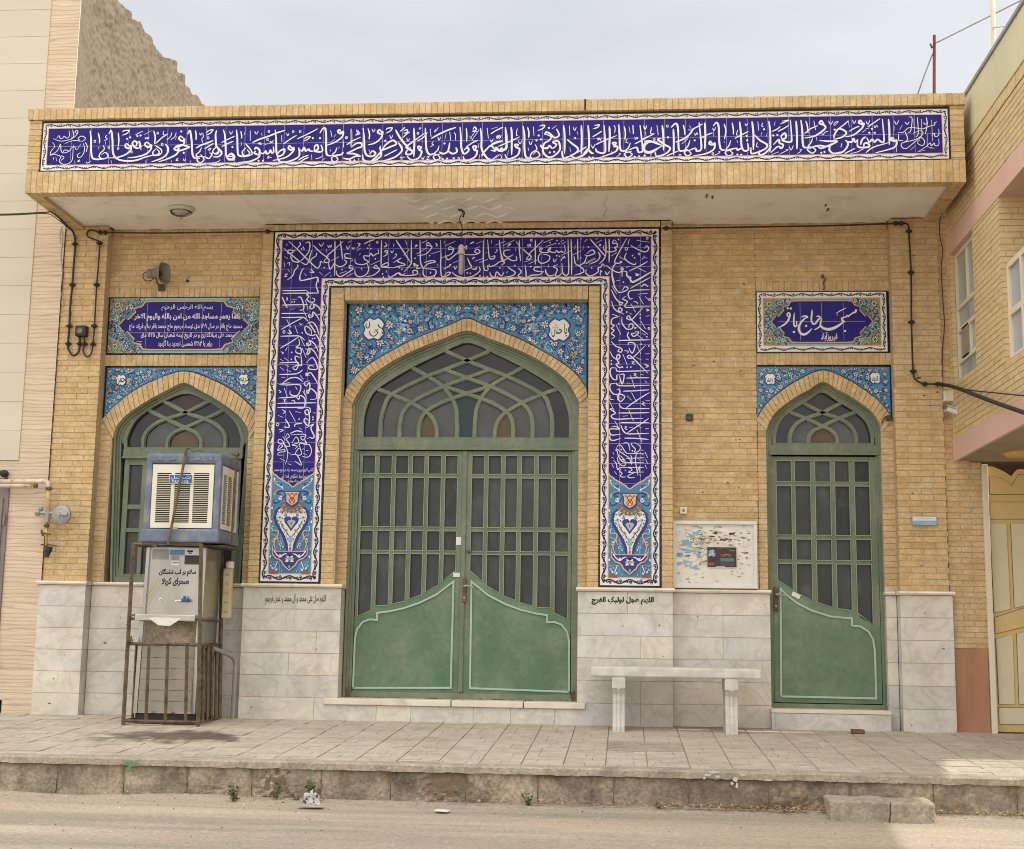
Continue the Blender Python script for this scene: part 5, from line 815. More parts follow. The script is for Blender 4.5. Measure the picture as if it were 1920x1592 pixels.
def node(mb, p, ax, k):
    for a, c in zip(p, p[1:]):
        if (a[0]-ax)*(c[0]-ax) <= 0 and a[0] != c[0]:
            z = a[1]+(c[1]-a[1])*(ax-a[0])/(c[0]-a[0]); mb.prism([(ax-.045, z), (ax, z-.021), (ax+.045, z), (ax, z+.021)], YD+.0006+.0004*k, YD+.03, 'green_paint')
for k, q in enumerate(BARS): node(b, [Zp(*a) for a in q], AXZ, k)
zn = Zp(722, 296)[1]; b.prism([(AXZ-.045, zn), (AXZ, zn-.021), (AXZ+.045, zn), (AXZ, zn+.021)], YD+.003, YD+.03, 'green_paint')
b.build('fanlight_tracery', door, origin=mosque['_org'])
g = MB(); yg = YD+.032; g.poly([(p[0], p[1]) for p in smooth_path(outl, 5)], yg+.006, 'dark_glass')
def pane(poly, mat):
    for P in (poly, mirr(poly)):
        cx_ = sum(a for a, c in P)/len(P); cz_ = sum(c for a, c in P)/len(P); t1, t2 = random.uniform(-.012, .012), random.uniform(-.012, .012); g.face([(a, yg+.002+t1*(a-cx_)+t2*(c-cz_), c) for a, c in P], mat)
for mat_, q in (('grey_glass', [(232, 740), (240, 640), (262, 560), (300, 495), (390, 530), (345, 600), (328, 740)]), ('grey_glass', [(340, 740), (348, 620), (400, 540), (480, 580), (446, 640), (438, 740)]), ('amber_glass', [(452, 740), (455, 660), (495, 592), (535, 660), (540, 740)]), ('grey_glass', [(552, 740), (550, 660), (515, 585), (640, 520), (655, 640), (655, 740)]),
                ('grey_glass', [(318, 480), (500, 395), (575, 440), (400, 522)]), ('grey_glass', [(425, 530), (585, 455), (635, 495), (500, 570)]), ('grey_glass', [(530, 380), (600, 352), (700, 395), (620, 432)]), ('maroon_glass', [(600, 240), (722, 195), (722, 283)]), ('bottle_glass', [(640, 342), (722, 306), (722, 384)]), ('bottle_glass', [(608, 440), (722, 400), (722, 476)]), ('bottle_glass', [(672, 740), (672, 600), (662, 530), (722, 490), (722, 740)])):
    pane([(AXZ if a[0] == 722 else Zp(*a)[0], Zp(*a)[1]) for a in q], mat_)
g.build('fanlight_glass', door, origin=mosque['_org'])
Lp = lambda x, y: U(x/4.085+640, y/4.085+1040, YD)
PANES = [Zp(a, 900)[0] for a in (122, 193, 219, 289, 315, 384, 411, 477, 503, 573, 599, 667)]; XM0 = Zp(98, 900)[0]; XM1 = AXZ-.004
ROWZ = [Zp(400, v)[1] for v in (840, 943, 968, 1247, 1273, 1383, 1405)]; ZTOP = Zp(400, 812)[1]
BOT = [Lp(*q) for q in ((112, 476), (215, 433), (250, 388), (350, 385), (475, 356), (605, 307), (735, 237), (864, 124))]
BEAD = [(90, 1020), (105, 640), (122, 570), (165, 515), (220, 496), (275, 500), (276, 446), (370, 434), (480, 410), (600, 368), (730, 305), (860, 205), (838, 1020)]
def pane_glass(mb, xs, zs, y):
    rr = random.Random(int(xs[0]*1000))
    for x0, x1 in zip(xs, xs[1:]):
        for z0, z1 in zip(zs, zs[1:]):
            a, c, d, e = (rr.uniform(-.0016, .0016) for _ in range(4)); mb.mesh([(x0, y+a, z0), (x1, y+c, z0), (x1, y+d, z1), (x0, y+e, z1)], [(0, 1, 2, 3)], 'frosted_glass', rr.random())
def leaf_door(bot, bead, panes, rowz, ztop, zbot, x0, x1, ax, flip, rows=3):
    """one glazed leaf: bars, curved lower panel, raised mint bead, glass"""
    F = (lambda p: [(2*ax-a, c) for a, c in p][::-1]) if flip else (lambda p: p)
    FX = (lambda a, c: (2*ax-c, 2*ax-a)) if flip else (lambda a, c: (a, c))
    m = MB(); y = YD+.004
    def R_(a, c, z0, z1, yy=y, mt='green_paint', t_=.03):
        u, v = FX(a, c); m.cbox(u, v, yy, yy+t_, z0, z1, mt, .003)
    low = [(x0, zbot), (x1, zbot), (x1, bot[-1][1])] + bot[::-1] + [(x0, bot[0][1])]
    m.prism(F(low), y, y+.03, 'green_panel')
    zlow = min(p[1] for p in bot)
    R_(x0, panes[0], zlow, ztop, y-.002); R_(panes[-1], x1, zlow, ztop, y-.002); R_(panes[0], panes[-1], rowz[0], ztop, y-.0014)
    for i in range(1, len(panes)-1, 2): R_(panes[i], panes[i+1], zlow+.02, rowz[0], y+.001)
    for j in range(1, len(rowz)-1, 2): R_(panes[0], panes[-1], rowz[j+1], rowz[j], y+.0022)
    bw = .006
    for i in range(0, len(panes), 2):       # thin glazing beads round every pane
        for j in range(0, len(rowz), 2):
            zt_ = rowz[j]; last = j+1 >= len(rowz)
            if last:
                seg = [p for p in bot if panes[i]-.004 <= p[0] <= panes[i+1]+.004] or [(panes[i], bot[0][1]), (panes[i+1], bot[0][1])]
                lb = lambda x: next((a[1]+(c[1]-a[1])*(x-a[0])/max(1e-6, c[0]-a[0]) for a, c in zip(bot, bot[1:]) if a[0] <= x <= c[0]), bot[0][1] if x < bot[0][0] else bot[-1][1])
                q = [(panes[i], zt_), (panes[i], lb(panes[i]+.003)), (panes[i+1], lb(panes[i+1]-.003)), (panes[i+1], zt_)]
            else: q = [(panes[i], zt_), (panes[i], rowz[j+1]), (panes[i+1], rowz[j+1]), (panes[i+1], zt_)]
            q = q+[q[0]]; c = (sum(p[0] for p in q[:4])/4, sum(p[1] for p in q[:4])/4); o_ = []
            for p in q: o_.append((p[0]-(bw if p[0] < c[0] else -bw), p[1]-(bw if p[1] < c[1] else -bw)))
            m.band(F(o_), F(q), y-.006, y+.012, 'bead_paint')
    bp = F(bead+[bead[0]]); m.band(inset(bp, .0075), inset(bp, -.0075), y-.012, y+.004, 'mint_paint')
    u, v = FX(x0, x1)
    return m, (u, v)
zbm = D2(860, 1303)[1]
for flip in (False, True):
    m, (u, v) = leaf_door(BOT, [Lp(*q) for q in BEAD], PANES, ROWZ, ZTOP, zbm+.008, xl_b+.070, XM1, AXZ, flip)
    if flip: m.cbox(AXZ-.018, AXZ+.018, YD-.012, YD+.004, zbm+.02, ZTOP, 'green_paint', .003)
    lf = m.build('door_leaf', door, origin=mosque['_org'])
    gx = [a for a in PANES]; gx = [gx[0]-.01]+[(gx[i]+gx[i+1])/2 for i in range(1, 11, 2)]+[gx[-1]+.01]; gx = [2*AXZ-a for a in gx[::-1]] if flip else gx
    q = MB(); pane_glass(q, gx, [zbm+.3, (ROWZ[5]+ROWZ[6])/2, (ROWZ[3]+ROWZ[4])/2, (ROWZ[1]+ROWZ[2])/2, ZTOP-.02], YD+.027); q.build('door_glass', door, origin=mosque['_org'])
def lever(px, pz0, pz1, d=1):
    m = MB(); a, c = U(px, pz0, YD-.01), U(px, pz1, YD-.01); m.cbox(a[0]-.016, a[0]+.016, YD-.02, YD+.004, c[1], a[1], 'rust', .004)
    z = a[1]-(a[1]-c[1])*.33; m.tube([(a[0], YD-.02, z), (a[0], YD-.055, z), (a[0]+.03*d, YD-.06, z+.004), (a[0]+.085*d, YD-.058, z-.012)], .0075, 'grey_metal'); m.tube([(a[0], YD-.018, c[1]+.04), (a[0], YD-.026, c[1]+.04)], .009, 'grey_metal', 10); return m
lever(871.5, 1084, 1130).build('door_handle', door, origin=mosque['_org'])
b = MB()
for px0, px1, py0, py1 in ((855, 865, 1007, 1022), (849.5, 862.5, 1074, 1082)): a, c = U(px0, py1, YD), U(px1, py0, YD); b.box(a[0], c[0], YD-.0035, YD-.0005, a[1], c[1], 'white_paint'); b.build('sticker', door, origin=mosque['_org']); b = MB()
b = MB(); a, c = U(875, 1036, YD), U(884, 1032, YD); b.cbox(a[0], c[0], YD-.02, YD-.002, a[1], c[1], 'rust', .002)
b.build('bolt', door, origin=mosque['_org'])
# single door
def small_opening(kind, IN, ax, xl_b, zb, barpx, OX, OY, S, pan, ztr, outp, panes_px):
    m = MB(); xr_b = 2*ax-xl_b; IN_ = [(p[0]-.004*(1 if p[0] < ax else -1), p[1]+.004) for p in IN]
    inn = arched_frame(m, IN_, xl_b, xr_b, zb, YD, ((.018, YD-.045, 'green_paint'), (.016, YD-.02, 'green_paint'), (.018, YD-.005, 'green_paint')))
    rail(m, xl_b+.035, xr_b-.035, ztr[1], ztr[0], YD-.012); rail(m, xl_b+.035, xr_b-.035, ztr[1]-.012, ztr[1]+.008, YD-.028, t_=.02); rail(m, xl_b+.03, xr_b-.03, zb, zb+.045, YD-.02)
    d_ = m.build(kind, mosque); t_ = MB(); W_ = lambda q: U(q[0], q[1], YD); mr = lambda p: [(2*ax-a, c) for a, c in p]
    ol = [W_(q) for q in outp]; ol[-1] = (ax, ol[-1][1]); ol = mirror_path(ol, ax); path_bar(t_, ol, .028, YD-.004, YD+.03); fi = [p for p in inn if p[1] > ztr[0]-.01]; t_.band(resample(inset(fi, -.012), 60), resample(inset(ol, .004), 60), YD+.002, YD+.03, 'green_paint'); rail(t_, ol[0][0], ol[-1][0], ztr[0]-.002, ztr[0]+.014, YD-.002)
    for k, q in enumerate(barpx):
        p = [W_(a) for a in q]
        for z in (p, mr(p)): path_bar(t_, z, .025, YD+.0012*k, YD+.03); path_bar(t_, z, .034, YD+.018+.0012*k, YD+.034, 'bead_paint')
    for k, q in enumerate(barpx): node(t_, [W_(a) for a in q], ax, k)
    t_.build('fanlight_tracery', d_, origin=mosque['_org'])
    g_ = MB(); g_.poly(smooth_path(ol, 5), YD+.038, 'dark_glass')
    for mt, q in panes_px:
        p = [W_(a) for a in q]
        p = [(ax if abs(a[0]-ax) < .018 else a[0], a[1]) for a in p]
        for z in (p, mr(p)): g_.poly(z, YD+.034, mt)
    g_.build('fanlight_glass', d_, origin=mosque['_org']); return d_
B1 = [[(1481, 834), (1482, 815), (1489, 800), (1503, 788), (1520, 781), (1542, 773.5), (1574, 757), (1592, 748)], [(1516, 834), (1518, 817), (1528, 806), (1541, 800), (1565, 788), (1597, 775), (1613, 768)]]
PP1 = [('grey_glass', [(1485, 834), (1486, 812), (1500, 796), (1516, 790), (1530, 798), (1516, 815), (1512, 834)]), ('amber_glass', [(1519, 834), (1524, 814), (1542, 803), (1542, 834)]), ('maroon_glass', [(1515, 755), (1542, 743), (1542, 768)]), ('bottle_glass', [(1522, 786), (1542, 777), (1542, 796)])]
OUT1 = [(1452, 836), (1452, 815), (1460, 790), (1480, 770), (1512, 750), (1543, 733)]
zb1 = U(1550, 1331, YD)[1]; xlb1 = U(1441, 1320, YB)[0]
sdoor = small_opening('single_door', DOOR_IN, XAD, xlb1, zb1, B1, 0, 0, 1, None, (U(1544, 834, YD)[1], U(1544, 851, YD)[1]), OUT1, PP1)
Dp = lambda x, y: U(x/3.537+1240, y/3.537+950, YD)
pn = [U(a, 960, YD)[0] for a in (1457, 1484, 1492, 1520, 1530, 1557.5, 1567, 1593, 1604, 1631)]
rz = [U(1544, v, YD)[1] for v in (865, 903, 912, 1003, 1012, 1050, 1058)]
bt = [Dp(*q) for q in ((775, 485), (880, 555), (905, 572), (1010, 625), (1140, 668), (1270, 688), (1300, 690), (1320, 735), (1412, 785))]
bd = [Dp(*q) for q in ((795, 1258), (790, 545), (830, 585), (900, 640), (1000, 690), (1120, 728), (1262, 742), (1264, 788), (1320, 795), (1372, 828), (1404, 880), (1416, 960), (1424, 1272))]
m, _ = leaf_door(bt, bd, pn, rz, U(1544, 856, YD)[1], zb1+.052, xlb1+.057, 2*XAD-xlb1-.057, XAD, False); m.build('door_leaf', sdoor, origin=mosque['_org'])
q = MB(); pane_glass(q, [pn[0]-.01]+[(pn[i]+pn[i+1])/2 for i in range(1, 9, 2)]+[pn[-1]+.01], [zb1+.3, (rz[5]+rz[6])/2, (rz[3]+rz[4])/2, (rz[1]+rz[2])/2, rz[0]+.02], YD+.027); q.build('door_glass', sdoor, origin=mosque['_org'])
lever(1454.5, 1100, 1146).build('door_handle', sdoor, origin=mosque['_org'])
b = MB(); a = [Dp(*q) for q in ((873, 562), (925, 590), (912, 615), (862, 588))]; b.prism(a[::-1], YD-.0035, YD-.0005, 'white_paint'); b.build('sticker', sdoor, origin=mosque['_org'])
# window behind the cooler
OUT2 = [(236, 842), (236, 820), (250, 790), (275, 768), (310, 748), (345, 735)]
B2 = [[(267, 842), (269, 818), (280, 802), (298, 790), (320, 782), (345, 774), (380, 757), (398, 748)], [(312, 842), (314, 824), (326, 810), (345, 802), (372, 790), (405, 775), (420, 767)]]
PP2 = [('grey_glass', [(272, 842), (275, 815), (295, 797), (318, 788), (330, 802), (312, 820), (308, 842)]), ('amber_glass', [(316, 842), (322, 818), (345, 806), (345, 842)]), ('maroon_glass', [(320, 756), (345, 744), (345, 768)]), ('bottle_glass', [(322, 788), (345, 778), (345, 798)])]
zbw = ZT1; xlbw = U(203.5, 1093, YB)[0]
win = small_opening('window', WIN_IN, XAW, xlbw, zbw, B2, 0, 0, 1, None, (U(344, 842, YD)[1], U(344, 858, YD)[1]), OUT2, PP2)
m = MB(); W0, W1 = xlbw+.05, 2*XAW-xlbw-.05; zt_ = U(344, 858, YD)[1]; wd = (W1-W0-.06)/2; zz = [U(250, v, YD)[1] for v in (872, 946, 955, 990, 998, 1076)]
for s_ in (0, 1):
    a0 = W0+s_*(wd+.06); rail(m, a0, a0+.045, zbw+.04, zt_); rail(m, a0+wd-.045, a0+wd, zbw+.04, zt_); rail(m, a0+.045, a0+wd-.045, zz[0], zt_, YD+.001); rail(m, a0+.045, a0+wd-.045, zbw+.04, zz[5], YD+.001)
    for j in (1, 3): rail(m, a0+.045, a0+wd-.045, zz[j+1], zz[j], YD+.002)
    for k in (1, 2): x = a0+.045+(wd-.09)*k/3; rail(m, x-.018, x+.018, zz[5], zz[0], YD+.003)
rail(m, W0+wd, W0+wd+.06, zbw+.04, zt_, YD-.004); m.build('window_bars', win, origin=mosque['_org'])
q = MB(); q.box(W0+.02, W1-.02, YD+.028, YD+.033, zbw+.05, zt_-.02, 'frosted_glass'); q.build('window_glass', win, origin=mosque['_org'])
b = MB(); b.box(PL1, PR0, .45, .47, -.05, 4.1, 'black_gap'); b.build('dark_interior', mosque)  # near-black sheet, paints the shade inside seen through gaps and glass

# ------------------------------------------------------------------ the two tile signs
def tile_sign(name, label, px, white, tint_seed, ground, lines):
    (ax0, ay0), (ax1, ay1) = px; x0, z1 = U(ax0, ay0, YB); x1, z0 = U(ax1, ay1, YB); y = YB-.004
    t = thing(name, label, 'sign', ((x0+x1)/2, YB, z0)); b = MB(); b.box(x0, x1, y, YB+.1, z0, z1, 'glaze_black'); i = .01
    if white:
        rect(b, x0+i, x1-i, z0+i, z1-i, y-.0008, 'glaze_white'); i += .046; rect(b, x0+i, x1-i, z0+i, z1-i, y-.0016, 'peach'); i += .006
    rect(b, x0+i, x1-i, z0+i, z1-i, y-.0024, 'teal_glaze'); b.build('tile_backing', t)
    X0, X1, Z0, Z1 = x0+i, x1-i, z0+i, z1-i; W, H = X1-X0, Z1-Z0; cx, cz = (X0+X1)/2, (Z0+Z1)/2
    half = [(0, .5), (.04, .62), (.06, .60), (.11, .74), (.10, .80), (.15, .84), (.17, .92), (.22, .93)] if True else 0
    half = [(X0+W*(.07+u*1.0), Z0+H*v) for u, v in half]; up_ = half + [(2*cx-a, c) for a, c in half[::-1]]; cart = up_ + [(a, 2*cz-c) for a, c in up_[::-1]][1:-1]
    pals = [('glaze_white', 'rust_glaze', 'navy'), ('glaze_white', 'pink_glaze', 'navy'), ('leaf_glaze', 'amber_glaze', 'glaze_black'), ('peach', 'rust_glaze', 'glaze_black'), ('glaze_white', 'leaf_glaze', 'teal_glaze')]
    def g_(p, s): return [(cx+(a-cx)*s[0], cz+(c-cz)*s[1]) for a, c in p]
    poly = [(X0, Z0), (X1, Z0), (X1, Z1), (X0, Z1)]
    b = MB()
    for sx_ in (0, 1):                       # olive corner fans
        for sz_ in (0, 1):
            P = [(0, 0), (.20, 0), (.15, .12), (.10, .22), (.06, .36), (0, .44)]; Q = [(X0+W*a if not sx_ else X1-W*a, Z0+H*c if not sz_ else Z1-H*c) for a, c in P]
            b.poly(Q if sx_ == sz_ else Q[::-1], y-.003, 'leaf_glaze'); b.ribbon(smooth_path(Q[1:]), .008, y-.0034, 'glaze_black', taper=1)
            fx, fz_ = (X0+W*.05 if not sx_ else X1-W*.05), (Z0+H*.12 if not sz_ else Z1-H*.12); flower(b, fx, fz_, .035, y-.0036, ('glaze_white', 'rust_glaze', 'navy'), random.Random(3), 8)
    rect(b, X0+W*.2, X1-W*.2, Z1-H*.045, Z1, y-.003, 'sky_glaze'); rect(b, X0+W*.2, X1-W*.2, Z0, Z0+H*.045, y-.003, 'sky_glaze')
    b.build('corner_ornament', t)
    mb = arabesque(poly, y-.0038, tint_seed, cx, dens=1.7, sc=.58, holes=[(cx, cz, W*.40, H*.62), (X0+W*.05, Z0+H*.12, .045, .045), (X0+W*.05, Z1-H*.12, .045, .045)], pals=pals); mb.build('flower_scroll', t)
    b = MB(); b.poly(g_(cart, (1.035, 1.08)), y-.0086, 'teal_glaze'); b.poly(g_(cart, (1.022, 1.055)), y-.0092, 'amber_glaze'); b.poly(cart, y-.0098, 'cobalt'); joints(b, X0+W*.13, X1-W*.13, Z0+H*.1, Z1-H*.1, y-.0104, .158, .150); b.build('cartouche', t)
    if white: b = MB(); frame_border(b, x0+.012, x1-.012, z0+.012, z1-.012, .040, .075, y-.001, 'rust_glaze'); b.build('border', t)
    b = MB(); lines(b, y-.0112); b.build('lettering', t); return t
def l1(b, y):
    put_text(b, 'بسم الله الرحمن الرحیم', (303, 571, 399, 583), y, 'glaze_white', .004)
    put_text(b, 'انما یعمر مساجد الله من امن بالله والیوم الاخر', (252, 587, 449, 603), y, 'glaze_white', .022)
    put_text(b, 'مسجد حاج باقر در سال ۱۳۰۹ ه.ق توسط مرحوم حاج محمد باقر بنا و فرزند حاج', (242, 606, 454, 620), y, 'glaze_white', .012)
    put_text(b, 'محمد علی بنیانگذاری و در تاریخ نیمه شعبان سال ۱۴۲۵ ه.ق', (264, 622, 440, 636), y, 'glaze_white', .014)
    put_text(b, 'برابر با ۱۳۸۳ شمسی تجدید بنا گردید', (296, 638, 398, 651), y, 'glaze_white', .014)
    for k in range(4): q = U(255, 641+k*3, y); b.ribbon([(q[0]+.002*k, q[1]), (q[0]+.05, q[1]+.003)], .0045, y, 'glaze_white', taper=.6)
tile_sign('dedication_sign', 'wide blue tile sign with five lines of white writing above the arched window', [(206, 558), (486, 664)], False, 21, 0, l1)
def l2(b, y): pen(b, NAMESIGN, y, 'glaze_white', .0185, .0085, .006); put_text(b, 'فیروزآباد', (1539, 623, 1570, 640), y-.001, 'glaze_white', .02)
tile_sign('name_sign', 'blue tile sign with large flowing name and white vine border above single door', [(1416.5, 546.5), (1666.5, 661.5)], True, 33, 0, l2)
# prayers lettered on the marble
b = MB(); put_text(b, 'اللهم صل علی محمد و آل محمد و عجل فرجهم', (497, 1113, 611, 1134), YM-.003, 'ink', .004); b.build('dado_lettering', mosque)
b = MB(); put_text(b, 'اللهم عجل لولیک الفرج', (1109, 1119, 1226, 1134), YM-.003, 'ink', .045); b.build('dado_lettering', mosque)
# ================================================================== neighbours
# ---- left building: cream cladding, travertine corner, mud-plastered party wall
lb = thing('plastered_house', 'tall cream clad house with travertine corner and rough mud side wall left of mosque', 'building', (-7, 0, -.05))
XT = av(U(100, 0)[0], U(67, 430)[0]); XLE = PL0-.003; ZCL = U(20, 864)[1]
b = MB(); n = 14; zz_ = ZCL; k = 0
while zz_ < 6.6:
    h = .252; b.cbox(-9, XT-.002, -.02, .25, zz_+.0012, min(zz_+h-.0012, 6.66), 'cream_cladding', .001, .5); zz_ += h
b.box(-9, XT, -.015, .25, ZCL, 6.66, 'slab_joint'); b.build('cladding', lb)
b = MB(); b.box(XT, XLE, -.012, -.001, -.02, 6.66, 'travertine'); b.box(-9, XT, -.012, .3, U(20, 1313)[1]+.0, ZCL-.003, 'travertine'); b.box(XLE-.02, XLE, -.016, .02, 1.05, 4.05, 'travertine'); b.build('travertine_facing', lb)
b = MB(); rnd = random.Random(2); NY, NZ = 190, 170; vs = []
for j in range(NZ+1):
    for i in range(NY+1):
        y = 9.2*(i/NY)**1.25; zt_ = 6.63+.03*noise.cell((y*2.2, 0, 0))+.03*noise.noise((y*5, 1, 0)); z = 4.4+(zt_-4.4)*j/NZ
        d = .015*noise.noise((y*1.6, z*1.2, 3))+.018*noise.noise((y*5, z*3.0, 5))+.022*noise.noise((y*17, z*7, 8))+.020*noise.noise((y*40, z*18, 2))
        vs.append((XLE-.006+d*min(1, y*2.5), y, z))
b.mesh(vs, [(j*(NY+1)+i, j*(NY+1)+i+1, (j+1)*(NY+1)+i+1, (j+1)*(NY+1)+i) for j in range(NZ) for i in range(NY)], 'mud_plaster')
b.box(XLE-.35, XLE-.16, .28, 9.2, -.05, 6.6, 'mud_plaster'); b.build('mud_wall', lb)
for px, py in ((316, 111), (325, 114), (340, 139)):   # stubs along the wall head
    q = XP(px, py, XLE-.05); m = MB(); m.lathe([(.045, -.45), (.046, -.02), (.038, -.004), (.02, 0)], (XLE-.05, q.y, q.z), (0, 0, 1), 'mud_plaster', 12); m.build('wall_stub', lb)
b = MB(); b.box(-9, XLE-.36, .3, 8, -.05, 6.5, 'mortar'); b.build('rear_wall', lb)
b = MB(); x1 = U(14, 1000)[0]; x0 = -6.3; b.cbox(x0, x1, -.03, .05, -.03, U(8, 915)[1], 'purple_metal', .006); b.cbox(x0, x1-.04, -.045, -.028, .05, U(8, 925)[1]-.04, 'purple_metal', .004)
for z in (U(8, 985)[1], .35): b.tube([(x1-.015, -.05, z), (x1-.015, -.05, z+.09)], .012, 'purple_metal', 8)
b.build('metal_door', lb)
# ---- right building over the gate
RX = 2.62; rb = thing('brick_house', 'pale brick upper storey with pink bands projecting over the yellow gate', 'building', (3.6, -2, 2.09))
LEFT = lambda u, v, d: (RX+d, -u, v)         # the face towards the mosque, u runs to the street
YE = -6.2; XE0, XE1 = 5.62, 4.86             # unseen far side, splay made up so its shadow bounds the sunlit patch
wy0, wy1 = -.10, -.80; wz0, wz1 = 2.70, 3.755; ny = -1.545; nz0, nz1 = 2.58, 3.76
PB0, PB1 = (2.09, 2.262), (3.76, 3.935); ZPAN0, ZPAN1 = 4.445, 4.83
b = MB(); br = dict(mat='pale_brick', ch=.0445, bl=.2, lo=.1, hi=.9, mo='pale_mortar')
bricks(b, LEFT, 0, -YE, PB0[1], nz0, 0, .2, seed=60, **br); bricks(b, LEFT, -wy1, -ny, nz0, PB1[0], 0, .2, seed=61, **br); bricks(b, LEFT, 0, -wy0, nz0, PB1[0], 0, .2, seed=62, **br)
bricks(b, LEFT, -wy0, -wy1, nz0, wz0, 0, .2, seed=63, **br); bricks(b, LEFT, 0, -YE, PB1[1], 4.355, 0, .2, seed=64, **br); soldiers(b, LEFT, 0, -YE, 4.358, ZPAN0, -.006, .2, mat='pale_brick', seed=65)
NOT = lambda u, v, d: (u, ny+.09+d, v)
bricks(b, FRONT, RX-.001, RX+.9, nz0, nz1, ny-.008, ny+.1, seed=66, **br)
b.box(RX+.85, RX+.95, YE, ny, nz0, nz1, 'pale_panel'); b.box(RX+.21, RX+.9, ny+.12, ny+.2, nz0, nz1, 'mortar')
b.build('brick_wall', rb)
b = MB(); b.box(RX-.004, RX+.02, YE, .0, *PB0, 'pink_render'); b.build('pink_band', rb)
b = MB(); b.box(RX-.004, RX+.25, YE, .0, *PB1, 'pink_render'); b.build('pink_band', rb)
b = MB(); seams = [-.02, -.245, -.62, -1.09, -1.62, -2.2, -2.8, -3.5, -4.3, -5.2, YE]
for i in range(len(seams)-1): b.cbox(RX-.012, RX+.03, seams[i+1]+.006, seams[i]-.006, ZPAN0+.003, ZPAN1-.02, 'pale_panel_green' if i == 0 else 'pale_panel', .004)
b.box(RX+.002, RX+.026, YE, -.02, ZPAN0+.004, ZPAN1-.022, 'slab_joint'); b.cbox(RX-.025, RX+.05, YE, -.02, ZPAN1-.02, ZPAN1+.012, 'grey_metal', .004); b.build('parapet_panels', rb)
def slab(z0, z1, mat, yb=0.0): 
    m = MB(); P = [(RX+.0205, yb), (XE0, yb), (XE1, YE), (RX+.0205, YE)]; m.mesh([(x, y, z0) for x, y in P]+[(x, y, z1) for x, y in P], [(0, 1, 2, 3), (7, 6, 5, 4), (0, 4, 5, 1), (1, 5, 6, 2), (2, 6, 7, 3), (3, 7, 4, 0)], mat); return m
slab(2.093, 2.25, 'brown_plaster').build('floor_slab', rb); b = MB(); b.box(RX+.26, RX+.84, YE, ny-.0, 3.77, 3.93, 'plaster'); b.build('floor_slab', rb)
b = MB(); P = [(XE0-.2, 0.0), (XE0, 0.0), (XE1, YE), (XE1-.2, YE)]; b.mesh([(x, y, 2.25) for x, y in P]+[(x, y, 5.6) for x, y in P], [(0, 1, 2, 3), (7, 6, 5, 4), (0, 4, 5, 1), (1, 5, 6, 2), (2, 6, 7, 3), (3, 7, 4, 0)], 'pale_brick')  # out of view, height and slant invented to shade the street
b.box(RX+.2, XE0, -.12, .0, 2.25, 4.8, 'mortar'); b.box(RX+.2, XE0-.3, -4.5, -.12, 4.5, 4.56, 'mortar'); b.build('shading_far_wall', rb)
# its windows
def fr(m, a0, a1, z0, z1, x, w_=.028): m.cbox(x, x+.05, a1, a0, z0, z1, 'window_frame_paint', .003)
b = MB(); fx = RX+.035; t1, t2, t3 = 3.30, 3.12, 2.87
for z0, z1 in ((wz1-.035, wz1), (t1-.015, t1+.015), (t2-.018, t2+.018), (t3-.02, t3+.02), (wz0, wz0+.025)): fr(b, wy0, wy1, z0, z1, fx)
for y in (wy0, wy1+.03): fr(b, y, y-.03, wz0, wz1, fx+.001)
fr(b, -.435, -.465, t1, wz1, fx+.002); fr(b, -.475, -.50, t3, t2, fx+.002); fr(b, -.66, -.68, t3, t2, fx+.002)
wn = b.build('window', rb); b = MB(); b.box(fx+.02, fx+.026, wy1+.02, wy0-.02, wz0+.01, wz1-.02, 'sky_reflection_glass'); b.build('pane', wn, origin=rb['_org']); b = MB(); b.box(fx+.0, fx+.018, -.46, -.25, t3, t2, 'curtain'); b.build('curtain', wn, origin=rb['_org'])
b = MB(); sx_ = RX+.035; yy = [ny-.02, ny-.33, ny-.66, ny-1.0, ny-1.4]; zz2 = (nz0+.02, 2.92, 3.26)
for z in zz2: b.cbox(sx_, sx_+.05, yy[-1], yy[0], z-.022, z+.022, 'window_frame_paint', .003)
for y in yy: b.cbox(sx_-.001, sx_+.051, y-.02, y+.02, zz2[0], zz2[2], 'window_frame_paint', .003)
wn = b.build('window', rb); b = MB(); b.box(sx_+.02, sx_+.026, yy[-1], yy[0], zz2[0], zz2[2], 'sky_reflection_glass'); b.build('pane', wn, origin=rb['_org'])
def plane_hit(px, py, z): d = ray(px, py); t = (z-CAMZ)/d.z; return CAM+d*t
q = plane_hit(1906, 846, 2.10); m = MB(); m.lathe([(.10, 0), (.105, -.015), (.085, -.03), (.07, -.045), (.0, -.05)], q, (0, 0, 1), 'yellow_pipe', 18)
tag(m.build('ceiling_lamp', None, tuple(q)), 'round amber ceiling lamp under the pink banded overhang by the yellow gate', 'lamp')
# ---- brick gate pier with brown stone foot, post and gate
gp = thing('gate_pier', 'narrow buff brick pier with brown stone foot between mosque and yellow gate', 'wall', (2.7, .05, -.03)); GX0, GX1 = PR1+.004, U(1848, 1100, .03)[0]; ZBS = U(1820, 1216, .03)[1]
b = MB(); bricks(b, FRONT, GX0, GX1, ZBS, 2.088, .03, .25, seed=70, bl=.19, ch=.0445, off=(0, .45), lo=.25); bricks(b, FRONT, GX0, RX+.06, 2.09, 4.4, .05, .25, seed=71, bl=.12, off=(0,)); b.build('brickwork', gp)
b = MB(); b.cbox(GX0+.012, GX1-.004, .018, .24, -.08, ZBS-.002, 'brown_stone', .003); b.build('stone_foot', gp)
gt = thing('gate', 'yellow metal double gate with scalloped top and cream panels under the overhang', 'gate', (3.6, .08, -.03)); YG = .07
b = MB(); b.cbox(GX1, GX1+.045, .0, .12, -.03, U(1845, 872, .05)[1], 'window_frame_paint', .005); b.build('post', gt)
XG = GX1+.05; zg = lambda py: U(1885, py, YG)[1]; xg = lambda px, py=1000: U(px, py, YG)[0]
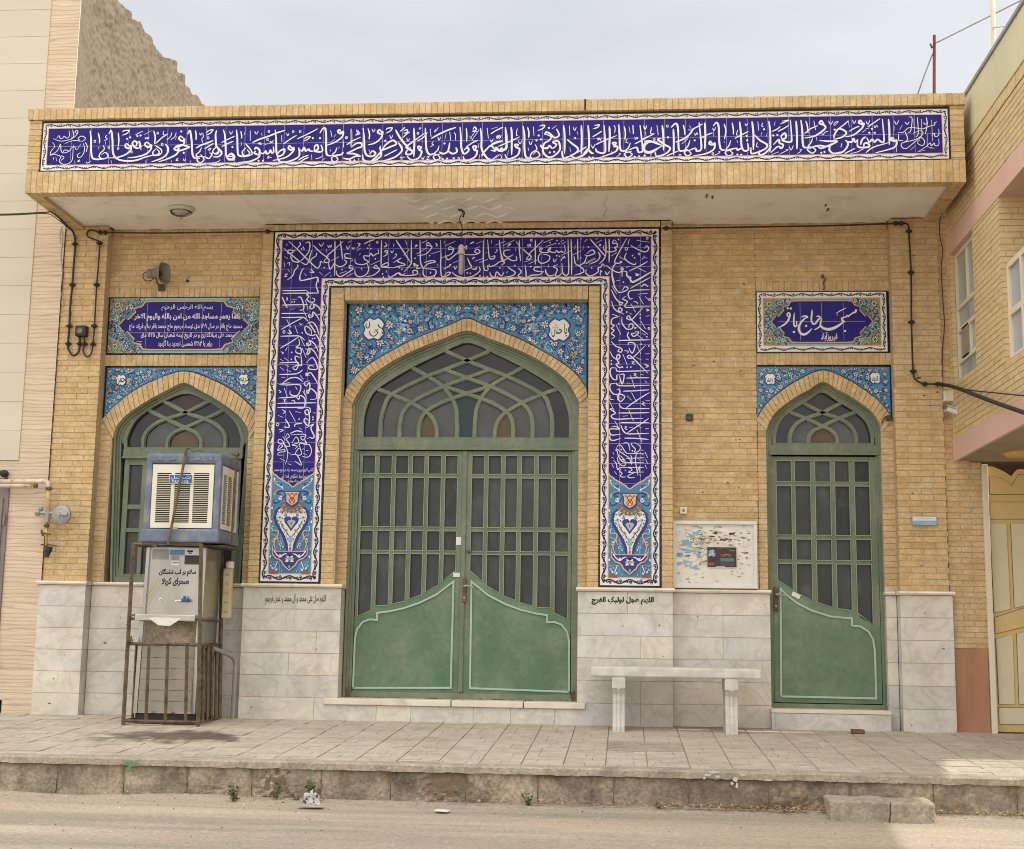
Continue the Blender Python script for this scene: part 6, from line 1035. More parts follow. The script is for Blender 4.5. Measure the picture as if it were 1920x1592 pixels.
b = MB(); top = [U(*q, YG) for q in ((1850, 874), (1862, 875), (1874, 880), (1886, 886), (1897, 894), (1903, 886), (1909, 880), (1935, 880))]
top[0] = (XG, top[0][1]); xr = top[-1][0]; b.prism([(XG, -.012), (xr+1.0, -.012), (xr+1.0, top[-1][1])]+top[::-1], YG, YG+.03, 'gate_yellow'); lf = b.build('gate_leaf', gt)
b = MB()
def gpan(P, mat, d=.012):
    Q = [U(a, c, YG) for a, c in P]; b.prism(Q, YG-d, YG+.004, mat); b.ribbon([(p[0], p[1]) for p in Q+[Q[0]]], .008, YG-.0015, 'rust', taper=1)
gpan([(1856, 927), (1990, 927), (1990, 890), (1909, 890), (1897, 912), (1880, 898), (1856, 893)], 'gate_yellow', .008); gpan([(1856, 973), (1990, 973), (1990, 942), (1856, 942)], 'gate_yellow', .010)
gpan([(1863.5, 1149), (1894, 1142), (1886, 982), (1856, 982)], 'gate_cream'); gpan([(1902, 1140), (1940, 1131), (1933, 982), (1895, 982)], 'gate_cream')
gpan([(1866, 1188), (1960, 1166), (1958, 1128), (1865, 1158)], 'gate_yellow', .010); gpan([(1873, 1320), (1902, 1320), (1898, 1190), (1867, 1198)], 'gate_cream'); gpan([(1911, 1320), (1950, 1320), (1945, 1180), (1906, 1188)], 'gate_cream'); gpan([(1874, 1358), (1960, 1358), (1960, 1327), (1872, 1327)], 'gate_cream', .008)
b.build('gate_panel', gt)
b = MB(); b.box(GX1+.02, 6.4, 2.9, 3.0, -.1, 2.3, 'pale_brick'); b.box(GX1, 6.4, .25, 3.0, 2.14, 2.2, 'brown_plaster'); b.box(6.3, 6.4, .1, 2.9, -.1, 2.2, 'pale_brick'); b.box(4.4, 6.4, .06, .16, -.1, 2.12, 'pale_brick'); struct(b.build('courtyard_wall'))
bpy.data.objects['courtyard_wall']['label'] = 'plain brick courtyard wall behind the yellow gate'; bpy.data.objects['courtyard_wall']['category'] = 'wall'; del bpy.data.objects['courtyard_wall']['kind']
b = MB(); b.box(4.75, 4.9, -1.42, .05, -.1, 2.1, 'pale_brick'); o = b.build('sun_block_wall'); tag(o, 'unseen brick wall added to shade the back of the gate forecourt', 'wall')  # added out of view to block the sun behind the lit patch

# ================================================================== ground
b = MB(); b.mesh([(-150, -150, ROADZ-.02), (150, -150, ROADZ-.02), (150, 150, ROADZ-.02), (-150, 150, ROADZ-.02)], [(0, 1, 2, 3)], 'far_ground'); struct(b.build('ground'))
YK = -2.42; b = MB(); NX, NY = 220, 60; vs = []
for j in range(NY+1):
    for i in range(NX+1):
        x = -9+18*i/NX; y = YK+.03-8.5*(j/NY)**1.4; z = ROADZ+.006*noise.noise((x*.8, y*1.2, 0))+.003*noise.noise((x*4, y*5, 2))+.03*max(0, 1-(YK-y)/.22)*(.6+.5*noise.noise((x*1.3, 7, 0)))
        vs.append((x, y, z))
b.mesh(vs, [(j*(NX+1)+i, (j+1)*(NX+1)+i, (j+1)*(NX+1)+i+1, j*(NX+1)+i+1) for j in range(NY) for i in range(NX)], 'road_dust'); struct(b.build('road', smooth=True))
# pavement of interlocking pavers in strips
b = MB(); rnd = random.Random(9); XJ = U(833, 1355)[0]; SW = .262
def slope_box(x0, x1, y0, y1, dz, mat, tint, dep=.05):
    vs = [(x, y, gz(y)+dz-(dep if lo else 0)) for lo in (1, 0) for y in (y0, y1) for x in (x0, x1)]
    b.mesh(vs, [(0,1,5,4), (3,2,6,7), (2,0,4,6), (1,3,7,5), (4,5,7,6)], mat, tint)
MH = (GP(1090, 1405), GP(1275, 1405)); mx0, mx1, my0, my1 = GP(1095, 1395).x, GP(1276, 1395).x, -1.47, -1.12
hole = []
for k in range(-18, 24):
    x0 = XJ+k*SW; y = .02; half = rnd.random() < .5
    base = rnd.gauss(.5, .1)
    while y > YK+.1:
        h = .131; y2 = max(y-h, YK+.09)
        if x0 > mx0-.05 and x0+SW < mx1+.25 and y2 < my1 and y > my0: hole.append((x0, y2, y)); y = y2; continue
        m_ = x0+SW*rnd.choice((.33, .5, .67)); dz = rnd.uniform(-.003, .002)
        t = lambda: min(1, max(0, base+rnd.gauss(0, .16)))
        if rnd.random() < .75: slope_box(x0+.004, m_-.0015, y2+.0012, y-.0012, dz, 'paver', t()); slope_box(m_+.0015, x0+SW-.004, y2+.0012, y-.0012, dz+rnd.uniform(-.0015, .0015), 'paver', t())
        else: slope_box(x0+.004, x0+SW-.004, y2+.0012, y-.0012, dz, 'paver', t())
        y = y2
b.mesh([(-9, .3, gz(.3)-.006), (9, .3, gz(.3)-.006), (9, YK+.05, gz(YK+.05)-.006), (-9, YK+.05, gz(YK+.05)-.006)], [(3, 2, 1, 0)], 'paver_joint')
struct(b.build('pavement'))
b = MB(); slope_box(min(h[0] for h in hole)+.005, max(h[0] for h in hole)+SW-.005, min(h[1] for h in hole)+.004, max(h[2] for h in hole)-.004, .001, 'step_concrete', .75); struct(b.build('cover_slab')); o = bpy.data.objects['cover_slab']; del o['kind']; tag(o, 'flat grey concrete cover slab set in the pavement before the bench', 'slab')
# kerb: cast blocks with a worn cap
b = MB(); kx = sorted([GP(px, 1440).x*1.0 for px in (38, 180, 313, 445, 585, 723, 870, 1008, 1150, 1290, 1435, 1580, 1727, 1870)]); kx = [kx[0]-.5*i for i in range(9, 0, -1)]+kx+[kx[-1]+.5*i for i in range(1, 8)]
for a, c in zip(kx, kx[1:]):
    n_x, n_z = 30, 16; t = rnd.random(); vs = []; zt_ = gz(YK)-.042; g = .0025; sd = rnd.uniform(0, 50); rough = rnd.choice((.3, .6, 1., 1.4))
    for j in range(n_z+1):
        for i in range(n_x+1):
            x = a+g+(c-a-2*g)*i/n_x; z = ROADZ-.03+(zt_-ROADZ+.03)*j/n_z; e = min(i, n_x-i)
            pit = max(0, noise.noise((x*3.5, z*4, sd))+.1)*rough
            y = YK+.020*(j/n_z)-.010+.006*noise.noise((x*5, z*7, sd))+pit*(.016+.030*noise.noise((x*30, z*34, sd)))+(.010 if e == 0 else .002 if e == 1 else 0)
            vs.append((x, y, z))
    b.mesh(vs, [(j*(n_x+1)+i, j*(n_x+1)+i+1, (j+1)*(n_x+1)+i+1, (j+1)*(n_x+1)+i) for j in range(n_z) for i in range(n_x)], 'kerb_concrete', t)
b.box(-9, 9, YK+.016, YK+.12, ROADZ-.05, gz(YK)-.05, 'dark_mortar')
for a, c in zip(kx, kx[1:]):
    n_x = 26; vs = []; t = rnd.uniform(.5, 1); sd = rnd.random()*9
    for i in range(n_x+1):
        x = a-.08+(c-a)*i/n_x; nn = .008*noise.noise((x*6, 2, 0))+.006*noise.noise((x*23, 4, 3)); zl = gz(YK)-.046+.006*noise.noise((x*9, 5, 0))+.005*noise.noise((x*31, 5, 0))
        vs += [(x, YK+.14, gz(YK+.14)-.001), (x, YK+.012+nn*.5, gz(YK)-.001+nn*.15), (x, YK-.008+nn, gz(YK)-.010), (x, YK-.010+nn+.006*noise.noise((x*33, 9, 0)), zl), (x, YK+.04, zl-.004)]
    b.mesh(vs, [(i*5+j, i*5+j+1, i*5+j+6, i*5+j+5) for i in range(n_x) for j in range(4)], 'step_concrete', t)
struct(b.build('kerb'))
# stains on pavement and kerb: a wet patch by the drinking fountain, old green and white paint
b = MB(); c = GP(320, 1378)
def blot(cx, cy, rx, ry, mat, seed, fn, n=40, amp=.35):
    P = []
    for i in range(n): a = 2*math.pi*i/n; r_ = 1+amp*noise.noise((math.cos(a)*1.6, math.sin(a)*1.6, seed))+amp*.5*noise.noise((math.cos(a)*5, math.sin(a)*5, seed)); P.append(fn(cx+math.cos(a)*rx*r_, cy+math.sin(a)*ry*r_))
    global sk
    sk += 1; b.face([(p[0], p[1]-(.0004*(sk % 9) if abs(p[1]-YK) < .05 else 0), p[2]+(0 if abs(p[1]-YK) < .05 else .0003*(sk % 9))) for p in P], mat)
sk = 0; pv = lambda x, y: (x, y, gz(y)+.004)
b.mesh([(c.x+a, c.y+e, gz(c.y+e)+.0035) for e in (-.62, .50) for a in (-.78, .85)], [(0, 1, 3, 2)], 'wet_stain')
o = b.build('puddle'); tag(o, 'dark damp stain on the pavers in front of the drinking fountain', 'puddle')
b = MB(); kf = lambda x, z: (x, YK-.030, z); 
for px, py, rx, rz_ in ((241, 1430, .018, .013), (249, 1432, .02, .016), (258, 1431, .018, .012), (244, 1440, .016, .010), (266, 1434, .010, .006), (254, 1442, .012, .006), (243, 1494, .022, .02), (238, 1488, .016, .012), (288, 1494, .012, .012)): q = U(px, py, YK); blot(q[0], q[1], rx, rz_, 'paint_green_spill', px*1.3, kf, amp=.45)
o = b.build('paint_spill'); tag(o, 'small green paint splashes on the kerb below the cooler', 'paint'); b = MB()
for px, py, rx, rz_ in ((1326, 1452, .022, .007), (1337, 1447, .03, .008), (1345, 1455, .014, .008), (1378, 1460, .016, .014), (1381, 1472, .008, .016), (1372, 1468, .01, .008), (1392, 1452, .018, .005), (1440, 1462, .02, .005), (1320, 1458, .01, .008)): q = U(px, py, YK); blot(q[0], q[1], rx, rz_, 'lime_spill', px, kf, amp=.5)
o = b.build('paint_spill'); tag(o, 'white paint drips on the kerb face below the bench', 'paint')
# concrete stepping blocks in the road
def block(x0, x1, y0, y1, z1, seed):
    m = MB(); bm = bmesh.new(); bmesh.ops.create_cube(bm, size=1)
    for v in bm.verts: v.co = Vector(((x0+x1)/2+v.co.x*(x1-x0), (y0+y1)/2+v.co.y*(y1-y0), (ROADZ-.03+z1)/2+v.co.z*(z1-ROADZ+.03)))
    bmesh.ops.bevel(bm, geom=bm.edges[:], offset=.010, segments=2, affect='EDGES', profile=.5); bmesh.ops.subdivide_edges(bm, edges=[e for e in bm.edges if e.calc_length() > .08], cuts=9, use_grid_fill=True)
    for v in bm.verts: p = v.co; k = noise.noise_vector(p*7)*.008+noise.noise_vector(p*26)*.006; v.co += k
    m.bm(bm, 'step_concrete', .6); return m
sa, sc2 = RP(1556, 1532), RP(1748, 1544); xm = RP(1666, 1540).x; zst = ROADZ+.117
o = block(sa.x-.02, xm-.0015, -2.73, YK+.0, zst, 1.).build('stepping_block', None, (sa.x, sa.y, ROADZ), smooth=True); tag(o, 'left half of the cracked concrete step against the kerb, slightly longer piece', 'step')
o = block(xm+.0015, sc2.x+.02, -2.74, YK-.01, zst-.003, 4.).build('stepping_block', None, (xm, sa.y, ROADZ), smooth=True); tag(o, 'right half of the cracked concrete step against the kerb, nearest the sunlit road', 'step')
# broken brick on the pavement
q = GP(1608, 1376); m = MB(); bm = bmesh.new(); bmesh.ops.create_cube(bm, size=1)
for v in bm.verts: v.co = Vector((v.co.x*.10, v.co.y*.055, v.co.z*.034)); v.co += noise.noise_vector(v.co*30)*.008
bmesh.ops.bevel(bm, geom=bm.edges[:], offset=.005, segments=2, affect='EDGES'); m.bm(bm, 'old_brick', .5, Matrix.Translation((q.x, q.y, q.z+.016)) @ Matrix.Rotation(.15, 4, 'Z'))
tag(m.build('broken_brick', None, tuple(q)), 'broken piece of red brick lying on the pavement before the single door', 'brick')

# ================================================================== things on the front
# ---- marble bench
bl_ = [GP(1160, 1373), GP(1372, 1377)]; yb0, yb1 = bl_[0].y+.0, bl_[0].y+.36
bx0, bx1 = U(1108, 1255, yb0)[0], U(1428, 1262, yb0)[0]; bz1 = U(1260, 1252, yb0)[1]; bz0 = U(1260, 1271, yb0)[1]
bn = thing('stone_bench', 'white marble slab bench on two curved legs against the mosque dado', 'bench', ((bx0+bx1)/2, (yb0+yb1)/2, gz(yb0)))
b = MB(); b.cbox(bx0, bx1, yb0-.02, yb1, bz0, bz1, 'stone_bench', .012); b.build('seat', bn)
for px in (1160, 1372):
    xc = U(px, 1320, yb0)[0]; hw = .045; m = MB(); zb_ = gz(yb0); h = bz0-zb_
    prof = [(-.06+.14*1, 0)]; F_ = [(0, 0), (.0, .10), (.015, .28), (.03, .5), (.02, .68), (-.005, .78), (-.005, 1)]; B2_ = [(.30, 1), (.30, .8), (.26, .6), (.25, .35), (.29, .12), (.31, 0)]
    pr = [(yb0+a, zb_+h*c) for a, c in F_+B2_]; n = len(pr)
    for w0, w1, ins in ((-hw, -hw*.32, .0), (-hw*.3, hw*.3, -.008), (hw*.32, hw, .0)):
        vs = [(xc+w0, y+ins, z) for y, z in pr]+[(xc+w1, y+ins, z) for y, z in pr]; m.mesh(vs, [tuple(range(n)), tuple(range(n, 2*n))[::-1]]+[(i, i+n, (i+1) % n+n, (i+1) % n) for i in range(n)], 'stone_bench', .5)
    m.cbox(xc-hw-.006, xc+hw+.006, yb0-.014, yb0+.3, zb_+h*.79, bz0-.002, 'stone_bench', .005); m.build('leg', bn)
# ---- notice board
yn = YB-.05; nb = thing('notice_board', 'white framed notice board with torn papers and one dark poster, above the bench', 'notice board', (U(1340, 1040, yn)[0], YB, ZT1))
(x0, z1), (x1, z0) = U(1261.5, 976, yn), U(1421, 1104, yn); b = MB(); b.box(x0+.02, x1-.02, yn+.02, YB-.003, z0+.02, z1-.02, 'paper_white'); b.build('back_panel', nb)
b = MB()
for a in ((x0, x1, z1-.028, z1), (x0, x1, z0, z0+.028), (x0, x0+.028, z0+.028, z1-.028), (x1-.028, x1, z0+.028, z1-.028)): b.cbox(a[0], a[1], yn, YB-.002, a[2], a[3], 'white_paint', .003)
b.build('frame', nb)
b = MB(); rnd = random.Random(17); yq = yn+.0185; kk = 0
def scrap(cx, cz, rx, rz_, mat, sd, amp=.5):
    global kk
    kk += 1; P = []
    for i in range(14): a = 2*math.pi*i/14; r_ = 1+amp*noise.noise((math.cos(a)*2, math.sin(a)*2, sd)); P.append((min(x1-.034, max(x0+.034, cx+math.cos(a)*rx*r_)), min(z1-.034, max(z0+.034, cz+math.sin(a)*rz_*r_))))
    b.poly(P, yq-.00025*(kk % 12), mat)
for k in range(34):
    px, py = rnd.gauss(1296, 14), rnd.choice((rnd.gauss(1003, 5), rnd.gauss(1030, 9), rnd.gauss(1058, 5))); q = U(px, py, yq); scrap(q[0], q[1], rnd.uniform(.012, .04), rnd.uniform(.006, .018), rnd.choice(('paper_blue', 'paper_blue', 'paper_white')), rnd.random()*99, 1.2)
for _ in range(260):
    q = U(rnd.gauss(1325, 36), rnd.gauss(1020, 24), yq); scrap(q[0], q[1], rnd.uniform(.005, .026), rnd.uniform(.0018, .007), rnd.choice(('paper_white', 'paper_white', 'paper_brown', 'paper_brown', 'dark_print', 'lime_spill')), rnd.random()*99, 1.1)
for _ in range(90):
    q = U(rnd.uniform(1272, 1412), rnd.uniform(985, 1092), yq); scrap(q[0], q[1], rnd.uniform(.003, .018), rnd.uniform(.002, .006), rnd.choice(('paper_brown', 'paper_brown', 'lime_spill')), rnd.random()*99, 1.1)
b.build('torn_paper', nb)
b = MB(); (p0, q1), (p1, q0) = U(1325, 1025, yq), U(1382, 1065, yq); y = yq-.006; b.box(p0, p1, y, y+.002, q0, q1, 'white_paint'); rect(b, p0+.004, p1-.004, q0+.004, q1-.004, y-.0006, 'poster_dark')
pw, ph = p1-p0, q1-q0
for u, v, r_ in ((.14, .72, .022), (.22, .62, .018), (.2, .78, .015), (.1, .6, .014)): flower(b, p0+pw*u, q0+ph*v, r_, y-.001, ('glaze_white', 'sky_glaze', 'sky_glaze'), rnd, 6)
for u, v, l_, mt in ((.3, .93, .45, 'rust_glaze'), (.45, .62, .4, 'amber_glaze'), (.5, .55, .3, 'rust_glaze'), (.4, .22, .5, 'rust_glaze'), (.45, .13, .45, 'mauve'), (.75, .82, .18, 'leaf_glaze')): b.ribbon(smooth_path([(p0+pw*(u+l_*t), q0+ph*(v+.03*math.sin(t*9+u*7))) for t in (0, .2, .4, .6, .8, 1)]), .0035, y-.0012, mt, taper=.5)
rect(b, p0+pw*.45, p1-pw*.1, q0+ph*.3, q0+ph*.45, y-.001, 'teal_glaze'); rect(b, p0+pw*.05, p0+pw*.25, q0+ph*.12, q0+ph*.24, y-.001, 'rust_glaze'); rect(b, p0+pw*.3, p0+pw*.6, q0+ph*.03, q0+ph*.07, y-.001, 'peach'); b.build('poster', nb)
# ---- small fixtures
(x0, z1), (x1, z0) = U(1274.5, 951, YB), U(1288, 964, YB); b = MB(); b.cbox(x0, x1, YB-.035, YB+.005, z0, z1, 'cream_plastic', .005); b.lathe([(.014, 0), (.012, .006), (.006, .008)], ((x0+x1)/2, YB-.034, (z0+z1)/2), (0, -1, 0), 'grey_metal', 14); b.box((x0+x1)/2-.009, (x0+x1)/2+.009, YB-.0435, YB-.042, (z0+z1)/2-.002, (z0+z1)/2+.002, 'dark_print')
tag(b.build('doorbell', None, ((x0+x1)/2, YB, z0)), 'small cream doorbell box on the bricks above the notice board', 'doorbell')
(x0, z1), (x1, z0) = U(1709, 968, 0), U(1756, 986, 0); b = MB(); b.cbox(x0, x1, -.02, .004, z0, z1, 'grey_metal', .002); rect(b, x0+.004, x1-.004, (z0+z1)/2, z1-.004, -.0208, 'white_paint'); rect(b, x0+.004, x1-.004, z0+.004, (z0+z1)/2-.002, -.0208, 'paper_blue')
for k in range(9): u = x0+.02+(x1-x0-.04)*k/9; b.ribbon([(u, z0+.014), (u+.008, z0+.026), (u+.014, z0+.016)], .004, -.0214, 'white_paint')
b.ribbon([(x0+.03, z1-.02), (x1-.03, z1-.018)], .004, -.0214, 'sticker_blue')
tag(b.build('address_plate', None, ((x0+x1)/2, 0, z0)), 'small white and blue address plate on the right brick pier', 'plate')
(x0, z1), (x1, z0) = U(1286, 777, YB), U(1299, 789, YB); b = MB(); b.cbox(x0, x1, YB-.02, YB+.004, z0, z1, 'dark_print', .002); b.cbox(x0+.008, x1-.01, YB-.028, YB-.018, z0+.006, z1-.02, 'rust', .003)
tag(b.build('socket_box', None, ((x0+x1)/2, YB, z0)), 'small black empty socket box in the brick bay left of the name sign', 'socket')
def cable(name, pts, r, label, clips=(), mat='black_rubber', sm=4, cat='cable', group=None):
    t = thing(name, label, cat, tuple(pts[0]), group); m = MB(); m.tube(smooth_path([tuple(p) for p in pts], sm), r, mat, 6); m.build('cord', t, smooth=True)
    for c in clips:
        m = MB(); c = Vector(c); m.lathe([(.006, .03), (.018, .012), (.02, -.004), (.012, -.012)], c, (0, -1, 0), 'black_rubber', 10); m.cbox(c.x-.026, c.x+.026, c.y-.012, c.y+.01, c.z-.006, c.z+.006, 'black_rubber', .002); m.build('clip', t)
    return t
yc = -.022; C = lambda px, py, y=yc: P3(px, py, y)
ZJ = lambda x, y: C(x/5.305+30, y/5.305+400)
cable('wall_cable', [ZJ(440, 60), ZJ(520, 130), ZJ(570, 190), ZJ(590, 300), ZJ(575, 500), ZJ(560, 710), ZJ(540, 920), ZJ(530, 1120), ZJ(518, 1300), ZJ(525, 1360), ZJ(570, 1415), ZJ(620, 1380), ZJ(635, 1300), ZJ(632, 1225)], .0085, 'black cable down the left pier, nearest its outer edge, looping into the junction box', [ZJ(585, 305), ZJ(562, 712), ZJ(532, 1122), ZJ(520, 1298), ZJ(633, 1298)])
cable('wall_cable', [ZJ(680, 1228), ZJ(684, 1300), ZJ(668, 1370), ZJ(700, 1425), ZJ(745, 1400), ZJ(766, 1300), ZJ(780, 1120), ZJ(792, 900), ZJ(803, 712), ZJ(822, 480), ZJ(830, 300), ZJ(790, 265), ZJ(720, 235), ZJ(705, 200), ZJ(735, 168), ZJ(780, 172), ZJ(838, 190), P3(205, 436, yc-.0), P3(300, 437, yc), P3(420, 435.5, yc), P3(500, 434.5, yc), P3(514, 434, yc)], .0065, 'black cable from the junction box up and along below the canopy to the portal tiles', [ZJ(684, 1300), ZJ(766, 1302), ZJ(780, 1122), ZJ(803, 712), ZJ(831, 296), ZJ(838, 190), ZJ(890, 192), P3(502, 434, yc)])
Z7 = lambda x, y: C(x/4.68+1700, y/4.68+380)
cable('wall_cable', [P3(1241, 428, yc), P3(1330, 427, yc), P3(1450, 425, yc), P3(1560, 423, yc), P3(1685, 419, yc), P3(1700, 420, yc), Z7(18, 210), Z7(18, 260), Z7(38, 610), Z7(42, 1050), Z7(57, 1480), Z7(85, 1555), Z7(150, 1590), P3(1746, 720, yc), P3(1766, 721, yc)], .007, 'black cable along the right bay and down the right brick pier to the cable bundle', [P3(1249, 428, yc), P3(1679, 419, yc), P3(1690, 419, yc), Z7(18, 252), Z7(38, 612), Z7(42, 1048), Z7(57, 1480), P3(1734, 720, yc), P3(1758, 720, yc)])
cable('wall_cable', [P3(1769, 399, .03), P3(1763, 412, .03), P3(1762, 440, .03), P3(1768, 470, .03), P3(1765, 500, .03), P3(1768, 560, .03), P3(1771, 610, .03), P3(1767, 660, .03), P3(1767, 722, .03), P3(1768, 790, .02)], .005, 'thin black cable hanging in the gap beside the right brick pier')
cable('utility_line', [P3(1765, 721, -.03), XP(1790, 726, RX-.05), XP(1830, 741, RX-.08), XP(1875, 758, RX-.11), XP(1960, 787, RX-.18)], .015, 'thick twisted black cable bundle leaving the right pier towards the street corner')
cable('utility_line', [P3(1768, 721, -.03), XP(1815, 731, RX-.04), XP(1870, 737, RX-.06), XP(1960, 746, RX-.1)], .005, 'thin single black wire above the thick cable bundle on the right')
cable('utility_line', [P3(-40, 402, -.4), P3(30, 401, -.5), P3(85, 398, -.6), P3(100, 400, -.5), P3(133, 428, -.03)], .005, 'thin black wire crossing from the left house to the canopy corner, upper of the pair')
cable('utility_line', [P3(-40, 404.5, -.4), P3(30, 403, -.5), P3(85, 400.5, -.6), P3(104, 408, -.4), P3(138, 436, -.03)], .004, 'thin black wire crossing from the left house to the canopy corner, lower of the pair')
cable('loose_wire', [P3(116, 424, -.02), P3(112, 440, -.02), P3(113, 452, -.02), P3(117, 458, -.03), P3(117, 430, -.02)], .003, 'loop of thin grey wire hanging at the top of the travertine strip', mat='grey_metal')
cable('loose_wire', [P3(117, 458, -.02), P3(114, 480, -.02), P3(117, 510, -.02), P3(114, 545, -.02), P3(119, 565, -.02), P3(117, 587, -.02)], .003, 'long thin grey wire trailing down the travertine strip', mat='grey_metal')
a, c = ZJ(602, 1228), ZJ(715, 1125); jb = thing('junction_box', 'dark grey electrical junction box on the left brick pier', 'junction box', ((a.x+c.x)/2, 0, a.z)); b = MB(); b.cbox(a.x, c.x, -.065, .004, a.z, c.z, 'grey_metal', .006); b.v = b.v; b.names = ['black_rubber' if q == 'grey_metal' else q for q in b.names]; b.build('box', jb)
b = MB(); b.lathe([(.026, 0), (.024, .004), (.02, .004), (.018, .001)], ((a.x+c.x)/2-.006, -.065, (a.z+c.z)/2), (0, -1, 0), 'horn_grey', 16); b.build('cover_ring', jb)
# horn loudspeaker
hx = P3(300, 512, -.06); hs = thing('horn_loudspeaker', 'old brown grey horn loudspeaker on the wall above the dedication sign', 'loudspeaker', (hx.x, YB, hx.z))
ax = Vector((.93, -.36, -.06)).normalized(); mouth = P3(309, 512, -.09); a1 = Vector((0, 0, 1)); a2 = ax.cross(a1).normalized()
def sq(r_, d, n=20, e=.62):
    P = []
    for k in range(n): an = 2*math.pi*k/n; c, s = math.cos(an), math.sin(an); P.append(mouth+ax*d+a2*(abs(c)**e*math.copysign(1, c)*r_*.86)+a1*(abs(s)**e*math.copysign(1, s)*r_))
    return P
b = MB(); rings = [(.088, .0), (.080, -.015), (.055, -.06), (.036, -.11), (.032, -.125)]; vs = [v for r_, d in rings for v in sq(r_, d)]; b.mesh(vs, [(i*20+k, i*20+(k+1) % 20, (i+1)*20+(k+1) % 20, (i+1)*20+k) for i in range(4) for k in range(20)], 'horn_grey')
ri = [(.088, .0), (.082, -.004), (.05, -.06), (.022, -.10)]; vs = [v for r_, d in ri for v in sq(r_-.001, d)]; b.mesh(vs, [(i*20+k, (i+1)*20+k, (i+1)*20+(k+1) % 20, i*20+(k+1) % 20) for i in range(3) for k in range(20)], 'horn_grey'); b.build('horn', hs, smooth=True)
b = MB(); b.lathe([(.0, .0), (.02, .004), (.026, .012), (.022, .03)], mouth+ax*-.075, ax, 'black_rubber', 14); b.lathe([(.034, 0), (.04, -.01), (.04, -.05), (.03, -.058)], mouth+ax*-.122, ax, 'horn_grey', 16); b.build('driver', hs)
b = MB(); q = mouth+ax*-.10; b.tube([q+Vector((0, 0, -.03)), q+Vector((0, .06, -.07)), (q.x, YB, q.z-.08)], .008, 'rust'); b.cbox(q.x-.03, q.x+.03, YB-.01, YB+.002, q.z-.11, q.z-.05, 'rust', .002); b.build('bracket', hs)
b = MB(); q = mouth+ax*-.16; b.tube(smooth_path([q, q+Vector((-.03, .0, .02)), q+Vector((-.06, 0, -.01)), q+Vector((-.05, .02, -.05)), q+Vector((-.01, .04, -.05)), q+Vector((.02, .06, -.02))]), .004, 'black_rubber'); b.build('lead', hs)
q = P3(352, 523, YB-.01); b = MB(); b.cbox(q.x-.012, q.x+.012, YB-.006, YB+.002, q.z-.03, q.z+.02, 'grey_metal', .002); b.lathe([(.01, 0), (.012, .02), (.006, .03)], (q.x, YB-.004, q.z-.02), (0, -1, 0), 'black_rubber', 10); tag(b.build('wall_hook', None, (q.x, YB, q.z)), 'small dark wall hook right of the horn loudspeaker', 'hook')
q = P3(1543, 522, YB-.01); b = MB(); b.tube(smooth_path([(q.x-.004, YB-.004, q.z+.03), (q.x-.006, YB-.03, q.z+.0), (q.x+.02, YB-.03, q.z-.01), (q.x+.004, YB-.01, q.z-.03), (q.x+.008, YB-.012, q.z-.08), (q.x+.0, YB-.012, q.z-.10)]), .005, 'rust', 6); b.cbox(q.x-.012, q.x+.008, YB-.02, YB, q.z+.005, q.z+.03, 'rust', .003); tag(b.build('wire_stub', None, (q.x, YB, q.z)), 'bent rusty wire stub sticking out above the name sign', 'wire')
q = P3(1664, 782, YB-.02); b = MB(); b.tube(smooth_path([(q.x-.05, YB-.02, q.z-.05), (q.x-.02, YB-.03, q.z+.0), (q.x+.0, YB-.03, q.z-.03), (q.x+.02, YB-.02, q.z+.01)]), .006, 'rust', 6); b.cbox(q.x-.01, q.x+.03, YB-.04, YB, q.z-.03, q.z+.012, 'dark_print', .004); tag(b.build('wire_stub', None, (q.x, YB, q.z)), 'dark wire connector dangling at the right foot of the single door arch', 'wire')
# round bulkhead lamp under the canopy
sx_, sy_ = SF(340, 393, 4.09); lp = thing('bulkhead_lamp', 'round off white bulkhead lamp on the canopy soffit, left side', 'lamp', (sx_, sy_, 4.1))
b = MB(); b.lathe([(.105, 0), (.108, -.012), (.10, -.025), (.088, -.03)], (sx_, sy_, 4.1), (0, 0, 1), 'lamp_white', 24); b.lathe([(.089, -.0295), (.089, -.032), (.080, -.032)], (sx_, sy_, 4.1), (0, 0, 1), 'dark_print', 24); b.build('lamp_base', lp, smooth=False)
b = MB(); b.lathe([(.084, -.02), (.074, -.045), (.045, -.062), (0.001, -.068)], (sx_, sy_, 4.1), (0, 0, 1), 'lamp_glass', 20); b.build('lamp_glass', lp, smooth=True)
b = MB(); b.tube([(sx_-.08, sy_-.02, 4.065), (sx_-.03, sy_-.02, 4.028), (sx_+.03, sy_-.02, 4.028), (sx_+.08, sy_-.02, 4.065)], .006, 'rust'); b.tube([(sx_, sy_, 4.03), (sx_, sy_, 4.01)], .006, 'grey_metal'); b.cbox(sx_-.075, sx_-.035, sy_-.045, sy_+.02, 4.045, 4.062, 'dark_print', .003); b.build('guard', lp)
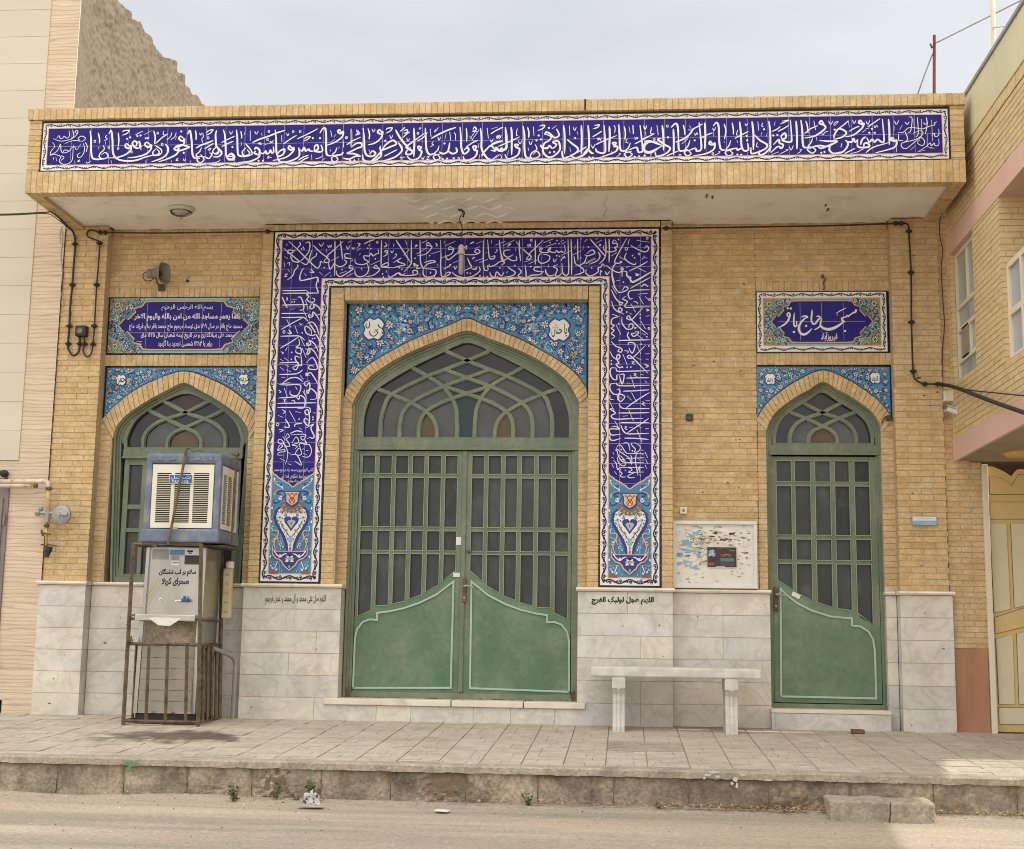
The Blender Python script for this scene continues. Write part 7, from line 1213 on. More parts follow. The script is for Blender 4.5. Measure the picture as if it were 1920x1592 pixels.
# pendant bulb in front of the portal lettering
a = SF(866, 392, 4.1); yl = a[1]; pl_ = thing('pendant_lamp', 'bare tube bulb in a cream holder hanging on a black cord from the soffit', 'lamp', (a[0], yl, 4.1))
H0, H1, H2, H3 = (P3(865, v, yl) for v in (395, 459, 478, 515)); b = MB(); b.tube(smooth_path([(a[0], yl, 4.1), (H0.x+.01, yl, H0.z-.02), (H0.x-.012, yl, H0.z-.07), (H1.x+.004, yl, (H0.z+H1.z)/2), (H1.x, yl, H1.z)]), .004, 'black_rubber'); b.tube(smooth_path([(a[0]-.03, yl, 4.095), (a[0], yl, 4.085), (a[0]+.02, yl, 4.07), (a[0]+.01, yl, 4.03)]), .007, 'black_rubber'); b.build('cord', pl_)
b = MB(); b.lathe([(.012, 0), (.022, -.012), (.024, -.05), (.030, -.06), (.030, -.075), (.022, -.08)], H1, (0, 0, 1), 'lamp_white', 16); b.build('holder', pl_)
b = MB(); r_ = .021; b.lathe([(r_*.9, 0), (r_, -.01), (r_, -(H2.z-H3.z)*.9), (r_*.5, -(H2.z-H3.z)*1.0), (.001, -(H2.z-H3.z)*1.02)], H2, (0, 0, 1), 'lamp_glass', 14); b.build('bulb', pl_, smooth=True)
# security camera at the right corner
sc_ = thing('security_camera', 'white bullet security camera below a white box at the right corner', 'camera', tuple(P3(1778, 760, .02)))
Zc = lambda x, y, yy: P3(x/4.55+1640, y/4.55+650, yy)
a, c = Zc(588, 470, -.02), Zc(680, 378, -.02); b = MB(); b.cbox(a.x, c.x, -.05, .06, a.z, c.z, 'cream_plastic', .008); b.build('housing', sc_)
p, q = Zc(640, 535, -.06), Zc(760, 575, -.20); d = (q-p).normalized(); b = MB(); b.lathe([(.02, -.01), (.024, 0), (.024, (q-p).length), (.022, (q-p).length+.006)], p, d, 'white_paint', 16); b.build('barrel', sc_); b = MB(); b.lathe([(.0245, -.04), (.0255, -.038), (.0255, -.012), (.0245, -.01)], q, d, 'black_rubber', 16); b.lathe([(.015, .007), (.001, .009)], q, d, 'dark_glass', 12); b.build('lens', sc_)
b = MB(); up_ = Vector((0, 0, 1)); r2 = d.cross(up_).normalized(); u2 = r2.cross(d)
vs = [p+d*t*(q-p).length*s1+u2*h+r2*w_ for t, s1 in ((-.05, 1), (1.12, 1)) for h in (.027, .031) for w_ in (-.028, .028)]; b.mesh(vs, [(0,1,3,2), (4,6,7,5), (0,4,5,1), (2,3,7,6), (0,2,6,4), (1,5,7,3)], 'white_paint'); b.build('sun_shield', sc_)
b = MB(); k = Zc(600, 560, .0); b.tube([k+Vector((0, .03, .0)), k, (p+d*.03)], .011, 'grey_metal'); b.lathe([(.03, 0), (.03, -.012), (.02, -.018)], k+Vector((0, .04, 0)), (0, 1, 0), 'grey_metal', 14); b.build('mount', sc_)
# gas regulator and pipes
gr = thing('gas_regulator', 'grey disc gas regulator with yellow riser pipe and valves at the left pier', 'gas meter', tuple(P3(88, 1000, -.02))); Zg = lambda x, y, yy=-.09: P3(x/2.895, y/2.895+850, yy)
b = MB(); b.tube([Zg(-30, 152), Zg(240, 152), Zg(256, 156), Zg(264, 172), Zg(264, 200)], .018, 'pipe_white', 10); b.tube([Zg(0, 175), Zg(200, 176)], .014, 'pipe_white', 8); b.tube([Zg(185, 176), Zg(202, 176)], .018, 'rust', 8); b.build('supply_pipe', gr, smooth=True)
b = MB(); b.tube([Zg(264, 192), Zg(262, 310)], .016, 'yellow_pipe', 10); b.lathe([(.024, -.012), (.028, -.008), (.028, .008), (.024, .012)], Zg(265, 192), (0, 0, 1), 'rust', 8); b.tube([Zg(252, 370), Zg(250, 500)], .012, 'yellow_pipe', 8); b.build('riser_pipe', gr, smooth=True)
cg = Zg(340, 335, -.10); b = MB(); b.lathe([(.052, .0), (.078, .006), (.080, .014), (.080, .022), (.076, .03), (.06, .038), (.03, .046), (.02, .05), (.012, .07)], cg, (0, -1, 0), 'grey_metal', 28)
for k in range(8): an = k*math.pi/4; b.lathe([(.006, 0), (.006, .032)], cg+Vector((math.cos(an)*.071, 0, math.sin(an)*.071)), (0, -1, 0), 'grey_metal', 6)
for k in range(5): an = k*2*math.pi/5+.3; b.poly([(cg.x+math.cos(an)*.045, cg.z+math.sin(an)*.045), (cg.x+math.cos(an+.5)*.012, cg.z+math.sin(an+.5)*.012), (cg.x+math.cos(an-.5)*.012, cg.z+math.sin(an-.5)*.012)], cg.y-.052, 'dull_steel')
b.tube([cg+Vector((.0, -.055, 0)), cg+Vector((.06, -.05, 0))], .014, 'grey_metal', 10); b.build('diaphragm', gr)
b = MB(); b.tube([Zg(195, 322), Zg(290, 325)], .017, 'grey_metal', 10); b.lathe([(.02, -.02), (.026, -.016), (.026, .016), (.02, .02)], Zg(205, 322), (1, 0, 0), 'grey_metal', 8); b.lathe([(.014, 0), (.02, .01), (.02, .03), (.01, .036)], Zg(222, 312), (0, 0, 1), 'grey_metal', 10); b.tube([Zg(262, 300), Zg(256, 375)], .022, 'grey_metal', 10); b.build('valve_body', gr)
b = MB(); b.lathe([(.02, -.014), (.026, 0), (.02, .014)], Zg(253, 393), (0, 0, 1), 'rust', 8); b.lathe([(.018, -.02), (.024, 0), (.018, .02)], Zg(250, 435), (0, 0, 1), 'yellow_pipe', 8); b.tube([Zg(222, 430, -.11), Zg(275, 440, -.11)], .008, 'rust', 6); b.tube([Zg(225, 415, -.11), Zg(232, 450, -.11)], .008, 'rust', 6); b.lathe([(.016, -.03), (.02, 0), (.03, .03), (.028, .06)], Zg(258, 545, -.08), (.2, 0, 1), 'black_rubber', 12); b.tube([Zg(222, 497), Zg(250, 492), Zg(310, 503)], .007, 'rust', 6); b.tube([Zg(248, 500), Zg(258, 530)], .012, 'rust', 8); b.build('shutoff_cock', gr)
q = P3(8, 888, -.04); b = MB(); b.lathe([(.01, 0), (.034, -.01), (.04, -.03), (.03, -.05), (.01, -.06)], q+Vector((0, 0, .03)), (.1, 0, 1), 'black_rubber', 12); b.tube([q+Vector((-.04, 0, -.04)), q+Vector((-.01, 0, -.06)), q+Vector((.02, 0.02, -.03))], .01, 'rust'); tag(b.build('pipe_cap', None, tuple(q)), 'dark rusty pipe cap on the travertine above the gas pipe, left edge', 'pipe cap')

# ================================================================== cooler, drinking fountain and their cage
Y1 = -.70; Ycf, Ycb = -.66, -.10
z_t, z_b = U(345, 1030, Y1)[1], 0; A_ = P3(272, 850, Ycf); B_ = P3(412, 1018, Ycf); cx0, cx1 = P3(270, 930, Ycf).x, P3(412.5, 930, Ycf).x; cz0, cz1 = U(340, 1017, Ycf)[1], U(340, 849, Ycf)[1]
ec = thing('evaporative_cooler', 'blue and cream louvred evaporative cooler standing on the rusty cage', 'cooler', ((cx0+cx1)/2, (Ycf+Ycb)/2, cz0)); H = cz1-cz0
b = MB(); b.cbox(cx0, cx1, Ycf, Ycb, cz1-.085, cz1, 'blue_plastic', .022); b.cbox(cx0-.014, cx1+.006, Ycf-.012, Ycb, cz0, cz0+.105, 'blue_plastic', .014)
for x, y in ((cx0, Ycf), (cx1-.055, Ycf), (cx0, Ycb-.055), (cx1-.055, Ycb-.055)): b.cbox(x, x+.055, y, y+.055, cz0+.08, cz1-.06, 'blue_plastic', .016)
for k in range(5): u = cx0+.09+k*.1; b.cbox(u, u+.05, Ycf-.006, Ycf+.01, cz1-.062, cz1-.022, 'blue_plastic', .004)
b.box(cx0+.05, cx1-.05, Ycf+.05, Ycb-.05, cz0+.05, cz1-.05, 'black_gap'); b.build('body', ec)
def louvre(fn, w_, h_, nrow=27):
    """pad panel: cream sheet with three columns of real slots"""
    m = MB(); cols = [(.075, .31), (.365, .625), (.675, .925)]; rows0, rows1 = .085, .875
    def bx(u0, u1, v0, v1, d0=0, d1=.012): 
        vs = [fn(u*w_, v*h_, d) for d in (d0, d1) for v in (v0, v1) for u in (u0, u1)]; m.mesh(vs, [(0,1,3,2), (4,6,7,5), (0,4,5,1), (2,3,7,6), (0,2,6,4), (1,5,7,3)], 'cream_plastic')
    bx(0, 1, 0, rows0); bx(0, 1, rows1, 1); bx(0, cols[0][0], rows0, rows1); bx(cols[0][1], cols[1][0], rows0, rows1); bx(cols[1][1], cols[2][0], rows0, rows1); bx(cols[2][1], 1, rows0, rows1); st = (rows1-rows0)/nrow
    for c0, c1 in cols:
        for k in range(nrow):
            v = rows0+k*st; vs = [fn(u*w_, vv*h_, d) for vv, d in ((v+st*.70, 0), (v+st, 0), (v+st*.95, .022), (v+st*.66, .022)) for u in (c0, c1)]
            m.mesh(vs, [(0,1,3,2), (2,3,5,4), (4,5,7,6), (6,7,1,0)], 'cream_plastic')
    return m
gx0, gx1 = cx0+.058, cx1-.058; gz0, gz1 = cz0+.112, cz1-.092
louvre(lambda u, v, d: (gx0+u, Ycf+.006+d, gz0+v), gx1-gx0, gz1-gz0).build('louvre_panel', ec); gy0, gy1 = Ycf+.06, Ycb-.06
louvre(lambda u, v, d: (cx1-.004-d, gy0+u, gz0+v), gy1-gy0, gz1-gz0).build('louvre_panel', ec)
for bx_, fnb in (((317, 889.5, 362, 907.5), None),):
    a, c = U(bx_[0], bx_[3], Ycf), U(bx_[2], bx_[1], Ycf); m = MB(); m.cbox(a[0], c[0], Ycf-.008, Ycf+.006, a[1], c[1], 'white_paint', .004); m.cbox(a[0]+.005, c[0]-.005, Ycf-.0105, Ycf-.006, a[1]+.005, c[1]-.005, 'badge_blue', .003)
    put_text(m, 'تـوکـل', (321, 891.5, 358, 899), Ycf-.0112, 'white_paint', .02); put_text(m, 'TAVAKOL', (322, 900.5, 354, 905.5), Ycf-.0112, 'white_paint', .02, latin=True); m.build('badge', ec)
a, c = U(321, 995.5, Ycf), U(333, 988.5, Ycf); m = MB(); m.box(a[0], c[0], Ycf-.0, Ycf+.004, a[1], c[1], 'orange_label'); m.build('sticker', ec)
m = MB()
for px in (295, 372): q = U(px, 998, Ycf); m.cbox(q[0]-.022, q[0]+.022, Ycf-.004, Ycf+.01, q[1]-.006, q[1]+.006, 'black_gap', .003)
m.build('latch', ec)
sp_ = MB(); a, c = P3(350, 841, Ycf-.03), P3(315, 1022, Ycf-.05); sp_.tube([a+Vector((0, .05, .01)), a, c], .011, 'rust', 8); sp_.tube(smooth_path([a+Vector((.0, .05, .005)), a+Vector((.05, .05, -.015)), a+Vector((.09, .05, -.005)), a+Vector((.11, .06, -.02))]), .004, 'rust', 6)
tag(sp_.build('tie_rod', None, tuple(c)), 'leaning rusty rod clamped diagonally across the front of the cooler', 'rod')
sp_ = MB(); a, c = P3(444, 852, -.45), P3(434, 1022, -.45); sp_.tube([a+Vector((-.05, .05, .01)), a, c], .010, 'rust', 8); sp_.cbox(a.x-.03, a.x+.01, a.y-.01, a.y+.05, a.z-.01, a.z+.012, 'rust', .003)
tag(sp_.build('tie_rod', None, tuple(c)), 'upright rusty rod clamped over the right side of the cooler', 'rod')
# cage of rusty angle and bar
FL, FR = GP(236, 1358), GP(367, 1364); yfr = (FL.y+FR.y)/2; yba = -.10; xl, xr_ = FL.x, FR.x; zt_ = cz0-.012; zm = U(300, 1208, yfr)[1]; zm2 = U(300, 1161, yfr)[1]; zbb = U(300, 1356, yfr)[1]+.012; xtl, xtr = P3(250, 1024, yfr).x, P3(377, 1024, yfr).x
cgx = thing('steel_cage', 'rusty welded steel cage round the drinking fountain, carrying the cooler', 'cage', ((xl+xr_)/2, yfr, gz(yfr)))
def lp_(a, b_, t): return a+(b_-a)*t
def X_l(z): return lp_(xl, xtl, (z-gz(yfr))/(zt_-gz(yfr)))
def X_r(z): return lp_(xr_, xtr, (z-gz(yfr))/(zt_-gz(yfr)))
for (x0_, x1_, y) in ((xl, xtl, yfr), (xr_, xtr, yfr), (xl, xtl, yba), (xr_, xtr, yba)):
    m = MB(); a_, c_ = Vector((x0_, y, gz(y)-.004)), Vector((x1_, y, zt_)); m.tube([a_, c_], .0165, 'rust', 4); m.build('post', cgx)
for z, r_ in ((zbb, .012), (zm, .0125), (zt_-.004, .013)):
    b = MB(); b.tube([(X_l(z), yba, z), (X_l(z), yfr, z), (X_r(z), yfr, z), (X_r(z), yba, z), (X_l(z), yba, z)], r_, 'rust', 4); b.build('rail', cgx)
b = MB(); b.tube([(X_l(zm2), yfr, zm2), (X_l(zm2)+.08, yfr, zm2)], .011, 'rust', 4); b.build('rail', cgx)
b = MB(); b.tube([(X_r(zm2), yfr, zm2), (X_r(zm2), yba, zm2)], .011, 'rust', 4); b.build('rail', cgx)
b = MB(); b.box(X_r(zt_)-.02, X_r(zt_)+.17, yfr+.08, yba, zt_-.012, zt_-.001, 'rust'); b.build('shelf', cgx)
for fx_ in (.30, .56, .83):
    m = MB(); m.tube([(lp_(xl, xr_, fx_), yfr, zbb), (lp_(X_l(zm), X_r(zm), fx_), yfr, zm)], .0135, 'rust', 4); m.build('bar', cgx)
for fy in (.2, .4, .6, .8):
    m = MB(); y = lp_(yfr, yba, fy); m.tube([(xr_, y, zbb), (X_r(zm), y, zm)], .012, 'rust', 4); m.build('bar', cgx)
m = MB(); m.tube([(xl, lp_(yfr, yba, .35), zbb), (X_l(zm), lp_(yfr, yba, .35), zm)], .012, 'rust', 4); m.build('bar', cgx)
m = MB(); z = U(240, 1155, yfr)[1]; m.tube([(X_l(z)+.0, yfr-.01, z), (X_l(z)+.05, yfr-.015, z+.012), (X_l(z)+.05, yfr-.015, z-.006)], .007, 'rust', 6); z = zm+.03; m.tube([(X_l(z)+.02, yfr-.01, z-.02), (X_l(z)+.03, yfr-.012, z+.03)], .006, 'rust', 6); m.cbox(X_l(z)+.0, X_l(z)+.045, yfr-.018, yfr-.006, z-.012, z+.006, 'rust', .003); m.build('hook', cgx)
# drinking fountain cabinet
yd = yfr+.07; ydb = yba-.06; L0, L1 = P3(249, 1335, yd).x, P3(365, 1335, yd).x; T0, T1 = P3(272, 1040, yd).x, P3(385, 1040, yd).x; dz0 = gz(yd)+.085; dz1 = zt_-.02
df = thing('drinking_fountain', 'stained steel drinking fountain with black Persian writing inside the cage', 'water dispenser', ((L0+L1)/2, (yd+ydb)/2, gz(yd)))
zsp = U(310, 1158, yd)[1]
XA = lambda z: lp_(L0, T0, (z-dz0)/(dz1-dz0)); XB = lambda z: lp_(L1, T1, (z-dz0)/(dz1-dz0))
def cab(z0, z1, mat, yf0, ybk, ins=0.0, nm=None, m=None):
    m = m or MB(); vs = [(XA(z)+ins, y, z) for z in (z0, z1) for y in (yf0, ybk)]+[(XB(z)-ins, y, z) for z in (z0, z1) for y in (yf0, ybk)]
    m.mesh(vs, [(0, 4, 6, 2), (1, 3, 7, 5), (0, 2, 3, 1), (4, 5, 7, 6), (2, 6, 7, 3), (0, 1, 5, 4)], mat); return m
m = cab(zsp, dz1, 'dull_steel', yd+.05, ydb); cab(dz0, zsp, 'dull_steel', yd+.02, ydb, .0, m=m)
for z0, z1 in ((dz0, zsp),): 
    for e in (0, 1):
        xa_, xb_ = (XA(z0), XA(z1)) if e == 0 else (XB(z0)-.03, XB(z1)-.03); m.mesh([(xa_, yd, z0), (xa_+.03, yd, z0), (xb_+.03, yd, z1), (xb_, yd, z1), (xa_, yd+.02, z0), (xa_+.03, yd+.02, z0), (xb_+.03, yd+.02, z1), (xb_, yd+.02, z1)], [(0, 1, 2, 3), (0, 3, 7, 4), (1, 5, 6, 2)], 'dull_steel')
for e in (0, 1):
    xa_, xb_ = (XA(zsp), XA(dz1)) if e == 0 else (XB(zsp)-.025, XB(dz1)-.025); m.mesh([(xa_, yd+.03, zsp), (xa_+.025, yd+.03, zsp), (xb_+.025, yd+.03, dz1), (xb_, yd+.03, dz1), (xa_, yd+.05, zsp), (xa_+.025, yd+.05, zsp), (xb_+.025, yd+.05, dz1), (xb_, yd+.05, dz1)], [(0, 1, 2, 3), (0, 3, 7, 4), (1, 5, 6, 2)], 'dull_steel')
cab(gz(yd)+.004, dz0, 'black_rubber', yd+.03, ydb, .01, m=m); m.build('cabinet', df)
m = MB(); n = 6; zz3 = [lp_(dz0+.01, zm-.02, k/n) for k in range(n+1)]
for k in range(n):
    a_, c_ = zz3[k]+.004, zz3[k+1]-.003; m.mesh([(XA(a_)+.034, yd+.006, a_), (XB(a_)-.034, yd+.006, a_), (XB(c_)-.034, yd+.006, c_), (XA(c_)+.034, yd+.006, c_), (XA(c_)+.034, yd+.02, c_+.003), (XB(c_)-.034, yd+.02, c_+.003)], [(0, 1, 2, 3), (3, 2, 5, 4)], 'white_panel')
m.build('lower_panel', df)
m = MB(); zr0 = zm+.01; m.box(XA(zsp)+.04, XB(zsp)-.03, yd+.004, yd+.02, zr0, zsp-.03, 'kerb_concrete'); m.build('stained_panel', df)
m = MB(); m.cbox(XA(zsp)-.012, XB(zsp)-.02, yd-.09, yd+.05, zsp-.026, zsp+.022, 'dull_steel', .005); vs = [U(a, c, yd-.094) for a, c in ((268, 1160), (280, 1160), (296, 1172), (318, 1174), (332, 1165), (340, 1159), (290, 1157))]; m.poly(vs, yd-.0945, 'paper_white'); m.build('drip_tray', df)
ys = yd+.0295+.0; yw = yd+.047
m = MB(); t_ = U(344, 1126, yw); m.tube([(t_[0]+.02, yw, t_[1]), (t_[0]+.02, yw-.04, t_[1])], .010, 'white_paint', 10); m.tube([(t_[0]+.02, yw-.035, t_[1]), (t_[0]-.05, yw-.05, t_[1]-.006)], .008, 'white_paint', 8); m.cbox(t_[0]+.0, t_[0]+.05, yw-.06, yw-.02, t_[1]-.012, t_[1]+.014, 'tap_blue', .006); m.cbox(t_[0]+.012, t_[0]+.03, yw-.05, yw-.03, t_[1]+.012, t_[1]+.034, 'tap_blue', .004); m.build('tap', df)
m = MB(); t_ = U(301, 1124.5, yw); m.lathe([(.014, 0), (.015, .006), (.008, .01)], (t_[0], yw+.003, t_[1]), (0, -1, 0), 'white_paint', 14); m.lathe([(.005, .0105), (.001, .012)], (t_[0], yw+.003, t_[1]), (0, -1, 0), 'black_gap', 8); m.build('spigot_hole', df)
m = MB(); y = yd+.0495
def lab(x0_, y0_, x1_, y1_, mat, dy=0): a, c = U(x0_, y1_, y-.002-dy), U(x1_, y0_, y-.002-dy); rect(m, a[0], c[0], a[1], c[1], y-.002-dy, mat)
lab(318, 1031, 346, 1041, 'sticker_blue'); lab(345, 1041, 380, 1059.5, 'white_paint'); lab(345.5, 1041.5, 377, 1058.5, 'dark_print', .0008); lab(321, 1042, 336, 1050, 'white_panel'); lab(321, 1052, 336, 1060, 'white_paint'); lab(323, 1054, 335, 1056, 'sticker_blue', .0008); lab(301, 1039, 315, 1046, 'white_panel'); lab(285, 1030, 317, 1049, 'grey_metal', -.0008); lab(351, 1032, 362, 1035, 'ink'); lab(353, 1036, 359, 1038, 'ink'); m.build('sticker', df)
m = MB(); put_text(m, 'سلام بر لب تشنگان', (298, 1066, 367, 1081), y-.002, 'ink', .035); put_text(m, 'صحرای کربلا', (303, 1083, 354, 1099), y-.002, 'ink', .035)
for q in (((297, 1085), (277, 1115)), ((300, 1090), (278, 1123)), ((304, 1092), (277, 1134))): m.ribbon([U(*q[0], y-.002), U(*q[1], y-.002)], .006, y-.002, 'yellow_paper', taper=1)
m.build('lettering', df)
m = MB(); sx1_ = lambda z: XB(z)+.0015
for k in range(8): z = lp_(dz0+.05, zm-.03, k/7); 
for k in range(8):
    for j in range(3): z = lp_(dz0+.06, zm-.05, k/7); y0_ = yd+.06+j*.05; m.box(sx1_(z), sx1_(z)+.0012, y0_, y0_+.03, z, z+.022, 'black_gap')
m.build('vent_slots', df)
a, c = P3(416, 1160, -.13), P3(437, 1066, -.13); m = MB(); m.cbox(a.x, c.x, -.16, -.10, a.z, c.z, 'yellow_paper', .012); m.lathe([(.03, 0), (.034, .012), (.034, .05), (.02, .06)], ((a.x+c.x)/2+.01, -.13, c.z-.0), (0, 0, 1), 'cream_plastic', 14)
for k in range(5): zz9 = lp_(a.z+.05, c.z-.06, k/4); m.box(a.x+.02, a.x+.05, -.1615, -.16, zz9, zz9+.012, 'paper_brown')
tag(m.build('water_filter', None, ((a.x+c.x)/2, -.13, a.z)), 'yellowed water filter cartridge hanging in the cage right of the fountain', 'water filter')
q = P3(440, 1240, -.06); m = MB(); m.tube(smooth_path([(XB(zm)+.0, -.3, zm-.02), (q.x-.03, -.12, q.z+.05), (q.x, -.06, q.z), (q.x+.004, -.05, q.z-.1), (q.x+.0, -.05, gz(0))]), .018, 'grey_metal', 8); tag(m.build('drain_hose', None, (q.x, -.05, gz(0))), 'grey drain hose curving down the wall beside the cage', 'hose')

# ================================================================== roof pole and wires
q0, q1 = P3(1749, 180, -.6), P3(1752, 66, -.6); rp = thing('roof_pole', 'thin dark red steel pole with wires on the mosque roof', 'pole', (q0.x, -.6, 4.6)); b = MB(); b.tube([(q0.x, -.6, 4.6), q1], .013, 'pole_red', 6); b.build('shaft', rp)
b = MB(); k = P3(1748, 90, -.6); b.tube([P3(1744, 82, -.62), k], .009, 'rust', 6); b.build('peg', rp)
cable('utility_line', [P3(1756, 80, -.6), P3(1800, 58, -.7), P3(1860, 28, -.8), P3(1960, -22, -1.)], .006, 'grey wire running from the red roof pole up to the right', mat='grey_metal'); cable('utility_line', [P3(1750, 98, -.6), P3(1742, 118, -.55), P3(1730, 150, -.5), P3(1716, 190, -.4)], .006, 'slack grey wire dropping from the red roof pole behind the canopy', mat='grey_metal')
q0 = XP(1863, 92, RX+.1); b = MB(); b.tube([(q0.x, q0.y, 4.8), XP(1860, -40, RX+.1)], .018, 'window_frame_paint', 8); k = XP(1862, 51, RX+.1); e = XP(1893, 48, RX+.06); b.tube([k, e], .009, 'window_frame_paint', 6); tag(b.build('mast', None, (q0.x, q0.y, 4.8)), 'pale slender mast with a side arm on the right hand parapet', 'mast')

# ================================================================== weeds, leaves, litter
def weed(px, py, h, n, seed, label, lean=0.3, wide=.010):
    q = RP(px, py); rr = random.Random(seed); h *= .8; q.y = min(q.y, YK-.04); t = thing('weed', label, 'weed', tuple(q), 'weeds along the kerb'); m = MB()
    for k in range(n):
        an = rr.uniform(0, 6.28); l_ = h*rr.uniform(.5, 1.1); d = Vector((math.cos(an)*lean, -abs(math.sin(an))*lean*.6, 1)).normalized(); p = [q+Vector((rr.uniform(-.015, .015), rr.uniform(-.012, .005), 0))]
        for s in range(5): d = (d+Vector((rr.uniform(-.2, .2), rr.uniform(-.15, .1), -.06))).normalized(); p.append(p[-1]+d*l_/5)
        m.tube(p, [.0022, .002, .0018, .0015, .0012, .0006], 'weed_green', 4)
        for s in range(1, 6):
            for w_ in range(2):
                a2_ = rr.uniform(0, 6.28); ld = Vector((math.cos(a2_), math.sin(a2_)*.6, rr.uniform(.1, .8))).normalized(); ll = h*rr.uniform(.16, .34); sd_ = ld.cross(Vector((rr.uniform(-1, 1), rr.uniform(-1, 1), .6))).normalized()*ll*.2; o_ = p[s]
                m.mesh([o_, o_+ld*ll*.5+sd_, o_+ld*ll, o_+ld*ll*.5-sd_], [(0, 1, 2, 3)], 'weed_green')
    m.build('foliage', t); return t
weed(440, 1504, .13, 8, 1, 'bushy green weed at the kerb foot below the cooler'); weed(521, 1500, .16, 3, 2, 'tall thin weed stem against the kerb left of the crumpled bag', .15); weed(596, 1500, .17, 6, 3, 'upright green weed growing right behind the crumpled bag'); weed(570, 1497, .07, 4, 9, 'little weed peeping out left of the crumpled bag')
weed(996, 1508, .12, 5, 4, 'green weed at a kerb joint below the double door'); weed(1236, 1512, .07, 5, 5, 'small dark weed behind the torn wrapper'); weed(1466, 1514, .06, 7, 6, 'low spreading weed at the kerb left of the concrete step', .9)
def crumple(px, py, r_, seed, name, label, cat, mats, sq=.8):
    q = RP(px, py); m = MB(); bm = bmesh.new(); bmesh.ops.create_icosphere(bm, subdivisions=3, radius=1)
    for v in bm.verts: k = 1+.38*noise.noise(v.co*2.1+Vector((seed, 0, 0)))+.28*noise.noise(v.co*5+Vector((0, seed, 0))); v.co = Vector((v.co.x*r_*k, v.co.y*r_*k*.8, max(-.2, v.co.z)*r_*sq*k))
    bm.verts.index_update(); vs = [v.co+q+Vector((0, 0, r_*.2)) for v in bm.verts]
    for f in bm.faces: m.face([vs[v.index] for v in f.verts], mats[0] if noise.noise(f.calc_center_median()*55+Vector((seed, 0, 0))) > -.22 else mats[1])
    bm.free(); tag(m.build(name, None, tuple(q)), label, cat); return q
crumple(583, 1508, .055, 2., 'plastic_bag', 'crumpled white and black plastic bag in the gutter among weeds', 'litter', ('bag_plastic', 'bag_dark'), 1.1); crumple(1242, 1518, .04, 6., 'wrapper', 'torn crinkled wrapper lying in dry leaves at the kerb foot', 'litter', ('bag_plastic', 'pebble'), .7)
for px, py, w_, an, lb_ in ((829, 1524, .085, -.12, 'flat white card lying on the dusty road in the gutter'), (583, 1515, .15, .05, 'flat strip of pale card under the crumpled plastic bag')):
    q = RP(px, py); q.z += .012; m = MB(); m.cbox(-w_/2, w_/2, -.045, .045, 0, .003, 'white_paint' if w_ < .1 else 'pebble', .002, xf=Matrix.Translation(q) @ Matrix.Rotation(an, 4, 'Z') @ Matrix.Rotation(.04, 4, 'Y')); tag(m.build('card', None, tuple(q)), lb_, 'litter')
q = RP(878, 1552+640) if False else RP(1572, 1539); m = MB(); bm = bmesh.new(); bmesh.ops.create_icosphere(bm, subdivisions=2, radius=.02); [setattr(v, 'co', v.co+noise.noise_vector(v.co*40)*.008) for v in bm.verts]; m.bm(bm, 'pink_render', .5, Matrix.Translation(q+Vector((0, 0, .012)))); tag(m.build('stone_chip', None, tuple(q)), 'pinkish stone chip on the road before the concrete step', 'stone')
b = MB(); rnd = random.Random(31)
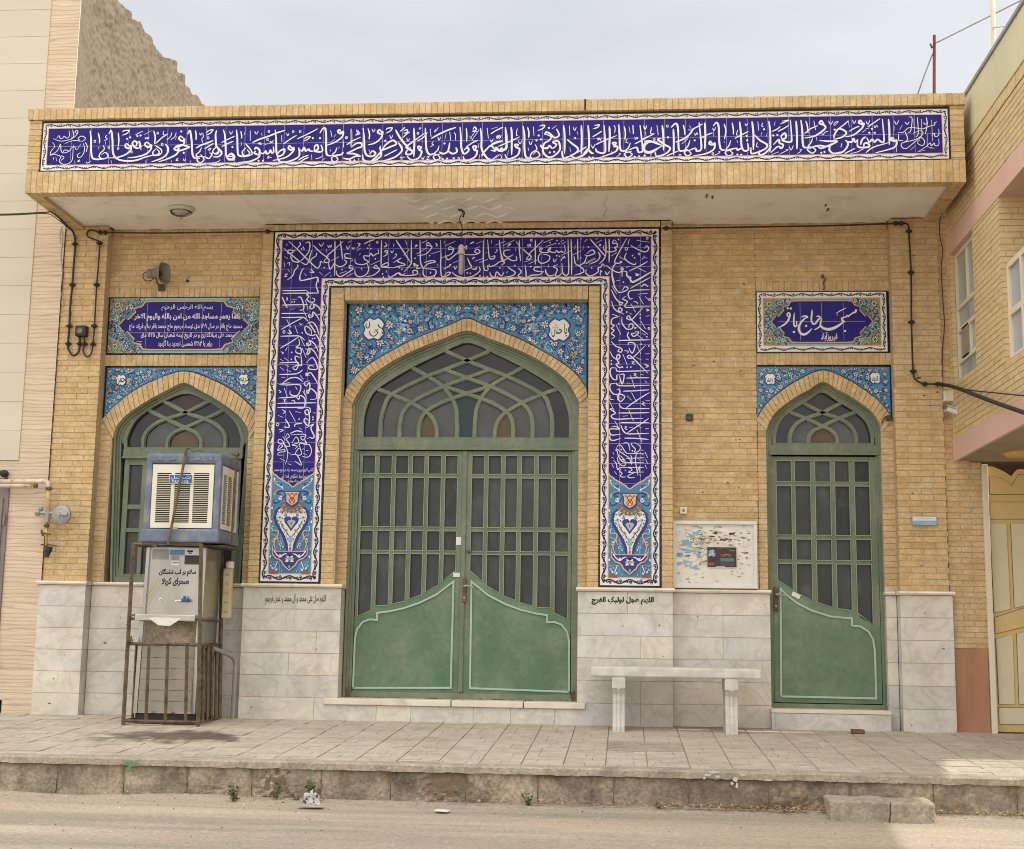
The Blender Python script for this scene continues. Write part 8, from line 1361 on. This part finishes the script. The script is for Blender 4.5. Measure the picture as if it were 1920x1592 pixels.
def scatter(n, x0_, x1_, spread, mats, s0, s1, dens=None):
    for _ in range(n):
        x = rnd.uniform(x0_, x1_); y = YK-.035-abs(rnd.gauss(0, spread)); z = ROADZ+.012+.03*max(0, 1-(YK-y)/.22)+rnd.uniform(0, .012); l_ = rnd.uniform(s0, s1); a_ = Vector((rnd.uniform(-1, 1), rnd.uniform(-1, 1), rnd.uniform(-.35, .35))).normalized()*l_; c_ = a_.cross(Vector((rnd.uniform(-.4, .4), rnd.uniform(-.4, .4), 1))).normalized()*l_*rnd.uniform(.15, .4); o_ = Vector((x, y, z)); b.mesh([o_-a_, o_+c_, o_+a_, o_-c_], [(0, 1, 2, 3)], rnd.choice(mats))
xx = lambda px: RP(px, 1518).x
scatter(700, xx(-20), xx(1930), .10, ('dry_leaf', 'pebble', 'pebble', 'paper_brown', 'dark_print'), .003, .009); scatter(420, xx(830), xx(1550), .035, ('dry_leaf', 'dry_leaf', 'dry_leaf', 'paper_brown', 'pebble'), .006, .022); scatter(260, xx(1230), xx(1560), .045, ('dry_leaf', 'dry_leaf', 'paper_brown'), .008, .026); scatter(220, xx(1700), xx(1935), .04, ('dry_leaf', 'dry_leaf', 'paper_brown', 'pebble'), .006, .022); scatter(120, xx(400), xx(640), .03, ('dry_leaf', 'pebble', 'paper_brown'), .005, .018); scatter(120, xx(-20), xx(420), .03, ('pebble', 'dry_leaf', 'lime_spill'), .004, .012)
stuff(b.build('dry_leaves'), 'dry brown leaves and straw drifted along the kerb foot', 'leaves')
b = MB()
for _ in range(1100):
    x = rnd.uniform(-5.5, 4.2); y = YK-.05-rnd.random()**1.5*2.6; r_ = rnd.uniform(.002, .007)*(1.6 if rnd.random() < .07 else 1); o_ = Vector((x, y, ROADZ+.010+r_*.4)); vs = [o_+Vector((math.cos(k*2.1)*r_, math.sin(k*2.1)*r_, 0)) for k in range(3)]+[o_+Vector((0, 0, r_*.9))]; b.mesh(vs, [(0, 1, 3), (1, 2, 3), (2, 0, 3)], rnd.choice(('pebble', 'pebble', 'dark_print', 'lime_spill')))
for _ in range(160):
    x = rnd.uniform(-4.8, 3.5); y = -rnd.random()*2.3; r_ = rnd.uniform(.002, .006); o_ = Vector((x, y, gz(y)+.002)); vs = [o_+Vector((math.cos(k*2.1)*r_, math.sin(k*2.1)*r_, 0)) for k in range(3)]+[o_+Vector((0, 0, r_*.9))]; b.mesh(vs, [(0, 1, 3), (1, 2, 3), (2, 0, 3)], rnd.choice(('pebble', 'dark_print', 'rust')))
stuff(b.build('gravel'), 'scattered grit and small pebbles on road and pavement', 'gravel')
for o in bpy.data.objects:
    if '_org' in o: del o['_org']
